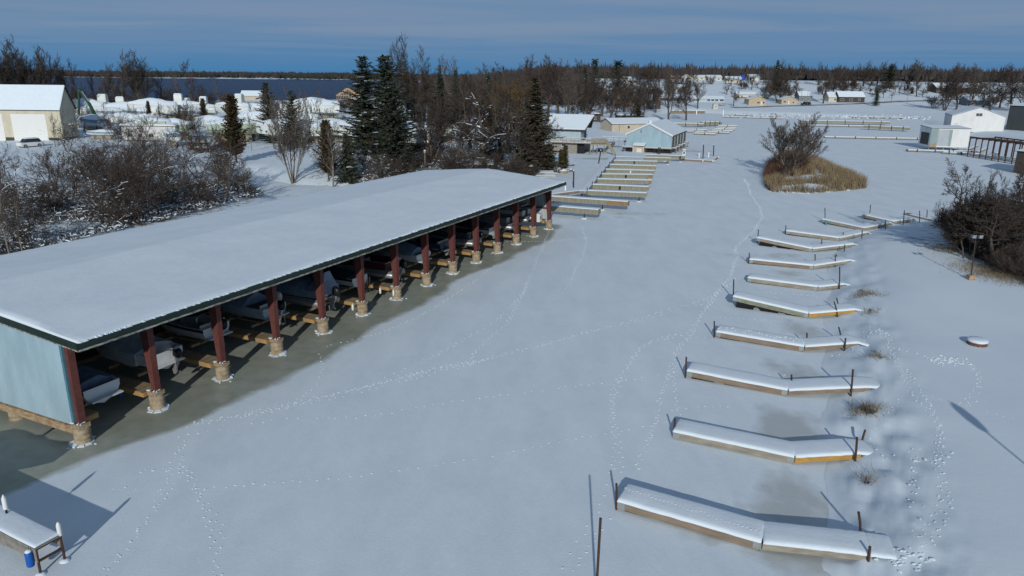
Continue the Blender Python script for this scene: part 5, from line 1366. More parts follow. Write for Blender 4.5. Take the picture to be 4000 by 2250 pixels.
# flag on the white building side
p = at(3857, 505, 1.6); fx = thing('flag', 'red, white and blue striped flag on a slanted pole before the white metal building', 'flag', p)
MB().tube([(0, 0, 0), (.25, 0, 2.8)], .03, 6).build('pole', M['galv'], fx)
fl = MB()
for k in range(7): fl.add([(.2 - .02 * k, .0, 2.7 - .17 * k), (1.75, .1, 2.35 - .17 * k), (1.75, .1, 2.18 - .17 * k), (.18 - .02 * k, 0, 2.53 - .17 * k)], [(0, 1, 2, 3)], 0 if k % 2 == 0 else 1)
fl.build('cloth', [mat('flag_red', (.45, .04, .05), .8, var=.1), mat('flag_white', (.72, .70, .68), .8, var=.05)], fx)
fl = MB(); fl.add([(.19, -.012, 2.71), (.82, .03, 2.57), (.80, .03, 1.98), (.13, -.012, 2.12)], [(0, 1, 2, 3)]); fl.build('canton', mat('flag_blue', (.03, .05, .18), .8, var=.1), fx)

# ------------------------------------------------------------------ hillside houses
GH = 'houses on the hillside'
W = lambda a, b, z0=.8, z1=1.8: ('front', 'window', a, b, z0, z1)
for lab, bl, br, ev, rg_, dep, wl_, op, kw in (
    ('small white house with snowy roof high at the left of the hill', (2438, 324), (2504, 324), 311, 301, 9, 'white_siding', [W(.2, .35), W(.6, .75)], {}),
    ('dark red row house on the hilltop', (2600, 309), (2668, 309), 299, 293, 9, 'red_siding', [W(.2, .3), W(.6, .7)], {}),
    ('beige house with front gable and three windows on the hilltop', (2672, 314), (2704, 314), 303, 292, 12, 'cream', [W(.2, .35), W(.42, .57), W(.65, .8)], {'ridge': 'y'}),
    ('long beige house right of the gabled one on the hilltop', (2706, 313), (2760, 313), 301, 294, 9, 'cream', [W(.2, .3), W(.6, .7)], {}),
    ('long pale house with wide snowy roof on the hilltop', (2764, 315), (2820, 315), 303, 294, 10, 'white_siding', [W(.7, .82)], {}),
    ('beige trailer home before the blue tarps on the hilltop', (2836, 322), (2896, 322), 307, 299, 8, 'cream', [W(.1, .2), W(.3, .4)], {}),
    ('white house with red deck on the hilltop', (2924, 322), (2968, 322), 303, 291, 9, 'white_siding', [W(.3, .45)], {}),
    ('low green trimmed house half hidden under the hilltop', (2626, 331), (2664, 331), 321, 315, 7, 'grey_siding', [W(.1, .25), W(.35, .5), W(.6, .75)], {}),
    ('beige house among bare trees on the middle slope', (2634, 352), (2690, 352), 340, 331, 8, 'beige', [W(.1, .25), W(.6, .75)], {}),
    ('long low house with grey roof at the left of the slope', (2564, 392), (2660, 392), 383, 370, 9, 'brown_siding', [W(.5, .6), W(.75, .85)], {}),
    ('dark brown gabled cabin among trees left of the inlet', (2536, 426), (2580, 426), 395, 377, 10, 'brown_siding', [W(.35, .6, 2.4, 3.6), W(.2, .4)], {'ridge': 'y'}),
    ('long white sunroom house with a row of dark windows', (2700, 399), (2830, 399), 386, 376, 8, 'pale_blue', [W(.03, .10), W(.12, .2), W(.48, .56), W(.6, .68), W(.72, .8), W(.86, .97)], {}),
    ('white trailer home on a dark red base across the inlet', (2876, 384), (3002, 384), 369, 360, 6, 'cream', [W(.02, .09), W(.15, .19), W(.38, .46), W(.56, .64)], {'base': ('red_siding', .7)}),
    ('tan cabin with snowy gable nearest the far shore', (2924, 410), (2990, 410), 389, 376, 9, 'tan', [W(.5, .65, .9, 2.0), ('front', 'door', .72, .8, 0, 2.1), W(.83, .93, .9, 2.0)], {'ridge': 'y'}),
    ('second tan cabin with gable, right of the nearest one', (3052, 407), (3114, 407), 390, 377, 8, 'tan', [W(.12, .27, 1, 2), ('front', 'door', .42, .5, 0, 2.1), W(.7, .78, .6, 1.6)], {'ridge': 'y'}),
    ('grey house with blue tinted metal roof right of the tan cabins', (3120, 394), (3172, 394), 374, 357, 8, 'grey_siding', [W(.2, .35), W(.6, .75)], {}),
    ('dark brown house with gable and three white windows by the hill road', (3275, 400), (3376, 400), 378, 358, 8, 'brown_siding', [W(.08, .2, 1, 2.3), W(.42, .54, 1, 2.3), W(.76, .83, 1.4, 2.3)], {}),
    ('yellowish wing left of the dark brown house', (3236, 398), (3272, 398), 380, 360, 9, 'cream', [W(.6, .8, 1, 2)], {}),
    ('far white house with blue tarp left of the right skyline pine', (3290, 307), (3342, 307), 297, 288, 9, 'white_siding', [], {}),
    ('far cream house right of the blue tarps', (3380, 303), (3428, 303), 295, 289, 9, 'cream', [W(.3, .5)], {}),
    ('long dark lodge with porch behind the bare trees at right', (3655, 364), (3834, 364), 342, 326, 12, 'brown_siding', [W(.03, .08), W(.12, .17), W(.3, .36), W(.5, .56), W(.75, .8)], {}),
    ('grey roofed house behind the white metal building', (3776, 413), (3868, 413), 392, 377, 9, 'grey_siding', [W(.2, .3), W(.6, .7)], {}),
    ('snow roofed cottage peeking from the middle woods', (1820, 352), (1880, 352), 338, 328, 8, 'brown_siding', [W(.3, .5)], {}),
    ('green gabled cottage deep in the middle woods', (1915, 400), (1950, 400), 380, 358, 8, 'cream', [W(.3, .7)], {'ridge': 'y'}),
    ('low white roofed shed in the middle woods', (1870, 415), (1960, 415), 402, 392, 8, 'grey_siding', [], {}),
    ('beige cottage with snowy roof by the lake', (940, 392), (1024, 392), 374, 355, 8, 'beige', [W(.7, .85)], {})):
    hpx('hillside_house', lab, 'house', bl, br, ev, rg_, dep, wall=wl_, openings=op, group=GH, **kw)
# blue tarps, deck and bits on the hilltop
for i, (a, b, hh, m_, lab) in enumerate((((2824, 312), (2880, 312), 20, 'tarp_bright', 'long blue tarp on the hilltop left of the pines'), ((2882, 314), (2908, 314), 20, 'tarp_bright', 'bunched blue tarp right of the long one on the hilltop'), ((3300, 304), (3324, 304), 12, 'tarp_bright', 'blue tarp before the far white house'), ((3382, 306), (3396, 306), 14, 'tarp_bright', 'small blue tarp beside the far cream house'), ((3418, 312), (3437, 312), 10, 'maroon', 'red covered car on the right hilltop'))):
    A = hit(*a); B = far(*b, A[1]); w = B[0] - A[0]; h = hh * A[1] / FOC
    mb = MB(); mb.loft([[(x, 0, 0), (x, .3, h * random.uniform(.7, 1.0)), (x, 2.0, h * random.uniform(.8, 1.1)), (x, 3.2, 0)] for x in np.linspace(0, w, 6)]); o = mb.build('tarp', M[m_], None, smooth=True, auto=60, loc=A); tag(o, lab, 'tarp', 'tarps on the hilltop')
# framed house under construction by the lake
A = hit(1318, 410); B = far(1395, 410, A[1]); L_ = B[0] - A[0]; wh = height_at(1350, 372, A[1]) - A[2]; rh = height_at(1352, 345, A[1]) - A[2]
t = thing('house_frame', 'unfinished house frame of raw yellow timber by the lake', 'house', A)
n = 12
for yy in (0, 8):
    for k in range(n + 1):
        x = L_ * k / n; top = wh + (rh - wh) * (1 - abs(k / n - .5) * 2)
        MB().box(x - .12, x + .12, yy - .08, yy + .08, -.5, top).build('stud', M['raw_wood'], t)
for yy in (0, 8):
    MB().box(-.1, L_ + .1, yy - .12, yy + .12, wh - .3, wh).build('plate', M['raw_wood'], t); MB().box(-.1, L_ + .1, yy - .12, yy + .12, -.2, .1).build('sill', M['raw_wood'], t)
for k in range(7):
    y = 8 * k / 6 + .01
    for x0, x1 in ((-.5, L_ / 2), (L_ + .5, L_ / 2)): MB().beam((x0, y, wh - .2), (x1, y, rh), .15, .3).build('rafter', M['raw_wood'], t)
MB().box(L_ + .02, L_ + 3, 2, 8, 0, wh * .8).build('lean_to', M['olive_green'], t); MB().box(L_ + .0, L_ + 3.2, 1.8, 8.2, wh * .8 + .01, wh * .8 + .3).build('lean_to_snow', M['snow'], t)
# ------------------------------------------------------------------ trees
M['bark'] = mat('bark', (.105, .088, .072), .95, c2=(.06, .05, .042), scale=2, stretch=(1, 1, .3))
M['bark_pale'] = mat('bark_pale', (.24, .205, .165), .95, c2=(.14, .12, .095), scale=2, stretch=(1, 1, .3))
M['twig'] = mat('twig', (.074, .060, .049), .95, c2=(.045, .037, .031), scale=1.2)
M['twig_red'] = mat('twig_red', (.082, .058, .046), .95, c2=(.048, .036, .030), scale=1.2)
M['twig_grey'] = mat('twig_grey', (.13, .112, .095), .95, c2=(.08, .066, .054), scale=1.2)
M['twig_gold'] = mat('twig_gold', (.15, .095, .035), .95, c2=(.085, .055, .025), scale=1.2)
M['needle'] = mat('needle', (.036, .050, .032), .85, c2=(.066, .076, .048), scale=.7)
M['needle_olive'] = mat('needle_olive', (.060, .055, .036), .85, c2=(.105, .085, .055), scale=.7)
M['needle_brown'] = mat('needle_brown', (.085, .055, .024), .9, c2=(.05, .045, .022), scale=.6)
M['needle_cedar'] = mat('needle_cedar', (.06, .062, .02), .9, c2=(.10, .075, .025), scale=.8)

class TreeMesh:
    def __init__(self, seed):
        self.r = random.Random(seed); self.wv, self.wf, self.tv, self.sv = [], [], [], []
    def tube(self, pts, rad, n):
        base = len(self.wv); ref = Vector((.3, .2, .93))
        for i, p in enumerate(pts):
            d = (pts[min(i + 1, len(pts) - 1)] - pts[max(i - 1, 0)]).normalized()
            s = d.cross(ref if abs(d.dot(ref)) < .9 else Vector((1, 0, 0))).normalized(); t = s.cross(d)
            for k in range(n):
                a = 2 * math.pi * k / n; q = p + (s * math.cos(a) + t * math.sin(a)) * rad[i]
                self.wv.append((q.x, q.y, q.z))
        for i in range(len(pts) - 1):
            for k in range(n):
                k2 = (k + 1) % n; a = base + i * n
                self.wf.append((a + k, a + k2, a + n + k2, a + n + k))
    def twig(self, p, d, L_, w):
        r = self.r
        s = d.cross(Vector((r.uniform(-1, 1), r.uniform(-1, 1), r.uniform(-1, 1))))
        if s.length < 1e-4: return
        s = s.normalized() * (w / 2); q = p + d * L_
        self.tv += [(p.x - s.x, p.y - s.y, p.z - s.z), (p.x + s.x, p.y + s.y, p.z + s.z), (q.x, q.y, q.z)]
    def snow(self, a, b, w):
        d = b - a; s = d.cross(Vector((0, 0, 1)))
        if s.length < 1e-4: return
        s = s.normalized() * w; u = Vector((0, 0, w * .8)); e = u * .3
        self.sv += [tuple(a - s + e), tuple(b - s + e), tuple(b + u * 1.7), tuple(a + u * 1.7), tuple(a + s + e), tuple(a + u * 1.7), tuple(b + u * 1.7), tuple(b + s + e)]
    def meshes(self, name, bark, twig, snow=False):
        tr = np_mesh(name + '_trunk', self.wv, self.wf, bark, smooth=True)
        n = len(self.tv) // 3
        cr = np_mesh(name + '_crown', self.tv, np.arange(n * 3).reshape(-1, 3), twig)
        sn = None
        if snow and self.sv:
            sn = np_mesh(name + '_snow', self.sv, np.arange(len(self.sv)).reshape(-1, 4), M['snow'])
        return tr, cr, sn
def grow(T, p, d, L_, rad, lev, cfg, snow):
    r = T.r; maxl = cfg['levels']
    if lev >= maxl:
        k = cfg['twigs']
        # a fine spray of twigs along a shoot
        q = p
        for i in range(3):
            d2 = (d + Vector((r.gauss(0, .22), r.gauss(0, .22), r.gauss(cfg['up'] * .4, .18)))).normalized()
            T.twig(q, d2, L_ / 2.4, cfg['tw'] * (1.15 - .25 * i))
            for j in range(k):
                dd = (d2 + Vector((r.gauss(0, .75), r.gauss(0, .75), r.gauss(cfg['up'], .55)))).normalized()
                T.twig(q + d2 * (L_ / 3 * r.random()), dd, L_ * r.uniform(.28, .6), cfg['tw'] * .75)
            q = q + d2 * (L_ / 3); d = d2
        return
    ns = (7, 5, 4, 3)[min(lev, 3)]; nseg = (6, 5, 4, 3)[min(lev, 3)]
    pts, rads = [p], [rad]; q = p; dirs = [d]
    wig = cfg['wig'][min(lev, len(cfg['wig']) - 1)]
    for i in range(nseg):
        up = cfg['trop'][min(lev, len(cfg['trop']) - 1)]
        d = (d + Vector((r.gauss(0, wig), r.gauss(0, wig), r.gauss(up, wig * .6)))).normalized()
        nq = q + d * (L_ / nseg)
        if snow and lev >= 1 and lev <= 2 and abs(d.z) < .75 and r.random() < snow: T.snow(q + Vector((0, 0, rads[-1] * .6)), nq + Vector((0, 0, rads[-1] * .6)), max(rads[-1] * .9, .035))
        q = nq; pts.append(q); dirs.append(d)
        rads.append(max(rad * (1 - .78 * (i + 1) / nseg), .012))
    T.tube(pts, rads, ns)
    nc = cfg['nchild'][min(lev, len(cfg['nchild']) - 1)]; t0 = cfg['first'][min(lev, len(cfg['first']) - 1)]
    for c in range(nc):
        t = t0 + (1 - t0) * ((c + r.random()) / nc); f_ = t * nseg; i = min(int(f_), nseg - 1); pp = pts[i].lerp(pts[i + 1], f_ - i); dd = dirs[min(i + 1, nseg)]
        ang = cfg['ang'][min(lev, len(cfg['ang']) - 1)] * r.uniform(.7, 1.25)
        ax = dd.cross(Vector((r.gauss(0, 1), r.gauss(0, 1), r.gauss(0, 1))))
        if ax.length < 1e-3: continue
        nd = Matrix.Rotation(ang, 3, ax.normalized()) @ dd
        ll = L_ * cfg['len'][min(lev, len(cfg['len']) - 1)] * r.uniform(.7, 1.2) * (1.1 - .55 * t if lev == 0 else 1.15 - .5 * t)
        grow(T, pp, nd, ll, max(rads[i] * cfg['rr'], .012), lev + 1, cfg, snow)
    # leader
    grow(T, q, d, L_ * cfg['len'][min(lev, len(cfg['len']) - 1)] * .7, max(rads[-1], .012), lev + 1, cfg, snow)
STY = {
 'spread': dict(levels=3, wig=(.10, .20, .24), trop=(.05, .02, .02), nchild=(10, 7, 6), first=(.28, .2, .12), ang=(1.0, .85, .75), len=(.62, .52, .5), rr=.55, twigs=5, tw=.045, up=.15),
 'vase': dict(levels=3, wig=(.07, .13, .18), trop=(.06, .16, .12), nchild=(11, 7, 6), first=(.2, .2, .12), ang=(.62, .6, .65), len=(.68, .5, .5), rr=.55, twigs=5, tw=.042, up=.35),
 'slim': dict(levels=3, wig=(.05, .12, .16), trop=(.04, .2, .15), nchild=(14, 5, 4), first=(.25, .2, .15), ang=(.55, .55, .6), len=(.34, .5, .5), rr=.42, twigs=4, tw=.04, up=.5),
 'weep': dict(levels=3, wig=(.10, .16, .2), trop=(.05, -.02, -.3), nchild=(11, 7, 6), first=(.25, .2, .12), ang=(.9, .8, .7), len=(.62, .5, .62), rr=.55, twigs=6, tw=.045, up=-.75),
 'open': dict(levels=3, wig=(.14, .24, .28), trop=(.03, .03, .04), nchild=(8, 5, 4), first=(.25, .2, .15), ang=(.95, .85, .8), len=(.62, .55, .55), rr=.6, twigs=2, tw=.03, up=.15),
 'shrub': dict(levels=2, wig=(.16, .22), trop=(.02, .05), nchild=(8, 6), first=(.15, .15), ang=(.7, .7), len=(.55, .5), rr=.6, twigs=4, tw=.020, up=.25),
}
BARE = {}
def make_bare(key, style, seed, h, rad, bark, twig, stems=1, snow=0, lean=.0, stem_spread=.35, crown=.5):
    T = TreeMesh(seed); r = T.r; cfg = STY[style]
    for s in range(stems):
        a = 6.283 * s / stems + r.uniform(-.4, .4)
        d = Vector((math.cos(a) * (stem_spread if stems > 1 else lean), math.sin(a) * (stem_spread if stems > 1 else lean), 1)).normalized()
        p = Vector((math.cos(a), math.sin(a), 0)) * (rad * 1.1 if stems > 1 else 0)
        grow(T, p + Vector((0, 0, -.2)), d, h * crown * r.uniform(.9, 1.05), rad * (1 if stems == 1 else r.uniform(.6, 1)), 0, cfg, snow)
    zmax = max(v[2] for v in T.tv); k = h / zmax
    # normalise to unit height h
    T.wv = [(x * k, y * k, z * k) for x, y, z in T.wv]; T.tv = [(x * k, y * k, z * k) for x, y, z in T.tv]; T.sv = [(x * k, y * k, z * k) for x, y, z in T.sv]
    BARE[key] = (T.meshes(key, bark, twig, snow > 0), h)
make_bare('spread_a', 'spread', 1, 14, .30, M['bark'], M['twig'])
make_bare('spread_b', 'spread', 2, 14, .28, M['bark'], M['twig_red'])
make_bare('spread_snow', 'spread', 3, 14, .36, M['bark'], M['twig'], snow=.55, lean=.15, crown=.42)
make_bare('spread_snow2', 'spread', 13, 14, .30, M['bark_pale'], M['twig_grey'], snow=.7, crown=.45)
make_bare('vase_a', 'vase', 4, 18, .28, M['bark'], M['twig_grey'], crown=.45)
make_bare('vase_b', 'vase', 5, 18, .26, M['bark'], M['twig'], stems=3, stem_spread=.22, crown=.5)
make_bare('slim_a', 'slim', 6, 14, .16, M['bark'], M['twig_red'], crown=.8)
make_bare('slim_b', 'slim', 16, 14, .15, M['bark_pale'], M['twig_grey'], crown=.8)
make_bare('weep_a', 'weep', 7, 14, .3, M['bark'], M['twig_gold'], crown=.55)
make_bare('coppice', 'slim', 8, 16, .17, M['bark_pale'], M['twig_grey'], stems=7, stem_spread=.26, crown=.8)
make_bare('shrub_a', 'shrub', 9, 4, .05, M['bark'], M['twig'], stems=7, stem_spread=.5, crown=.6)
make_bare('shrub_b', 'shrub', 10, 4, .045, M['bark'], M['twig_red'], stems=8, stem_spread=.7, crown=.6)
make_bare('shrub_c', 'shrub', 11, 4, .05, M['bark'], M['twig_grey'], stems=6, stem_spread=.4, snow=.5, crown=.6)
make_bare('small_a', 'spread', 12, 7, .12, M['bark'], M['twig'], lean=.25)
make_bare('small_b', 'vase', 14, 7, .11, M['bark'], M['twig_red'], stems=2, stem_spread=.25)
make_bare('isle', 'vase', 41, 12, .15, M['bark_pale'], M['twig_grey'], stems=3, stem_spread=.62, crown=.5)
make_bare('open_a', 'open', 31, 8, .11, M['bark'], M['twig'], lean=.3, crown=.55)
make_bare('open_b', 'open', 32, 8, .09, M['bark'], M['twig_red'], stems=3, stem_spread=.35, crown=.55)
make_bare('open_c', 'open', 33, 8, .10, M['bark'], M['twig_grey'], stems=2, stem_spread=.3, snow=.35, crown=.5)

def needles(name, pts_dirs, m_, size):
    """spray of needle-clump triangles: (p, dir, size factor)"""
    r = np.random.default_rng(len(pts_dirs)); V = []
    for p, d, s in pts_dirs:
        for j in range(2):
            e = np.array(d) + r.normal(0, .35, 3); e /= np.linalg.norm(e)
            w = np.cross(e, r.normal(0, 1, 3) * .6 + np.array([0, 0, .9])); w /= (np.linalg.norm(w) + 1e-6)
            L_ = size * s * r.uniform(.7, 1.3); p0 = np.array(p) + r.normal(0, .06 * size, 3)
            V += [p0 - w * L_ * .30, p0 + w * L_ * .30, p0 + e * L_]
    n = len(V) // 3
    return np_mesh(name, V, np.arange(n * 3).reshape(-1, 3), m_)
CON = {}
def make_conifer(key, seed, h, rb, m_, z0=.06, whorl=.42, nb=8, power=.85, droop=-.12, size=.5, irr=.25, snow=0.0):
    r = random.Random(seed); pd = []; sv = []
    T = TreeMesh(seed); T.tube([Vector((0, 0, -.3)), Vector((0, 0, h * .5)), Vector((0, 0, h * .97))], [h * .014, h * .009, .02], 7)
    z = h * z0
    while z < h * .985:
        f_ = z / h; R_ = rb * (1 - f_) ** power * r.uniform(1 - irr, 1.08) + .12
        n = max(4, int(nb * (1 - .45 * f_)))
        off = r.uniform(0, 6.28)
        for k in range(n):
            a = off + 6.283 * k / n + r.gauss(0, .2); L_ = R_ * r.uniform(1 - irr * 1.3, 1.1)
            dz = droop + .5 * f_ + r.gauss(0, .07)
            m__ = max(2, int(L_ / (size * .42)))
            q = None
            for i in range(m__):
                t = (i + .6) / m__
                p = (math.cos(a) * L_ * t, math.sin(a) * L_ * t, z + L_ * (dz * t + .16 * t * t))
                for sgn in (-1, 1):
                    aa = a + sgn * r.uniform(.3, 1.0)
                    pd.append((p, (math.cos(aa), math.sin(aa), dz * .6 + r.uniform(-.35, .1)), 1.15 - .45 * t))
            if L_ > 1.2:
                e = Vector((math.cos(a) * L_ * .85, math.sin(a) * L_ * .85, z + L_ * (dz * .85 + .12))); T.tube([Vector((0, 0, z)), e], [.03 + L_ * .008, .01], 3)
            if snow and r.random() < snow and L_ > .8:
                t = r.uniform(.5, .9); p = Vector((math.cos(a) * L_ * t, math.sin(a) * L_ * t, z + L_ * (dz * t + .16 * t * t) + .16)); w = r.uniform(.15, .38)
                for j in range(3):
                    c = p + Vector((r.uniform(-.3, .3), r.uniform(-.3, .3), r.uniform(-.05, .08))); a2 = r.uniform(0, 6.28)
                    x, y = Vector((math.cos(a2) * w, math.sin(a2) * w, -.04)), Vector((-math.sin(a2) * w * .6, math.cos(a2) * w * .6, -.04))
                    sv += [tuple(c - x - y), tuple(c + x - y), tuple(c + x + y), tuple(c - x + y)]
        z += whorl * r.uniform(.75, 1.25) * (1 - .35 * f_)
    tr = np_mesh(key + '_trunk', T.wv, T.wf, M['bark'], smooth=True)
    cr = needles(key + '_crown', pd, m_, size)
    sn = np_mesh(key + '_snow', sv, np.arange(len(sv)).reshape(-1, 4), M['snow']) if sv else None
    CON[key] = ((tr, cr, sn), h)
make_conifer('spruce_a', 21, 18, 5.2, M['needle'], snow=.05, irr=.45, whorl=.5, power=.68)
make_conifer('spruce_b', 22, 18, 6.0, M['needle'], whorl=.65, nb=7, irr=.55, droop=-.08, size=.62, power=.6, snow=.06)
make_conifer('spruce_olive', 23, 18, 4.8, M['needle_olive'], snow=.06, irr=.45, droop=-.22)
make_conifer('pine_a', 24, 18, 4.4, M['needle'], z0=.3, whorl=1.0, nb=6, power=.5, irr=.5, droop=.1, size=.8)
make_conifer('cedar_brown', 25, 9, 2.4, M['needle_brown'], z0=.14, whorl=.3, nb=8, power=.55, irr=.35, droop=.35, size=.5)
make_conifer('cedar_col', 26, 5, .95, M['needle_cedar'], z0=.04, whorl=.2, nb=7, power=.42, irr=.3, droop=.7, size=.36)
make_conifer('young_spruce', 27, 6, 1.9, M['needle'], z0=.03, whorl=.28, nb=8, irr=.2, size=.42, snow=.03)

def put_tree(key, loc, h, label, group, name='bare_tree', cat='tree', rz=None, wide=1.0, lean=None):
    (tr, cr, sn), h0 = (BARE.get(key) or CON.get(key)); k = h / h0
    o = thing(name, label, cat, (loc[0], loc[1], loc[2] - .1), random.uniform(0, 6.28) if rz is None else rz, group)
    o.scale = (k * wide, k * wide, k)
    if lean: o.rotation_euler = (lean[0], lean[1], o.rotation_euler[2])
    link('trunk', tr, o); link('crown', cr, o)
    if sn is not None: tag(link('snow', sn, o), kind='stuff')
    return o
def tree_px(key, base, top_y, label, group=None, name='bare_tree', wide=1.0, rz=None, cat='tree', hmin=1.0, lean=None):
    p = hit(*base); h = max(height_at(base[0], top_y, p[1]) - p[2], hmin)
    return put_tree(key, p, h, label, group, name, cat, rz, wide, lean)
rt = random.Random(99)
# --- named single trees, mid ground
G1 = 'conifers around the boat yard'
for key, base, top, lab, w in (
    ('spruce_a', (1434, 600), 218, 'tall dark spruce left of the pair that tops the skyline', 1.65), ('spruce_b', (1516, 615), 214, 'tall dark spruce right of the pair that tops the skyline', 1.5),
    ('spruce_b', (1545, 655), 322, 'broad dark spruce in front of the tall pair', 1.6), ('spruce_a', (1056, 560), 322, 'dark spruce just left of the pale coppiced tree', 1.45), ('spruce_b', (1150, 575), 352, 'dark spruce behind the pale coppiced tree', 1.15),
    ('spruce_b', (1595, 690), 560, 'low drooping spruce behind the far end of the shed roof', 1.5), ('young_spruce', (1362, 712), 522, 'young blue-green spruce beside the channel', 1.0),
    ('spruce_a', (1725, 560), 300, 'dark narrow spruce right of the utility pole', 1.3), ('spruce_a', (1782, 520), 272, 'pointed dark spruce in the middle woods', .9), ('spruce_a', (1722, 480), 252, 'spruce top showing behind the middle woods', .8),
    ('spruce_olive', (2086, 668), 295, 'big olive spruce left of the blue house', 1.55), ('pine_a', (2318, 420), 226, 'left of two dark pines on the skyline', 1.2), ('pine_a', (2405, 415), 232, 'right of two dark pines on the skyline, broader', 1.6),
    ('spruce_a', (2280, 440), 262, 'narrow spruce among the middle woods', .9), ('spruce_b', (1905, 560), 292, 'dark spruce deep in the middle woods', .9),
    ('spruce_a', (3025, 372), 234, 'pointed spruce on the hill skyline', 1.0), ('spruce_a', (3420, 414), 352, 'full dark spruce beside the hill road', 1.45), ('spruce_b', (3470, 345), 250, 'rounded dark pine on the right skyline', 1.9),
    ('young_spruce', (3562, 366), 340, 'small spruce beside the hill road pole', 1.2), ('spruce_olive', (2490, 462), 345, 'olive conifer beside the tan building', 1.5), ('young_spruce', (660, 690), 632, 'tiny dark spruce in the snow behind the shed', 1.2)):
    tree_px(key, base, top, lab, G1, 'pine_tree' if 'pine' in key else 'spruce_tree', wide=w)
for base, top, lab, w in (((925, 636), 372, 'rusty brown cedar standing before the boat yard', 1.0), ((1284, 702), 470, 'brown cedar behind the channel', 1.0), ((802, 500), 385, 'brown cedar among the wrapped boats', .9), ((590, 505), 395, 'slim brown cedar in the lakeshore brush', .7)):
    tree_px('cedar_brown', base, top, lab, 'brown cedars', 'cedar_tree', wide=w)
for base, top, lab, w in (((2142, 664), 566, 'reddish green cedar beside the junk pile', 1.7), ((2190, 662), 585, 'left of two joined column cedars', 1.0), ((2206, 660), 570, 'right of two joined column cedars, taller', 1.0)):
    tree_px('cedar_col', base, top, lab, 'column cedars by the ice', 'cedar_tree', wide=w)
for key, base, top, lab, w in (
    ('coppice', (1146, 716), 318, 'pale coppiced tree with many upright trunks behind the shed roof', 1.0), ('slim_b', (1302, 730), 470, 'pale forked tree beside the channel', 1.5), ('vase_b', (1612, 570), 118, 'very tall bare tree behind the spruces', .8),
    ('spread_snow', (1882, 668), 345, 'big spreading tree with snow along its limbs', 1.35), ('spread_snow2', (2242, 470), 375, 'pale tree with snow lined branches behind the blue house', 1.3), ('spread_snow2', (2330, 475), 395, 'snow lined tree leaning over the small dark shed', 1.3),
    ('weep_a', (1985, 600), 300, 'golden twigged weeping tree in the middle woods', 1.2), ('weep_a', (2040, 560), 285, 'second golden twigged weeping tree, nearer the olive spruce', 1.0),
    ('slim_b', (1745, 505), 205, 'tall thin bare pole of a tree above the middle woods', 1.2), ('slim_b', (1780, 515), 212, 'thin bare tree beside the utility pole', 1.2)):
    tree_px(key, base, top, lab, 'bare trees behind the shed', wide=w)
for key, base, top, lab, w in (('spread_a', (2010, 660), 330, 'brown bare tree left of the olive spruce', 1.0), ('open_a', (2052, 676), 420, 'thin bare tree before the olive spruce', 1.2), ('spread_b', (2128, 640), 330, 'brown bare tree between the olive spruce and the blue house', .9), ('spread_a', (1960, 640), 300, 'broad bare tree right of the spreading snow limbed tree', 1.1), ('spread_b', (1790, 650), 360, 'brown bare tree left of the spreading snow limbed tree', 1.0), ('vase_b', (1690, 640), 330, 'many-stemmed bare tree right of the utility pole', 1.1), ('spread_a', (1840, 600), 260, 'tall bare tree rising behind the spreading tree', 1.0), ('vase_a', (1920, 590), 235, 'tall fine twigged tree at the centre of the belt', 1.0)):
    tree_px(key, base, top, lab, 'bare trees behind the shed', wide=w)
# --- clusters: individuals told apart by their place in the row
def row(specs, phrase, group, side='left', name='bare_tree', cat='tree', share=False):
    specs = sorted(specs, key=lambda q: q[1][0])
    for i, (key, base, top, w) in enumerate(specs):
        lab = phrase if share else '%s, %s from the %s' % (phrase, ORD[i], side)
        tree_px(key, base, top, lab, group, name, wide=w, cat=cat)
row([('vase_a', (5, 482), 135, 1.0), ('vase_b', (60, 480), 150, 1.0), ('vase_a', (118, 476), 128, .95), ('vase_b', (170, 478), 165, .9), ('slim_a', (218, 476), 190, 1.6), ('vase_a', (250, 470), 200, .8), ('slim_a', (318, 455), 224, 1.3), ('spread_a', (-40, 490), 160, 1.0)],
    'tall bare tree behind the white garage', 'tall trees at the far left')
row([('vase_a', (425, 450), 235, .8), ('vase_a', (486, 448), 186, 1.0), ('vase_b', (548, 448), 184, 1.0), ('slim_a', (640, 440), 262, 1.2), ('slim_b', (700, 438), 256, 1.1), ('slim_a', (756, 440), 226, 1.6), ('slim_b', (860, 436), 300, 1.2), ('slim_a', (385, 450), 265, 1.3)],
    'bare tree rising above the lake behind the boat yard', 'bare trees on the lake shore')
S_ = []
for i in range(30):
    S_.append((rt.choice(['spread_a', 'spread_b', 'spread_b', 'shrub_b', 'shrub_a']), (rt.uniform(190, 900), rt.uniform(408, 440)), rt.uniform(322, 372), rt.uniform(1.0, 1.5)))
row(S_[:30], 'brown leafless brush tree of the thicket along the lake shore', 'brush along the lake shore', share=True)
S_ = []
for i in range(14):
    S_.append((rt.choice(['spread_b', 'shrub_b', 'shrub_a', 'spread_a']), (rt.uniform(1150, 1420), rt.uniform(415, 450)), rt.uniform(365, 395), rt.uniform(1.0, 1.6)))
row(S_, 'dark leafless bush of the thicket before the lake', 'bushes before the lake', share=True, name='bare_bush', cat='bush')
S_ = []
for px, top in ((1655, 250), (1690, 300), (1770, 330), (1820, 268), (1860, 262), (1900, 250), (1940, 244), (1980, 238), (2020, 215), (2060, 208), (2105, 204), (2140, 222), (2180, 232), (2215, 228), (2255, 248), (2290, 258), (2350, 262), (2380, 272), (2440, 265), (2470, 275)):
    S_.append((rt.choice(['spread_a', 'spread_b', 'vase_a', 'vase_b', 'spread_a']), (px, rt.uniform(440, 500)), top, rt.uniform(.85, 1.15)))
row(S_, 'bare crown on the skyline of the middle woods', 'crowns of the middle woods')
S_ = []
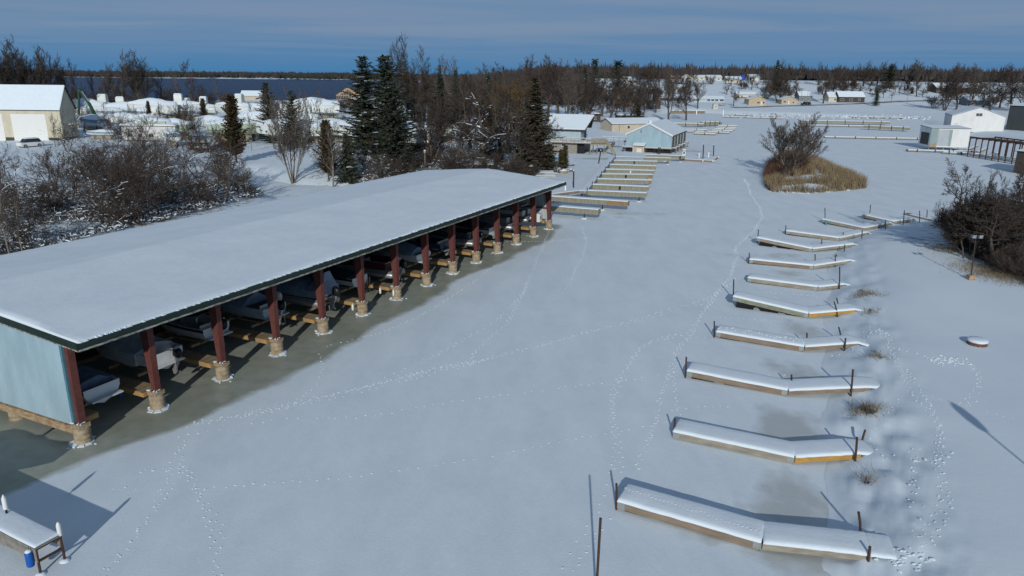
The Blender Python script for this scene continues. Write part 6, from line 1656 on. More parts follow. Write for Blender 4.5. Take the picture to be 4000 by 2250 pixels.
for i in range(78):
    px = rt.uniform(1600, 2520); S_.append((rt.choice(['spread_a', 'spread_b', 'vase_b', 'small_a', 'spread_b', 'weep_a', 'slim_a']), (px, rt.uniform(395, 560 if px < 2080 else 450)), 0, rt.uniform(.8, 1.2)))
for i, (k, b_, t_, w) in enumerate(S_):
    p = hit(*b_)
    put_tree(k, p, rt.uniform(9, 15.5), ('%s leafless tree inside the middle woods %s' % ({'weep_a': 'golden', 'slim_a': 'slender', 'small_a': 'small', 'vase_b': 'many-stemmed', 'spread_b': 'brown', 'spread_a': 'grey-brown'}[k], 'right of the tall spruces' if b_[0] < 1720 else 'behind the spreading tree' if b_[0] < 1930 else 'behind the olive spruce' if b_[0] < 2120 else 'behind the blue house' if b_[0] < 2320 else 'below the two skyline pines' if b_[0] < 2430 else 'behind the long tan building')), 'trees inside the middle woods', wide=w)
S_ = []
for i in range(60):
    px = rt.uniform(1330, 2070); py = rt.uniform(600, 712); p = hit(px, py)
    put_tree(rt.choice(['shrub_a', 'shrub_b', 'shrub_c', 'small_a']), p, rt.uniform(2.2, 5.5), '%s leafless undergrowth shrub %s' % ('farther' if py < 640 else 'middle' if py < 676 else 'nearer', 'beside the young blue-green spruce' if px < 1430 else 'under the broad dark spruce' if px < 1640 else 'behind the birdhouse post' if px < 1760 else 'under the spreading tree' if px < 1930 else 'left of the olive spruce'), 'undergrowth behind the shed end', 'bare_shrub', 'shrub', wide=rt.uniform(.9, 1.4))
# thicket behind the near roof
for i in range(96):
    px = rt.uniform(-80, 1000); ylo = 640 if px < 780 else 690; yhi = 1010 - px * .235
    py = ylo + (yhi - ylo) * rt.random() ** .7; p = hit(px, py)
    big = rt.random() < .66
    put_tree(rt.choice(['open_a', 'open_c', 'open_a', 'open_b', 'slim_b'] if big else ['shrub_a', 'shrub_b', 'shrub_c', 'shrub_c']), p, rt.uniform(5.0, 9.5) if big else rt.uniform(1.8, 3.6), '%s of the thicket %s, %s' % ('leafless sapling' if big else 'leafless shrub', 'below the garage' if px < 250 else 'below the crane' if px < 470 else 'below the boxy houseboat' if px < 690 else 'below the dark cars' if px < 850 else 'beside the white path', 'at the yard side' if py < ylo + (yhi - ylo) * .33 else 'halfway to the roof' if py < ylo + (yhi - ylo) * .66 else 'at the roof edge'), 'thicket trees behind the near roof' if big else 'thicket shrubs behind the near roof', 'bare_sapling' if big else 'bare_shrub', 'sapling' if big else 'shrub', wide=rt.uniform(.9, 1.35))
for i in range(58):
    px = rt.uniform(200, 1340); py = rt.uniform(470, 600); p = hit(px, py)
    put_tree(rt.choice(['open_a', 'open_b', 'slim_a', 'slim_b', 'open_c', 'shrub_a']), p, rt.uniform(5, 10), 'thin leafless sapling among the yard boats %s' % ('beside the garage' if px < 330 else 'beside the crane' if px < 470 else 'before the boxy houseboat' if px < 700 else 'around the green wrapped boats' if px < 900 else 'beside the rusty cedar' if px < 1050 else 'around the coppiced tree'), 'thin trees among the yard boats', 'bare_sapling', 'sapling', wide=rt.uniform(.7, 1.1))
# hill and far shore trees
row([('vase_a', (2610, 478), 262, .9), ('spread_a', (2680, 470), 300, .9), ('vase_b', (2560, 440), 300, .9), ('spread_b', (2655, 405), 255, 1.0), ('vase_a', (2610, 420), 232, 1.0), ('spread_a', (2540, 400), 300, 1.1), ('spread_b', (2500, 395), 270, 1.0)], 'bare tree left of the far inlet', 'bare trees left of the far inlet')
row([('vase_a', (2725, 424), 292, 1.15), ('spread_a', (2672, 398), 300, .9), ('spread_a', (2838, 370), 312, 1.1), ('spread_a', (2865, 415), 330, .9), ('vase_a', (2985, 405), 292, .9), ('vase_b', (3040, 402), 268, 1.3), ('spread_b', (3075, 398), 300, 1.2), ('spread_a', (2935, 350), 265, 1.0), ('vase_a', (3215, 404), 275, 1.2), ('spread_b', (3255, 380), 280, 1.1), ('spread_a', (3300, 350), 262, 1.1)], 'bare tree among the hillside houses', 'bare trees among the hillside houses')
row([('vase_a', (3512, 372), 320, .9), ('spread_a', (3580, 378), 295, 1.0), ('vase_a', (3622, 362), 300, .9), ('spread_b', (3450, 382), 320, 1.0), ('slim_a', (3400, 330), 262, 1.4), ('vase_a', (3552, 330), 222, 1.2), ('vase_a', (3615, 330), 250, 1.0)], 'bare tree beside the hill road', 'bare trees beside the hill road')
row([('vase_b', (3690, 432), 268, 1.1), ('spread_b', (3735, 430), 262, 1.1), ('spread_a', (3700, 400), 275, 1.0), ('vase_a', (3790, 425), 252, 1.2), ('spread_b', (3840, 420), 262, 1.2), ('spread_a', (3865, 445), 270, 1.2), ('spread_b', (3905, 420), 268, 1.2), ('spread_a', (3950, 430), 262, 1.2), ('vase_a', (3990, 440), 270, 1.2), ('spread_b', (4030, 440), 272, 1.2)], 'bare tree behind the white metal building', 'bare trees behind the white metal building')
S_ = []
for i in range(70):
    px = rt.uniform(2150, 4050)
    if 2590 < px < 2980 and i % 5: px = rt.choice([rt.uniform(2150, 2590), rt.uniform(2990, 4050)])
    p = hit(px, rt.uniform(318, 340))
    put_tree(rt.choice(['spread_a', 'spread_b', 'vase_a', 'spread_b']), p, rt.uniform(11, 19), 'leafless tree of the hill crest wood ' + ('left of the hilltop houses' if px < 2600 else 'behind the beige hilltop houses' if px < 2850 else 'behind the blue tarps' if px < 3050 else 'above the dark brown house' if px < 3350 else 'beside the skyline pine' if px < 3560 else 'above the long dark lodge' if px < 3830 else 'at the right edge'), 'wood along the hill crest', wide=rt.uniform(1.0, 1.4))
for n_, x0, x1, y0, y1, ph in ((16, 2990, 3110, 330, 385, 'around the pointed hill spruce'), (20, 3170, 3330, 325, 372, 'above the dark brown house'), (18, 3330, 3560, 335, 385, 'beside the hill road poles'), (22, 3600, 4040, 335, 425, 'around the long dark lodge'), (22, 2440, 2690, 330, 420, 'on the slope left of the inlet'), (10, 2700, 3000, 322, 360, 'below the hilltop houses')):
    for i in range(n_):
        px = rt.uniform(x0, x1); p = hit(px, rt.uniform(y0, y1))
        put_tree(rt.choice(['spread_b', 'spread_a', 'shrub_b', 'small_b', 'spread_b']), p, rt.uniform(4.5, 10), '%s brown leafless bush %s' % ('left' if px < (x0 * 2 + x1) / 3 else 'middle' if px < (x0 + x1 * 2) / 3 else 'right', ph), 'bushes on the hillside', 'bare_bush', 'bush', wide=rt.uniform(1.0, 1.5))
# island and right bank
ISL = at(3090, 690)
put_tree('isle', (ISL[0], ISL[1], .8), height_at(3090, 432, ISL[1]) - .8, 'bare many-branched tree on the reed island', 'bare trees on the ice side', wide=1.25)
tree_px('spread_a', (3062, 698), 520, 'smaller bare tree beside the big one on the reed island', 'bare trees on the ice side')
row([('spread_a', (3745, 975), 612, .95), ('vase_b', (3800, 1000), 640, .9), ('spread_b', (3860, 985), 600, 1.0), ('spread_a', (3925, 960), 640, 1.0), ('small_b', (3775, 1010), 760, 1.3), ('small_a', (3880, 1040), 740, 1.4), ('spread_b', (3985, 1000), 700, 1.0), ('small_a', (3720, 940), 740, 1.2)], 'bare bank tree at the right edge', 'bare trees on the right bank')
for i in range(46):
    px = rt.uniform(3680, 4060); py = rt.uniform(880, 900 + (px - 3640) * .62); p = hit(px, py)
    put_tree(rt.choice(['shrub_a', 'shrub_b', 'shrub_a']), p, rt.uniform(1.8, 3.6), 'leafless bank shrub %s, %s' % ('left of the flood light' if px < 3790 else 'right of the flood light' if px < 3900 else 'at the right edge', 'near side of the scrub' if py > 980 else 'deep in the scrub'), 'scrub on the right bank', 'bare_shrub', 'shrub', wide=rt.uniform(1.0, 1.5))
for i, (bx, by, h) in enumerate(((3390, 1620, 1.1), (3365, 1140, .7), (3400, 1215, .5), (3415, 1375, .5), (3386, 1890, .45), (3440, 1400, .5), (3330, 960, .5))):
    put_tree('shrub_c' if i % 2 else 'shrub_b', hit(bx, by), h * .75, 'dry weed clump on the right bank, %s from the camera' % ORD[(4 - (0 if i else 0)) if False else sorted([1620, 1140, 1215, 1375, 1890, 1400, 960], reverse=True).index(by)], 'weed clumps on the right bank', 'weed_clump', 'weed', wide=.9)

# ------------------------------------------------------------------ far woods that read as one mass
def far_wood(name, pts, hs, m_, label, fan_n=7, seed=1):
    r = np.random.default_rng(seed); V = []
    for (x, y, z), h in zip(pts, hs):
        w = h * .38
        for j in range(fan_n):
            a = r.uniform(-1, 1); bx = x + a * w * .5; top = h * (1 - .45 * a * a) * r.uniform(.75, 1.05); yy = y + r.uniform(-2, 2)
            tw = h * r.uniform(.05, .13)
            V += [(bx - tw + a * w * .3, yy, z + h * .15), (bx + tw + a * w * .3, yy, z + h * .15), (bx + a * w * .8 + r.uniform(-.2, .2) * w, yy + r.uniform(-1, 1), z + top)]
        V += [(x - w * .8, y + 2, z - 1), (x + w * .8, y + 2, z - 1), (x + r.uniform(-.3, .3) * w, y + 2, z + h * .7)]
        V += [(x - w * .6, y + 3, z + h * .62), (x - w * .1, y + 3, z - 1), (x + w * .8, y + 3, z + h * r.uniform(.5, .7))]
    n = len(V) // 3
    o = link(name, np_mesh(name, V, np.arange(n * 3).reshape(-1, 3), m_)); tag(o, label, 'wood', kind='stuff'); return o
M['far_twig'] = mat('far_twig', (.062, .052, .050), .95, c2=(.040, .036, .036), scale=.02, coord='Object')
M['far_green'] = mat('far_green', (.022, .032, .028), .95, c2=(.035, .042, .034), scale=.05, coord='Object')
r_ = np.random.default_rng(5); P_, H_ = [], []
for i in range(4200):
    x = r_.uniform(-2600, -60); y = r_.uniform(2330, 2760) + 60 * math.sin(x * .006); z = tz(x, y) if i % 40 == 0 else 3 + (y - 2330) * .02
    P_.append((x, y, z)); H_.append(r_.uniform(9, 16) + (r_.random() < .06) * 4)
far_wood('far_shore_wood', P_, H_, M['far_twig'], 'brown wood along the far shore of the lake', seed=6)
P_, H_ = [], []
for i in range(500):
    x = r_.uniform(-1300, -80) if i % 3 else r_.uniform(-700, -350); y = r_.uniform(2335, 2700); P_.append((x, y, 3 + (y - 2330) * .02)); H_.append(r_.uniform(12, 19))
far_wood('far_shore_pines', P_, H_, M['far_green'], 'dark pines among the wood on the far shore', seed=7)
P_, H_ = [], []
X_ = r_.uniform(-.12, 1.1, 5200); Y_ = r_.uniform(680, 1500, 5200); Zt = terr(X_ * Y_, Y_)
for q, y, z in zip(X_, Y_, Zt):
    P_.append((q * y, y, z)); H_.append(r_.uniform(9, 17))
far_wood('hilltop_wood', P_, H_, M['far_twig'], 'brown wood stretching along the hilltop to the horizon', seed=8)
P_, H_ = [], []
X_ = r_.uniform(-.14, .10, 900); Y_ = r_.uniform(430, 640, 900); Zt = terr(X_ * Y_, Y_)
for q, y, z in zip(X_, Y_, Zt):
    P_.append((q * y, y, z)); H_.append(r_.uniform(8, 13))
far_wood('inner_wood', P_, H_, M['far_twig'], 'brown wood closing the view behind the middle trees', seed=9)
# ------------------------------------------------------------------ reed island
M['reed'] = mat('reed', (.29, .225, .135), .9, c2=(.19, .145, .085), scale=.5)
M['reed_red'] = mat('reed_red', (.16, .085, .05), .9, c2=(.10, .06, .04), scale=.5)
rg = np.random.default_rng(31)
ix = np.array(ISLAND); lo, hi_ = ix.min(0), ix.max(0)
def scatter(poly, n, rg_):
    P = np.array(poly); lo_, hi2 = P.min(0), P.max(0); out = []
    while len(out) < n:
        q = rg_.uniform(lo_, hi2, (4000, 2)); q = q[sdist(q[:, 0], q[:, 1], P) < 0]; out.extend(q.tolist())
    return np.array(out[:n])
def blades(name, pts, hs, m_, label, cat, w=.05, lean=.22, seed=0, z=None):
    r = np.random.default_rng(seed); n = len(pts)
    Z = np.maximum(terr(pts[:, 0], pts[:, 1]), 0) if z is None else z
    a = r.uniform(0, np.pi, n); dx, dy = np.cos(a) * w / 2, np.sin(a) * w / 2
    lx, ly = r.normal(0, lean, n) * hs, r.normal(0, lean, n) * hs
    V = np.empty((n, 3, 3)); V[:, 0] = np.stack([pts[:, 0] - dx, pts[:, 1] - dy, Z - .05], 1); V[:, 1] = np.stack([pts[:, 0] + dx, pts[:, 1] + dy, Z - .05], 1); V[:, 2] = np.stack([pts[:, 0] + lx, pts[:, 1] + ly, Z + hs], 1)
    o = link(name, np_mesh(name, V.reshape(-1, 3), np.arange(n * 3).reshape(-1, 3), m_)); return tag(o, label, cat, kind='stuff')
P = scatter(ISLAND, 34000, rg); dI = -sdist(P[:, 0], P[:, 1], ix); PX = np.array([pix(x, y, .5) for x, y in P])
dens = fbm(P[:, 0] * .35, P[:, 1] * .35)
clear = ((np.hypot((PX[:, 0] - 3110) / 95, (PX[:, 1] - 718) / 10) + (dens - .47) * 2.2) < 1) | ((dens < .44) & (dI > .9))
red = (PX[:, 0] < 3150) & (PX[:, 1] < 700)
k1, k2 = (~clear) & (~red), (~clear) & red
blades('island_reeds', P[k1], rg.uniform(.8, 2.0, k1.sum()), M['reed'], 'golden dry reeds covering the little island', 'reeds', w=.09, seed=1)
blades('island_brush', P[k2], rg.uniform(.8, 2.6, k2.sum()), M['reed_red'], 'reddish brown brush round the island tree', 'brush', w=.06, lean=.35, seed=2)
# dry grass on the right bank and along the far shore
Q = []
for a, b, r1, n in ((3385, 1150, 1.2, 260), (3395, 1225, .8, 90), (3380, 1600, .9, 320), (3430, 1390, .7, 90), (3385, 1880, .6, 60), (3330, 960, .8, 60), (3700, 975, 2.0, 600), (3850, 1060, 3.0, 1300), (3960, 1090, 3.0, 1300), (2900, 455, 6, 200), (3420, 452, 7, 400), (3230, 450, 6, 200)):
    c = hit(a, b); Q.append(np.array(c[:2]) + rg.normal(0, r1 * .5, (n, 2)))
Q = np.concatenate(Q); blades('bank_grass', Q, rg.uniform(.15, .6, len(Q)), M['reed'], 'thin dry grass poking through the snow on the banks', 'grass', w=.035, lean=.5, seed=3)
# tangles of dead twigs that nobody could count
def tangle(name, polypx, n, hmax, label, seed, tw=.04, flecks=.16):
    r = np.random.default_rng(seed); poly = [tuple(hit(a, b)[:2]) for a, b in polypx]
    P = scatter(poly, n, r); Z = np.maximum(terr(P[:, 0], P[:, 1]), 0)
    cl = fbm(P[:, 0] * .22, P[:, 1] * .22); keep = cl > .36; P, Z, cl = P[keep], Z[keep], cl[keep]; n = len(P)
    h = hmax * r.random(n) ** 1.6 * (.35 + 1.6 * (cl - .36)); d = r.normal(0, 1, (n, 3)); d[:, 2] = np.abs(d[:, 2]) * .9 + .1; d /= np.linalg.norm(d, axis=1)[:, None]
    L_ = r.uniform(.5, 1.5, n); s = np.cross(d, r.normal(0, 1, (n, 3))); s /= np.linalg.norm(s, axis=1)[:, None]; s *= tw / 2
    C = np.stack([P[:, 0], P[:, 1], Z + h * .6], 1); V = np.empty((n, 3, 3)); V[:, 0] = C - s; V[:, 1] = C + s; V[:, 2] = C + d * L_[:, None]
    o = link(name, np_mesh(name, V.reshape(-1, 3), np.arange(n * 3).reshape(-1, 3), M['twig'])); tag(o, label, 'brush', kind='stuff')
    m_ = int(n * flecks); C = C[:m_]; C[:, 2] += .25; a = r.uniform(0, 6.28, m_); w = r.uniform(.06, .3, m_); t_ = r.uniform(.03, .08, m_)
    X1 = np.stack([np.cos(a) * w, np.sin(a) * w, r.normal(0, .08, m_)], 1); Y1 = np.stack([-np.sin(a) * t_, np.cos(a) * t_, np.full(m_, -.03)], 1); Y2 = np.stack([np.sin(a) * t_, -np.cos(a) * t_, np.full(m_, -.03)], 1); up = np.array([0, 0, .06])
    V = np.stack([C - X1 + Y1, C + X1 + Y1, C + X1 + up, C - X1 + up, C - X1 + up, C + X1 + up, C + X1 + Y2, C - X1 + Y2], 1).reshape(-1, 3)
    o2 = link(name + '_snow', np_mesh(name + '_snow', V, np.arange(len(V)).reshape(-1, 4), M['snow'])); tag(o2, 'snow caught on ' + label, 'snow', kind='stuff')
tangle('thicket_tangle', [(-120, 740), (300, 730), (620, 720), (800, 720), (960, 720), (1040, 775), (700, 850), (300, 950), (0, 1005), (-120, 1020)], 30000, 1.7, 'tangled dead brush behind the near shed roof', 41)
tangle('shore_tangle', [(1180, 560), (1500, 560), (1700, 520), (2060, 540), (2080, 640), (1900, 690), (1700, 710), (1400, 718), (1250, 720)], 26000, 1.6, 'dead brush among the spruces behind the shed end', 42)
tangle('bank_tangle', [(3690, 880), (3820, 820), (4060, 760), (4060, 1110), (3900, 1060), (3760, 985)], 26000, 1.7, 'dense dead scrub on the right bank', 43, flecks=.02)
tangle('lake_tangle', [(180, 402), (600, 410), (1000, 412), (1390, 405), (1400, 440), (1000, 445), (600, 440), (180, 440)], 16000, 7.0, 'brown brush band along the lake shore', 44, tw=.22, flecks=.0)

# ------------------------------------------------------------------ boat yard
def wrapped(kind):
    t = thing('wrapped_boat', 'x x x x', 'boat')
    if kind == 0:      # cabin cruiser, tall white wrap
        add_hull(t, 8.0, 2.9, 1.7, M['wrap']); add_cover(t, 8.0, 2.95, 1.7, M['wrap'], 1.0, .5, y0=.0, seed=70, peak=.42, name='shrink_wrap', sig=.5)
        add_cover(t, 8.0, 2.75, 1.86, M['snow'], 1.06, -.12, y0=.03, y1=.97, seed=70, peak=.42, name='snow_load', sig=.5)
        rings = [[(x * a, 2.0 + y, z) for x, y in ((-.8, 0), (.8, 0), (.7, 1.6), (-.7, 1.6))] for z, a in ((2.6, 1), (4.0, .9), (4.25, .7))]
        mb_ = MB(); mb_.loft(rings, close=True); mb_.build('flybridge_wrap', M['wrap'], t, smooth=True, auto=50)
        MB().hexa([(-.6, 2.05, 4.26), (.6, 2.05, 4.26), (.5, 3.5, 4.26), (-.5, 3.5, 4.26), (-.5, 2.15, 4.45), (.5, 2.15, 4.45), (.4, 3.4, 4.45), (-.4, 3.4, 4.45)]).build('snow_cap', M['snow'], t)
    elif kind == 1:    # green wrap, snow heaped on top
        add_hull(t, 7.6, 2.8, 1.7, M['wrap_green']); add_cover(t, 7.6, 2.85, 1.7, M['wrap_green'], .8, .8, y0=.0, seed=71, peak=.3, name='shrink_wrap'); add_cover(t, 7.6, 2.9, 1.75, M['snow'], 1.0, .0, y0=.0, seed=72, peak=.3, name='snow_load')
    elif kind == 2:    # low runabout under snow
        add_hull(t, 6.0, 2.4, 1.2, M['wrap']); add_cover(t, 6.0, 2.45, 1.2, M['tarp_blue'], .8, .4, y0=.0, seed=73, peak=.4, name='cover'); add_cover(t, 6.0, 2.3, 1.3, M['snow'], .9, .0, y0=.02, y1=.98, seed=74, peak=.4, name='snow_load')
    else:              # big white peaked tent wrap
        add_hull(t, 9.0, 3.2, 1.8, M['wrap']); add_cover(t, 9.0, 3.3, 1.8, M['wrap'], 1.5, 1.3, y0=.0, seed=75, peak=.45, name='shrink_wrap', sig=.6); add_cover(t, 9.0, 3.0, 2.05, M['snow'], 1.58, -.2, y0=.03, y1=.97, seed=75, peak=.45, name='snow_load', sig=.6)
    for y in (1.2, 4.5):
        for x in (-.8, .8): MB().beam((x, y, -1.1), (x * .7, y, .25), .12, .12).build('stand', M['rust'], t)
    MB().box(-.15, .15, .6, 5.4, -1.0, -.02).build('keel_block', M['old_wood'], t)
    return t
protos = [wrapped(k) for k in range(4)]; used = [0] * 4
rb = random.Random(4)
def put_boat(kind, px, py, ang, sc_, lab):
    p = hit(px, py); o = protos[kind] if not used[kind] else copy_tree(protos[kind]); used[kind] = 1
    o.location = (p[0], p[1], p[2] + 1.0 * sc_); o.rotation_euler = (0, 0, R(ang)); o.scale = (sc_ * rb.uniform(.85, 1.05), sc_ * rb.uniform(.9, 1.25), sc_ * rb.uniform(.8, 1.1))
    tag(o, lab, 'boat', 'wrapped boats in the yard')
rb = random.Random(4)
row1 = sorted([(0, 352, 470), (3, 425, 468), (0, 470, 466), (2, 505, 474), (0, 533, 466), (3, 585, 470), (2, 618, 476), (0, 655, 466), (3, 700, 470), (0, 742, 464), (0, 772, 462), (2, 800, 474), (0, 850, 466), (3, 895, 470), (0, 992, 470), (2, 1022, 478)], key=lambda q: q[1])
W0 = ['flybridge boat', 'green wrapped boat', 'low boat', 'big peaked boat']
for i, (k, x, y) in enumerate(row1): put_boat(k, x, y, rb.choice([80, 95, 110, 70, -85, 250]), rb.uniform(1.45, 1.8), '%s under snow in the back row of the yard, %s from the left' % (W0[k], ORD[i]))
for k, x, y, a, s_, lab in ((2, 410, 520, 60, 1.1, 'snow heaped low boat beside the green crane'), (2, 462, 545, 100, .7, 'small boat with snowy upright cover left of the boxy houseboat'), (1, 752, 548, 75, 1.05, 'left of two pale green wrapped boats in the yard'), (1, 818, 552, -82, 1.15, 'right of two pale green wrapped boats in the yard'),
                            (3, 1208, 566, 80, 1.1, 'big white wrapped boat behind the pale coppiced tree'), (3, 1268, 560, 100, 1.0, 'white wrapped boat right of the coppiced tree'), (3, 1398, 560, 70, 1.1, 'white wrapped boat left of the broad spruce'), (0, 1472, 545, 95, .9, 'flybridge boat behind the broad spruce'), (3, 1330, 470, 100, 1.5, 'long wrapped boat on blocks before the timber frame house'),
                            (3, 1705, 600, 75, 1.25, 'big snow covered boat right of the utility pole'), (2, 1640, 585, 100, 1.0, 'low snowy boat beside the utility pole'), (3, 1790, 560, 80, 1.0, 'snow covered boat behind the spreading tree'), (2, 690, 575, 40, .9, 'low snowy boat beside the parked dark cars'), (0, 1250, 500, 80, .9, 'flybridge boat between the spruces'), (3, 1120, 520, 90, 1.0, 'wrapped boat behind the dark spruces'), (3, 560, 505, 85, .9, 'peaked wrapped boat behind the boxy houseboat'), (0, 660, 505, 100, .85, 'flybridge boat behind the right end of the houseboat'), (3, 900, 520, 75, .9, 'wrapped boat left of the rusty cedar'), (2, 1010, 540, 95, 1.0, 'low snowy boat right of the rusty cedar'), (3, 320, 500, 80, .9, 'wrapped boat between garage and crane'), (0, 1160, 480, 90, .9, 'flybridge boat deep behind the coppiced tree')):
    put_boat(k, x, y, a, s_ * 1.4, lab)
# boxy houseboat / trailer
A = hit(480, 552); B = far(690, 554, A[1]); wh = height_at(580, 492, A[1]) - A[2]
house('boxy_houseboat', 'boxy white houseboat under heaped snow in the boat yard', 'houseboat', A, B, 6, wh, wh + .5, wall='offwhite', openings=(W(.12, .2, 1.2, 2.0), W(.3, .38, 1.2, 2.0), W(.5, .58, 1.2, 2.0), ('front', 'door', .8, .88, .2, 2.3)), snow=.35, z0=.3, roof_m='beam_wood')
t = [o for o in col.objects if o.name.startswith('boxy_houseboat')][0]
L_, _ = frame_of(A, B)
mb = MB(); mb.loft([[(x, .6, wh + .5), (x, .9, wh + h), (x, 3, wh + h + .5), (x, 5.2, wh + h), (x, 5.6, wh + .5)] for x, h in ((L_ * .05, .5), (L_ * .25, 1.0), (L_ * .42, 1.9), (L_ * .6, 1.5), (L_ * .8, 1.2), (L_ * .86, .6))]); mb.build('snow_heap', M['snow'], t, smooth=True)
MB().box(L_ * .3, L_ * .82, .3, .6, wh + .35, wh + 1.2).build('upper_panel', M['wrap_green'], t)
# green crane
p = hit(385, 492); t = thing('crane', 'dark green crane with folded boom beside the garage', 'crane', p)
MB().box(-2.2, 2.2, -1.3, 1.3, .2, 1.0).build('track', M['black'], t); MB().box(-1.9, 1.3, -1.2, 1.2, 1.0, 2.2).build('body', M['olive_green'], t); MB().hexa([(-2.2, -1.2, 1.0), (-.8, -1.2, 1.0), (-.8, 0, 1.0), (-2.2, 0, 1.0), (-2.0, -1.1, 3.0), (-.8, -1.1, 3.0), (-.8, -.1, 3.0), (-2.0, -.1, 3.0)]).build('cab', M['glass_dark'], t); MB().box(-2.0, -.8, -1.1, -.1, 3.0, 3.3).build('snow_cap', M['snow'], t)
ap = far(308, 346, p[1]) - p; sb_ = far(308, 452, p[1]) - p
MB().beam((0, 0, 1.8), (ap[0] * .45, 0, ap[2] * .62), .7, .8).build('boom', M['olive_green'], t); MB().beam((ap[0] * .43, 0, ap[2] * .60), tuple(ap), .6, .65).build('boom', M['olive_green'], t); MB().beam(tuple(ap), tuple(sb_), .5, .55).build('stick', M['olive_green'], t)
MB().beam((ap[0] * .45, 0, ap[2] * .62 + .5), (ap[0] * .95, 0, ap[2] * .97 + .4), .55, .18).build('boom_snow', M['snow'], t)
# cars
def car(label, p, ang, body, suv=False, snow=True, s=1.0):
    t = thing('parked_car', label, 'car', p, ang, 'parked cars'); t.scale = (s,) * 3
    L_, W_ = 4.7, 1.85; hb = 1.05 if suv else .85; hc = 1.78 if suv else 1.42
    mb_ = MB(); mb_.loft([[(x, -w, z0), (x, w, z0), (x, w * 1.0, z1), (x, -w, z1)] for x, w, z0, z1 in ((-L_ / 2, .8, .4, .72), (-L_ / 2 + .15, .92, .28, hb - .05), (-.9, .93, .26, hb), (.9, .93, .26, hb), (L_ / 2 - .25, .92, .26, hb - .08), (L_ / 2, .78, .4, .7))], close=True); mb_.build('body', body, t, smooth=True, auto=35)
    x0, x1, x2, x3 = (-1.5, -1.0, 1.7, 2.2) if suv else (-1.3, -.5, 1.0, 1.8)
    mb_ = MB(); mb_.hexa([(x0, -.86, hb), (x3, -.86, hb), (x3, .86, hb), (x0, .86, hb), (x1, -.7, hc), (x2, -.7, hc), (x2, .7, hc), (x1, .7, hc)]); cb = mb_.build('cabin', M['glass_dark'], t)
    MB().hexa([(x1 - .05, -.72, hc), (x2 + .05, -.72, hc), (x2 + .05, .72, hc), (x1 - .05, .72, hc), (x1, -.66, hc + .06), (x2, -.66, hc + .06), (x2, .66, hc + .06), (x1, .66, hc + .06)]).build('roof', body, t)
    if snow: MB().hexa([(x1, -.66, hc + .065), (x2, -.66, hc + .065), (x2, .66, hc + .065), (x1, .66, hc + .065), (x1 + .1, -.6, hc + .16), (x2 - .1, -.6, hc + .16), (x2 - .1, .6, hc + .16), (x1 + .1, .6, hc + .16)]).build('roof_snow', M['snow'], t)
    for x in (-1.45, 1.45):
        for y in (-.93, .93):
            mb_ = MB(); mb_.tube([(x, y - .11, .34), (x, y + .11, .34)], .34, 12); w = mb_.build('wheel', M['dark_rubber'], t); mb_ = MB(); sg = 1 if y > 0 else -1; mb_.tube([(x, y + sg * .111, .34), (x, y + sg * .118, .34)], .2, 10); mb_.build('rim', M['galv'], w)
    for y in (-.65, .65): MB().box(-L_ / 2 - .01, -L_ / 2 + .1, y - .18, y + .18, .62, .78).build('headlight', M['offwhite'], t); MB().box(L_ / 2 - .1, L_ / 2 + .01, y - .15, y + .15, .6, .78).build('tail_light', M['maroon'], t)
    return t
car('white four-wheel-drive parked before the garage door', hit(118, 574), R(62), M['white'], suv=True, s=1.1)
car('dark red car parked before the green wrapped boats', hit(800, 592), R(8), M['maroon'], snow=False)
car('black car parked behind the dark red one', hit(775, 570), R(12), M['black'], snow=False)
car('dark car on the road beside the grey hillside house', hit(3148, 411), R(5), M['black'], suv=True, s=1.2)
car('dark car deep among the boat yard trees', hit(870, 578), R(30), M['hull_navy'], snow=True)

# ------------------------------------------------------------------ poles
def upole(base, top, lab, arm=True, r=.14):
    B = hit(*base); T = far(*top, B[1]); v = T - B; t = thing('utility_pole', lab, 'pole', B)
    MB().tube([(0, 0, -.5), tuple(v)], [r * 1.15, r * .8], 8).build('shaft', M['grey_wood'], t)
    if arm: MB().beam((v[0] - 1.0, v[1], v[2] - .5), (v[0] + 1.0, v[1], v[2] - .35), .12, .14).build('crossarm', M['grey_wood'], t); MB().lathe([(.25, v[2] - 2.0), (.28, v[2] - 1.9), (.28, v[2] - 1.2), (.2, v[2] - 1.1)], 10, (v[0] + .4, v[1])).build('transformer', M['grey_steel'], t)
upole((1621, 560), (1622, 356), 'pale utility pole between spruce and middle woods', r=.2); upole((3482, 394), (3497, 320), 'left leaning utility pole by the hill road'); upole((3543, 404), (3554, 330), 'right utility pole by the hill road', False); upole((3128, 410), (3134, 345), 'utility pole beside the second tan cabin', False); upole((3152, 412), (3157, 352), 'thin pole beside the dark car on the hill', False, .1)
upole((2701, 312), (2701, 258), 'thin mast on the hilltop skyline'); upole((2918, 418), (2917, 382), 'short post before the nearest tan cabin', False, .1)
B = hit(1661, 668); t = thing('birdhouse_post', 'pale post with birdhouse behind the shed roof', 'birdhouse', B); hT = height_at(1660, 598, B[1]) - B[2]
MB().box(-.07, .07, -.07, .07, -.3, hT).build('post', M['bark_pale'] if 'bark_pale' in M else M['old_wood'], t); MB().box(-.18, .18, -.16, .16, hT, hT + .4).build('box', M['old_wood'], t); MB().hexa([(-.24, -.22, hT + .4), (.24, -.22, hT + .4), (.24, .22, hT + .4), (-.24, .22, hT + .4), (-.05, -.2, hT + .6), (.05, -.2, hT + .6), (.05, .2, hT + .6), (-.05, .2, hT + .6)]).build('snow_cap', M['snow'], t)
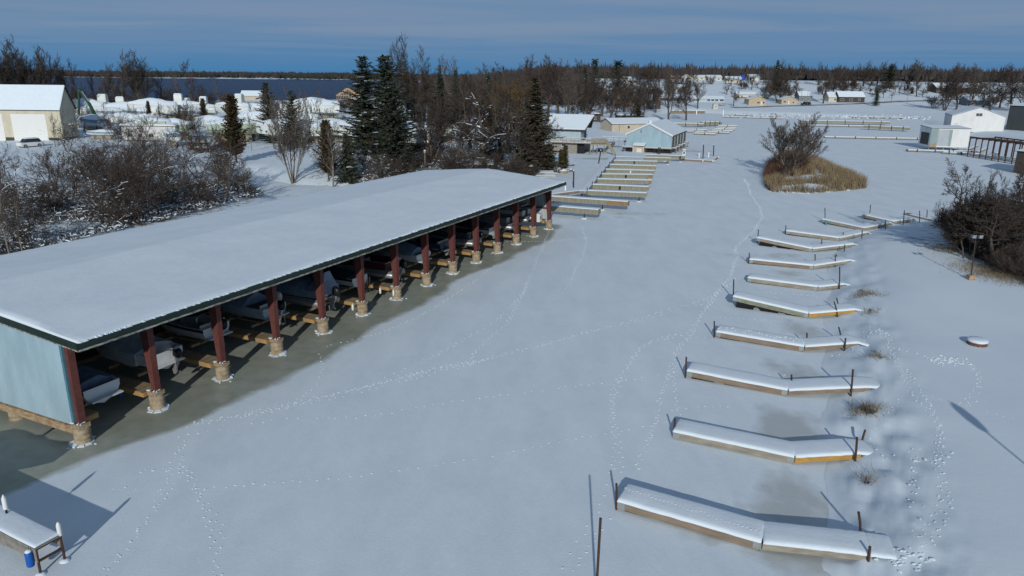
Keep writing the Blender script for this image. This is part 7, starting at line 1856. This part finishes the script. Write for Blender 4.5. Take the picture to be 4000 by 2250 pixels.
# flood light pole on the right bank
B = hit(3790, 1092); T = far(3812, 928, B[1]); v = T - B; t = thing('flood_light', 'flood light pole on a concrete block beside the scrub', 'light pole', B)
MB().box(-.28, .28, -.28, .28, -.3, .45).build('base_block', M['beam_wood'], t); MB().tube([(0, 0, .4), tuple(v)], .05, 8).build('pole', M['black_steel'], t); MB().beam((v[0] - .5, v[1], v[2] - .05), (v[0] + .5, v[1], v[2] - .05), .08, .08).build('crossarm', M['black_steel'], t)
for sx in (-.3, .3): MB().hexa([(v[0] + sx - .16, v[1] - .25, v[2] - .02), (v[0] + sx + .16, v[1] - .25, v[2] - .02), (v[0] + sx + .12, v[1] + .1, v[2]), (v[0] + sx - .12, v[1] + .1, v[2]), (v[0] + sx - .16, v[1] - .3, v[2] + .26), (v[0] + sx + .16, v[1] - .3, v[2] + .26), (v[0] + sx + .12, v[1] + .1, v[2] + .2), (v[0] + sx - .12, v[1] + .1, v[2] + .2)]).build('lamp_head', M['grey_steel'], t)
# street lamp just outside the frame whose shadow falls into it
T = hit(3815, 1655); hl = 6.0; b_ = T[:2] - np.array([math.sin(SUN_AZ), math.cos(SUN_AZ)]) * hl / math.tan(SUN_EL)
t = thing('street_lamp', 'street lamp just beyond the bottom right corner casting its shadow in', 'street lamp', (b_[0], b_[1], tz(*b_)))
MB().tube([(0, 0, -.3), (0, 0, hl - .35)], .06, 8).build('pole', M['grey_wood'], t); mb = MB(); mb.lathe([(.08, hl - .5), (.2, hl - .35), (.3, hl + .1), (.26, hl + .6), (.1, hl + .9)], 12); mb.build('lamp_head', M['offwhite'], t, smooth=True)
# unseen boat added to cast the shade on the ice beside the shed
t = thing('shade_boat', 'covered boat on a lift just outside the left edge', 'boat', (-31.3, 27.2, 1.25), R(-88)); add_hull(t, 8, 2.6, 1.0, M['hull_white']); add_cover(t, 8, 2.6, 1.0, M['tarp_blue'], .85, .2, seed=88, y1=.99); lift(t, 2.6, 1.25, 7)
for y in (1.2, 6.0):
    for x in (-1.6, 1.6): MB().box(x - .08, x + .08, y - .08, y + .08, -1.5, 1.6).build('lift_post', M['galv'], t)
# snow-capped fire ring
p = hit(3816, 1345); t = thing('fire_ring', 'round brick fire ring with a thick snow cap on the right bank', 'fire ring', p); t.scale = (.72, .72, .62)
mb = MB()
for k in range(14):
    for j in range(2):
        a = 2 * math.pi * (k + .5 * j) / 14; MB().cbox((.78 * math.cos(a), .78 * math.sin(a), .10 + .2 * j), (.16, .32, .18), a).build('brick', mat('ring_brick', (.20, .11, .075), .9, var=.3) if k == 0 and j == 0 else bpy.data.materials['ring_brick'], t)
mb = MB(); mb.lathe([(.72, .2), (.90, .40), (.93, .52), (.82, .64), (.4, .69), (.05, .70)], 18, wob=.02); mb.build('snow_cap', M['snow'], t, smooth=True)
# stone steps and rocks where the shore meets the ice, tool shed roof and junk
p = at(2120, 697, 0); t = thing('stone_steps', 'snow covered stone steps going down to the ice by the cedars', 'steps', p, R(6))
for k in range(5):
    MB().box(-1.6 + .2 * k, 2.6 - .05 * k, .5 * k, .5 * k + .5, -.1, .22 * (k + 1)).build('step', M['block'], t); V, F_ = snow_cap_mesh((-1.55 + .2 * k, .5 * k + .01), (2.55 - .05 * k, .5 * k + .01), (0, 1), .46, .22 * (k + 1), .22 * (k + 1), .08, seed=300 + k); cap_obj('step_snow', V, F_, t)
for i, (px, py, s_) in enumerate(((2200, 676, 1.0), (2216, 672, .8), (2180, 664, .7), (2165, 668, .6), (2100, 682, .7), (2228, 668, .6))):
    p = hit(px, py); mb = MB(); mb.lathe([(.9 * s_, -.2), (1.0 * s_, .2), (.8 * s_, .55 * s_), (.3 * s_, .75 * s_)], 9, wob=.15); o = mb.build('shore_rock', M['concrete'], None, smooth=True, auto=30, loc=p); tag(o, 'snow topped shore rock by the stone steps, %s from the left' % ORD[sorted([2200, 2216, 2180, 2165, 2100, 2228]).index(px)], 'rock', 'rocks by the stone steps'); mb = MB(); mb.lathe([(.82 * s_, .5 * s_), (.8 * s_, .62 * s_), (.5 * s_, .82 * s_), (.1, .9 * s_)], 9, wob=.1); mb.build('snow_cap', M['snow'], o, smooth=True)
p = hit(1890, 672); mb = MB(); t = thing('tool_shed', 'tiny dark tool shed with snowy roof behind the shed ridge', 'shed', p)
MB().box(-1.6, 1.6, 0, 2, -.3, 1.5).build('wall', M['brown_siding'], t); MB().hexa([(-1.9, -.3, 1.45), (1.9, -.3, 1.45), (1.9, 2.3, 2.1), (-1.9, 2.3, 2.1), (-1.8, -.2, 1.65), (1.8, -.2, 1.65), (1.8, 2.3, 2.3), (-1.8, 2.3, 2.3)]).build('roof_snow', M['snow'], t)
p = hit(2075, 676); t = thing('snowy_birdbath', 'rusty post with a plate of snow beside the olive spruce', 'birdbath', p); MB().lathe([(.12, -.2), (.1, 1.3)], 8).build('stem', M['rust'], t); mb = MB(); mb.lathe([(.5, 1.3), (.62, 1.36), (.5, 1.52), (.1, 1.62)], 12); mb.build('snow_plate', M['snow'], t, smooth=True)
p = hit(2168, 622); t = thing('buoy', 'teal buoy with snow on top lying on the ice near the blue house', 'buoy', p); mb = MB(); mb.lathe([(.2, 0), (.5, .2), (.52, .5), (.3, .75)], 12); mb.build('ball', M['teal'], t, smooth=True); mb = MB(); mb.lathe([(.45, .58), (.35, .8), (.1, .92)], 12); mb.build('snow_cap', M['snow'], t, smooth=True)

# ------------------------------------------------------------------ far docks, sea wall, shore rocks, road
def low_dock(pa, pb, zt, lab, W_=1.6, hs=.35, m_='old_wood', piles=3):
    A, B = at(*pa, zt), at(*pb, zt); L_, ang = frame_of(A, B); t = thing('far_dock', lab, 'dock', (A[0], A[1], 0), ang, 'docks across the basin')
    MB().box(0, L_, 0, W_, zt - hs, zt).build('frame', M[m_], t); V, F_ = snow_cap_mesh((0, 0), (L_, 0), (0, 1), W_, zt, zt, .2, seg=8, seed=int(pa[0] + pa[1])); cap_obj('snow_cap', V, F_, t)
    for k in range(piles):
        x = L_ * (k + .5) / piles; MB().tube([(x, -.1, -.3), (x, -.1, zt + .35)], .12, 6).build('pile', M['black_steel'], t)
for i, (pa, pb, zt, lab, kw) in enumerate((
    ((3128, 470), (3478, 476), 1.5, 'long raised skirted dock along the far right shore', dict(hs=.9, m_='skirt', W_=2.2, piles=5)), ((3114, 488), (3436, 493), .6, 'long low dock before the raised one on the far right', dict(piles=4)), ((3374, 490), (3552, 498), 1.6, 'raised skirted dock reaching the grey shed', dict(hs=1.0, m_='skirt', piles=4)),
    ((3222, 534), (3624, 542), .5, 'very long low dock left of the grey shed', dict(piles=5)), ((3548, 586), (3830, 593), .5, 'low dock in front of the grey shed', dict(piles=4)), ((3684, 594), (3830, 601), .5, 'second low dock in front of the grey shed', dict(piles=3)),
    ((2825, 455), (3060, 462), .5, 'low dock lying along the far inlet shore', dict(piles=4)), ((2850, 447), (2940, 450), .6, 'short dock close under the far shore rocks', dict(piles=2)), ((2560, 480), (2750, 483), 1.4, 'raised dock behind the boathouse roof', dict(hs=.8, m_='skirt', piles=4)), ((2745, 477), (2821, 475), 1.8, 'raised skirted dock end right of the boathouse', dict(hs=1.2, m_='skirt', piles=4)),
    ((2680, 505), (2762, 507), .5, 'first low slip dock right of the boathouse', dict(piles=1)), ((2678, 512), (2750, 514), .5, 'second low slip dock right of the boathouse', dict(piles=1)), ((2710, 520), (2795, 523), .5, 'nearest low slip dock right of the boathouse', dict(piles=1)),
    ((2805, 490), (2880, 491.5), .5, 'farthest slip dock of the far row', dict(piles=1)), ((2798, 497), (2876, 498.5), .5, 'second farthest slip dock of the far row', dict(piles=1)), ((2790, 503), (2872, 505), .5, 'middle slip dock of the far row', dict(piles=1)), ((2780, 509), (2862, 511), .5, 'second nearest slip dock of the far row', dict(piles=1)), ((2765, 515), (2850, 518), .5, 'nearest slip dock of the far row', dict(piles=1)), ((3320, 455), (3640, 462), .8, 'low walkway under the far right shore', dict(piles=5)))):
    low_dock(pa, pb, zt, lab, **kw)
A, B = hit(2622, 444), hit(2752, 444); L_, ang = frame_of(A, B); t = thing('sea_wall', 'brown timber sea wall on the far inlet shore', 'wall', (A[0], A[1], 0), ang)
x = 0
while x < L_: MB().box(x, x + 1.9, -.25, .1, -.3, 1.5 + random.uniform(-.05, .05)).build('panel', M['brown_board'], t); x += 1.95
MB().box(0, L_, -.3, 1.4, 1.56, 1.8).build('snow_cap', M['snow'], t)
for a, b, lab in (((2720, 447), (2720, 434), 'white post standing in front of the sea wall'), ((2824, 452), (2822, 432), 'white post at the end of the sea wall')):
    B = hit(*a); t = thing('white_post', lab, 'post', B); MB().box(-.25, .25, -.2, .2, -.2, height_at(*b, B[1]) - B[2]).build('shaft', M['white'], t); MB().box(-.3, .3, -.25, .25, height_at(*b, B[1]) - B[2], height_at(*b, B[1]) - B[2] + .25).build('snow_cap', M['snow'], t)
for a, b in (((2786, 426), (2804, 426)),): A = hit(*a); B = far(*b, A[1]); house('privy', 'small white hut with dark window by the far shore', 'hut', A, B, 2.2, 2.3, 2.6, wall='cream', openings=(('front', 'window', .45, .62, 1, 1.7),), snow=.15, over=.1)
for i, (px, py) in enumerate(((2815, 410), (2832, 414))):
    p = hit(px, py); t = thing('rowboat', '%s upturned rowboat beside the small far hut' % ('left' if i == 0 else 'right'), 'boat', (p[0], p[1], p[2] + .35), R(90)); add_hull(t, 4.5, 1.6, .5, M['brown_board']); add_cover(t, 4.5, 1.6, .5, M['snow'], .3, 0, y0=0, seed=60 + i, name='snow_load')
rr = np.random.default_rng(77); V, F_ = [], []
cube = np.array([(-1, -1, -1), (1, -1, -1), (1, 1, -1), (-1, 1, -1), (-.7, -.7, .7), (.7, -.6, .8), (.6, .7, .7), (-.7, .6, .8)]); cf = [(4, 5, 6, 7), (0, 1, 5, 4), (1, 2, 6, 5), (2, 3, 7, 6), (3, 0, 4, 7)]
for i in range(420):
    px = rr.uniform(2830, 3640); p = hit(px, 452 + (px - 2830) * .012 + rr.normal(0, 4)); s_ = rr.uniform(.25, .8); a = rr.uniform(0, 6.28); c, s2 = math.cos(a), math.sin(a)
    q = cube * s_ * rr.uniform(.7, 1.3, 3); q = np.stack([q[:, 0] * c - q[:, 1] * s2, q[:, 0] * s2 + q[:, 1] * c, q[:, 2] * .6], 1) + p; n0 = len(V); V.extend(q.tolist()); F_.extend([[v + n0 for v in f] for f in cf])
o = link('shore_stones', np_mesh('shore_stones', V, F_, mat('stone_snow', SNOWC, .9, c2=(.20, .185, .165), scale=.7, lo=.50, hi=.62, coord='Object'))); tag(o, 'broken snowy stones along the far right shore', 'stones', kind='stuff')
def strip(name, pxs, w, m_, dz):
    P = np.array([hit(a, b) for a, b in pxs]); t = np.linspace(0, len(P) - 1, 80); X = np.interp(t, range(len(P)), P[:, 0]); Y = np.interp(t, range(len(P)), P[:, 1]); V = []
    dx, dy = np.gradient(X), np.gradient(Y); l = np.hypot(dx, dy)
    for k in range(80):
        for sg in (-1, 0, 1):
            x, y = X[k] - dy[k] / l[k] * w / 2 * sg, Y[k] + dx[k] / l[k] * w / 2 * sg; V.append((x, y, tz(x, y) + dz))
    F_ = [(k * 3 + j, k * 3 + j + 3, k * 3 + j + 4, k * 3 + j + 1) for k in range(79) for j in range(2)]
    return tag(link(name, np_mesh(name, V, F_, m_, smooth=True)), kind='structure')
strip('hill_road', [(2860, 420), (3000, 416), (3156, 412), (3300, 407), (3397, 403), (3482, 398), (3600, 394), (3700, 390), (3850, 386), (4000, 380)], 5.0, mat('road_snow', (.33, .32, .31), .9, c2=(.12, .11, .10), scale=.25, lo=.4, hi=.6, coord='Object'), .12)
strip('yard_path', [(880, 640), (930, 665), (985, 700), (1030, 745)], 3.0, M['snow'], .06)

# ------------------------------------------------------------------ animal tracks across the snow
TR = [([(404, 2250), (512, 2127), (613, 1972), (668, 1863), (675, 1801), (706, 1724)], 2), ([(846, 2250), (838, 2127), (807, 2003), (761, 1902), (714, 1832), (640, 1838), (543, 1843)], 2),
      ([(730, 1661), (932, 1623), (1165, 1568), (1397, 1522), (1630, 1467), (1863, 1413), (2096, 1351), (2329, 1289), (2562, 1227), (2764, 1165), (2873, 1087)], 2), ([(760, 1640), (1100, 1590), (1500, 1495), (1800, 1425), (1900, 1410)], 3),
      ([(699, 1700), (1087, 1638), (1397, 1630), (1708, 1584), (2019, 1537), (2329, 1498), (2640, 1452)], 1), ([(440, 1915), (776, 1913), (1242, 1874), (1553, 1832), (1863, 1786), (2174, 1724), (2484, 1677), (2609, 1646)], 1),
      ([(2205, 2250), (2283, 2096), (2376, 1925), (2407, 1786), (2384, 1630), (2422, 1475), (2516, 1351), (2640, 1304)], 2), ([(2500, 1832), (2547, 1708), (2593, 1553), (2624, 1398), (2702, 1273), (2780, 1180), (2857, 1071), (2873, 963), (2950, 901), (2966, 823), (2904, 699)], 2),
      ([(2671, 1646), (2640, 1522), (2655, 1398)], 1), ([(1258, 1382), (1266, 1413), (1242, 1490), (1149, 1568)], 1), ([(1273, 1351), (1553, 1273), (1786, 1149), (1925, 1040)], 1), ([(1490, 1490), (1832, 1320), (2019, 1165), (2112, 994), (2158, 870), (2260, 865)], 1),
      ([(2220, 1134), (2283, 963), (2275, 885)], 1), ([(1708, 935), (2096, 944), (2298, 929)], 1), ([(1863, 1398), (1848, 1382), (2000, 1240), (2060, 1100)], 1), ([(2640, 1304), (2790, 1330)], 1), ([(2700, 1420), (2810, 1460), (2990, 1470), (3090, 1465)], 1), ([(2790, 1235), (2960, 1250), (3110, 1260)], 1), ([(2930, 1140), (3100, 1150), (3200, 1160)], 1), ([(2620, 1600), (2700, 1590), (2850, 1590)], 1),
      ([(3525, 2190), (3633, 2127), (3680, 1941), (3649, 1786), (3664, 1677), (3587, 1522), (3509, 1398), (3463, 1304), (3370, 1289)], 3), ([(3571, 1755), (3556, 1832), (3571, 1941), (3587, 2065), (3618, 2174)], 2), ([(3478, 1366), (3696, 1413), (3758, 1405), (3820, 1490), (3773, 1584), (3633, 1553)], 2), ([(3789, 1584), (3900, 1620), (4000, 1646)], 1), ([(3500, 1560), (3400, 1720), (3450, 1790), (3590, 1750)], 1), ([(3230, 1400), (3330, 1370), (3420, 1290), (3500, 1330)], 2), ([(2985, 690), (2930, 640)], 1)]
rt2 = random.Random(8); V, F_ = [], []; PR = []
def print_at(p, a, s_): PR.append((p[0], p[1], p[2], a, s_))
def smooth_path(P, n=14):
    P = [2 * P[0] - P[1]] + list(P) + [2 * P[-1] - P[-2]]; out = []
    for i in range(1, len(P) - 2):
        for k in range(n):
            t = k / n; out.append(.5 * (2 * P[i] + (P[i + 1] - P[i - 1]) * t + (2 * P[i - 1] - 5 * P[i] + 4 * P[i + 1] - P[i + 2]) * t * t + (3 * P[i] - P[i - 1] - 3 * P[i + 1] + P[i + 2]) * t ** 3))
    return out + [P[-2]]
for pts, lanes in TR:
    W3 = smooth_path([hit(*q) if q[0] > 3230 else at(*q) for q in pts])
    for ln in range(lanes):
        ph, off = rt2.uniform(0, 6), rt2.gauss(0, .12) * (ln > 0); dist = 0; step = rt2.uniform(.38, .5); nxt = 0; k = 0
        for (p, q) in zip(W3, W3[1:]):
            d = q - p; L_ = np.hypot(d[0], d[1]); nn = np.array([-d[1], d[0], 0]) / max(L_, .01)
            while nxt < dist + L_:
                t_ = (nxt - dist) / L_; wv = (.28 * math.sin(nxt * .21 + ph) + .12 * math.sin(nxt * .73 + ph * 2)) * (1 if ln else .5) + off
                c = p + d * t_ + nn * (wv + (.07 if k % 2 else -.07) + rt2.gauss(0, .025)); k += 1
                if rt2.random() > .1: print_at((c[0], c[1], -9 if c[0] > 12 else 0), rt2.uniform(-.6, .6), rt2.uniform(.36, .66) * (1.0 + max(0, c[1] - 35) * .0025))
                nxt += step * rt2.uniform(.75, 1.3)
            dist += L_
# trampled patches and paw prints on two docks
for px, py, n, sp in ((3530, 2180, 36, .45), (3705, 1410, 50, .6), (3640, 1790, 10, .5)):
    c = hit(px, py)
    for k in range(n): x, y = c[0] + rt2.gauss(0, sp), c[1] + rt2.gauss(0, sp * .6); print_at((x, y, -9), rt2.uniform(-1, 1), rt2.uniform(.6, 1.2))
A, B = at(2410, 1998), at(2968, 2154); d = B - A; n = np.array([-d[1], d[0], 0]) / np.hypot(d[0], d[1])
for k in range(34): t_ = (k + .3) / 34; p = A + d * t_ + n * (.95 - .45 * t_ + rt2.gauss(0, .05)); print_at((p[0], p[1], .40 + .10 * (1 - t_) + .175), rt2.uniform(-.4, .4), .55)
A, B = at(2795, 1321), at(3137, 1376); d = B - A; n = np.array([-d[1], d[0], 0]) / np.hypot(d[0], d[1])
for k in range(46): t_ = rt2.random(); p = A + d * t_ + n * rt2.uniform(.3, 1.2); print_at((p[0], p[1], .40 + .08 * (1 - t_) + .175), rt2.uniform(-.4, .4), .65)
PR = np.array(PR); mz = PR[:, 2] < -5; PR[mz, 2] = np.maximum(terr(PR[mz, 0], PR[mz, 1]), 0)
for x0, y0, z0, a, s_ in PR:
    # a kicked-up crumb of snow: steep on the side towards the sun
    c, s2 = math.cos(a), math.sin(a); n0 = len(V)
    for x, y, z in ((-.09, -.045, -.01), (.09, -.045, -.01), (.11, .055, -.01), (-.11, .055, -.01), (-.05, -.02, .065), (.05, -.02, .07)):
        x, y, z = x * s_, y * s_, z * s_; V.append((x0 + x * c - y * s2, y0 + x * s2 + y * c, z0 + z))
    F_.extend([[n0, n0 + 1, n0 + 5, n0 + 4], [n0 + 2, n0 + 3, n0 + 4, n0 + 5], [n0 + 1, n0 + 2, n0 + 5, n0 + 5], [n0 + 3, n0, n0 + 4, n0 + 4]])
F3 = []
for f in F_:
    if len(set(f)) == 4: F3 += [[f[0], f[1], f[2]], [f[0], f[2], f[3]]]
    else: u_ = list(dict.fromkeys(f)); F3.append(u_)
o = link('animal_tracks', np_mesh('animal_tracks', V, F3, M['snow'])); tag(o, 'dotted animal tracks crossing the snowy ice and bank', 'tracks', kind='stuff')
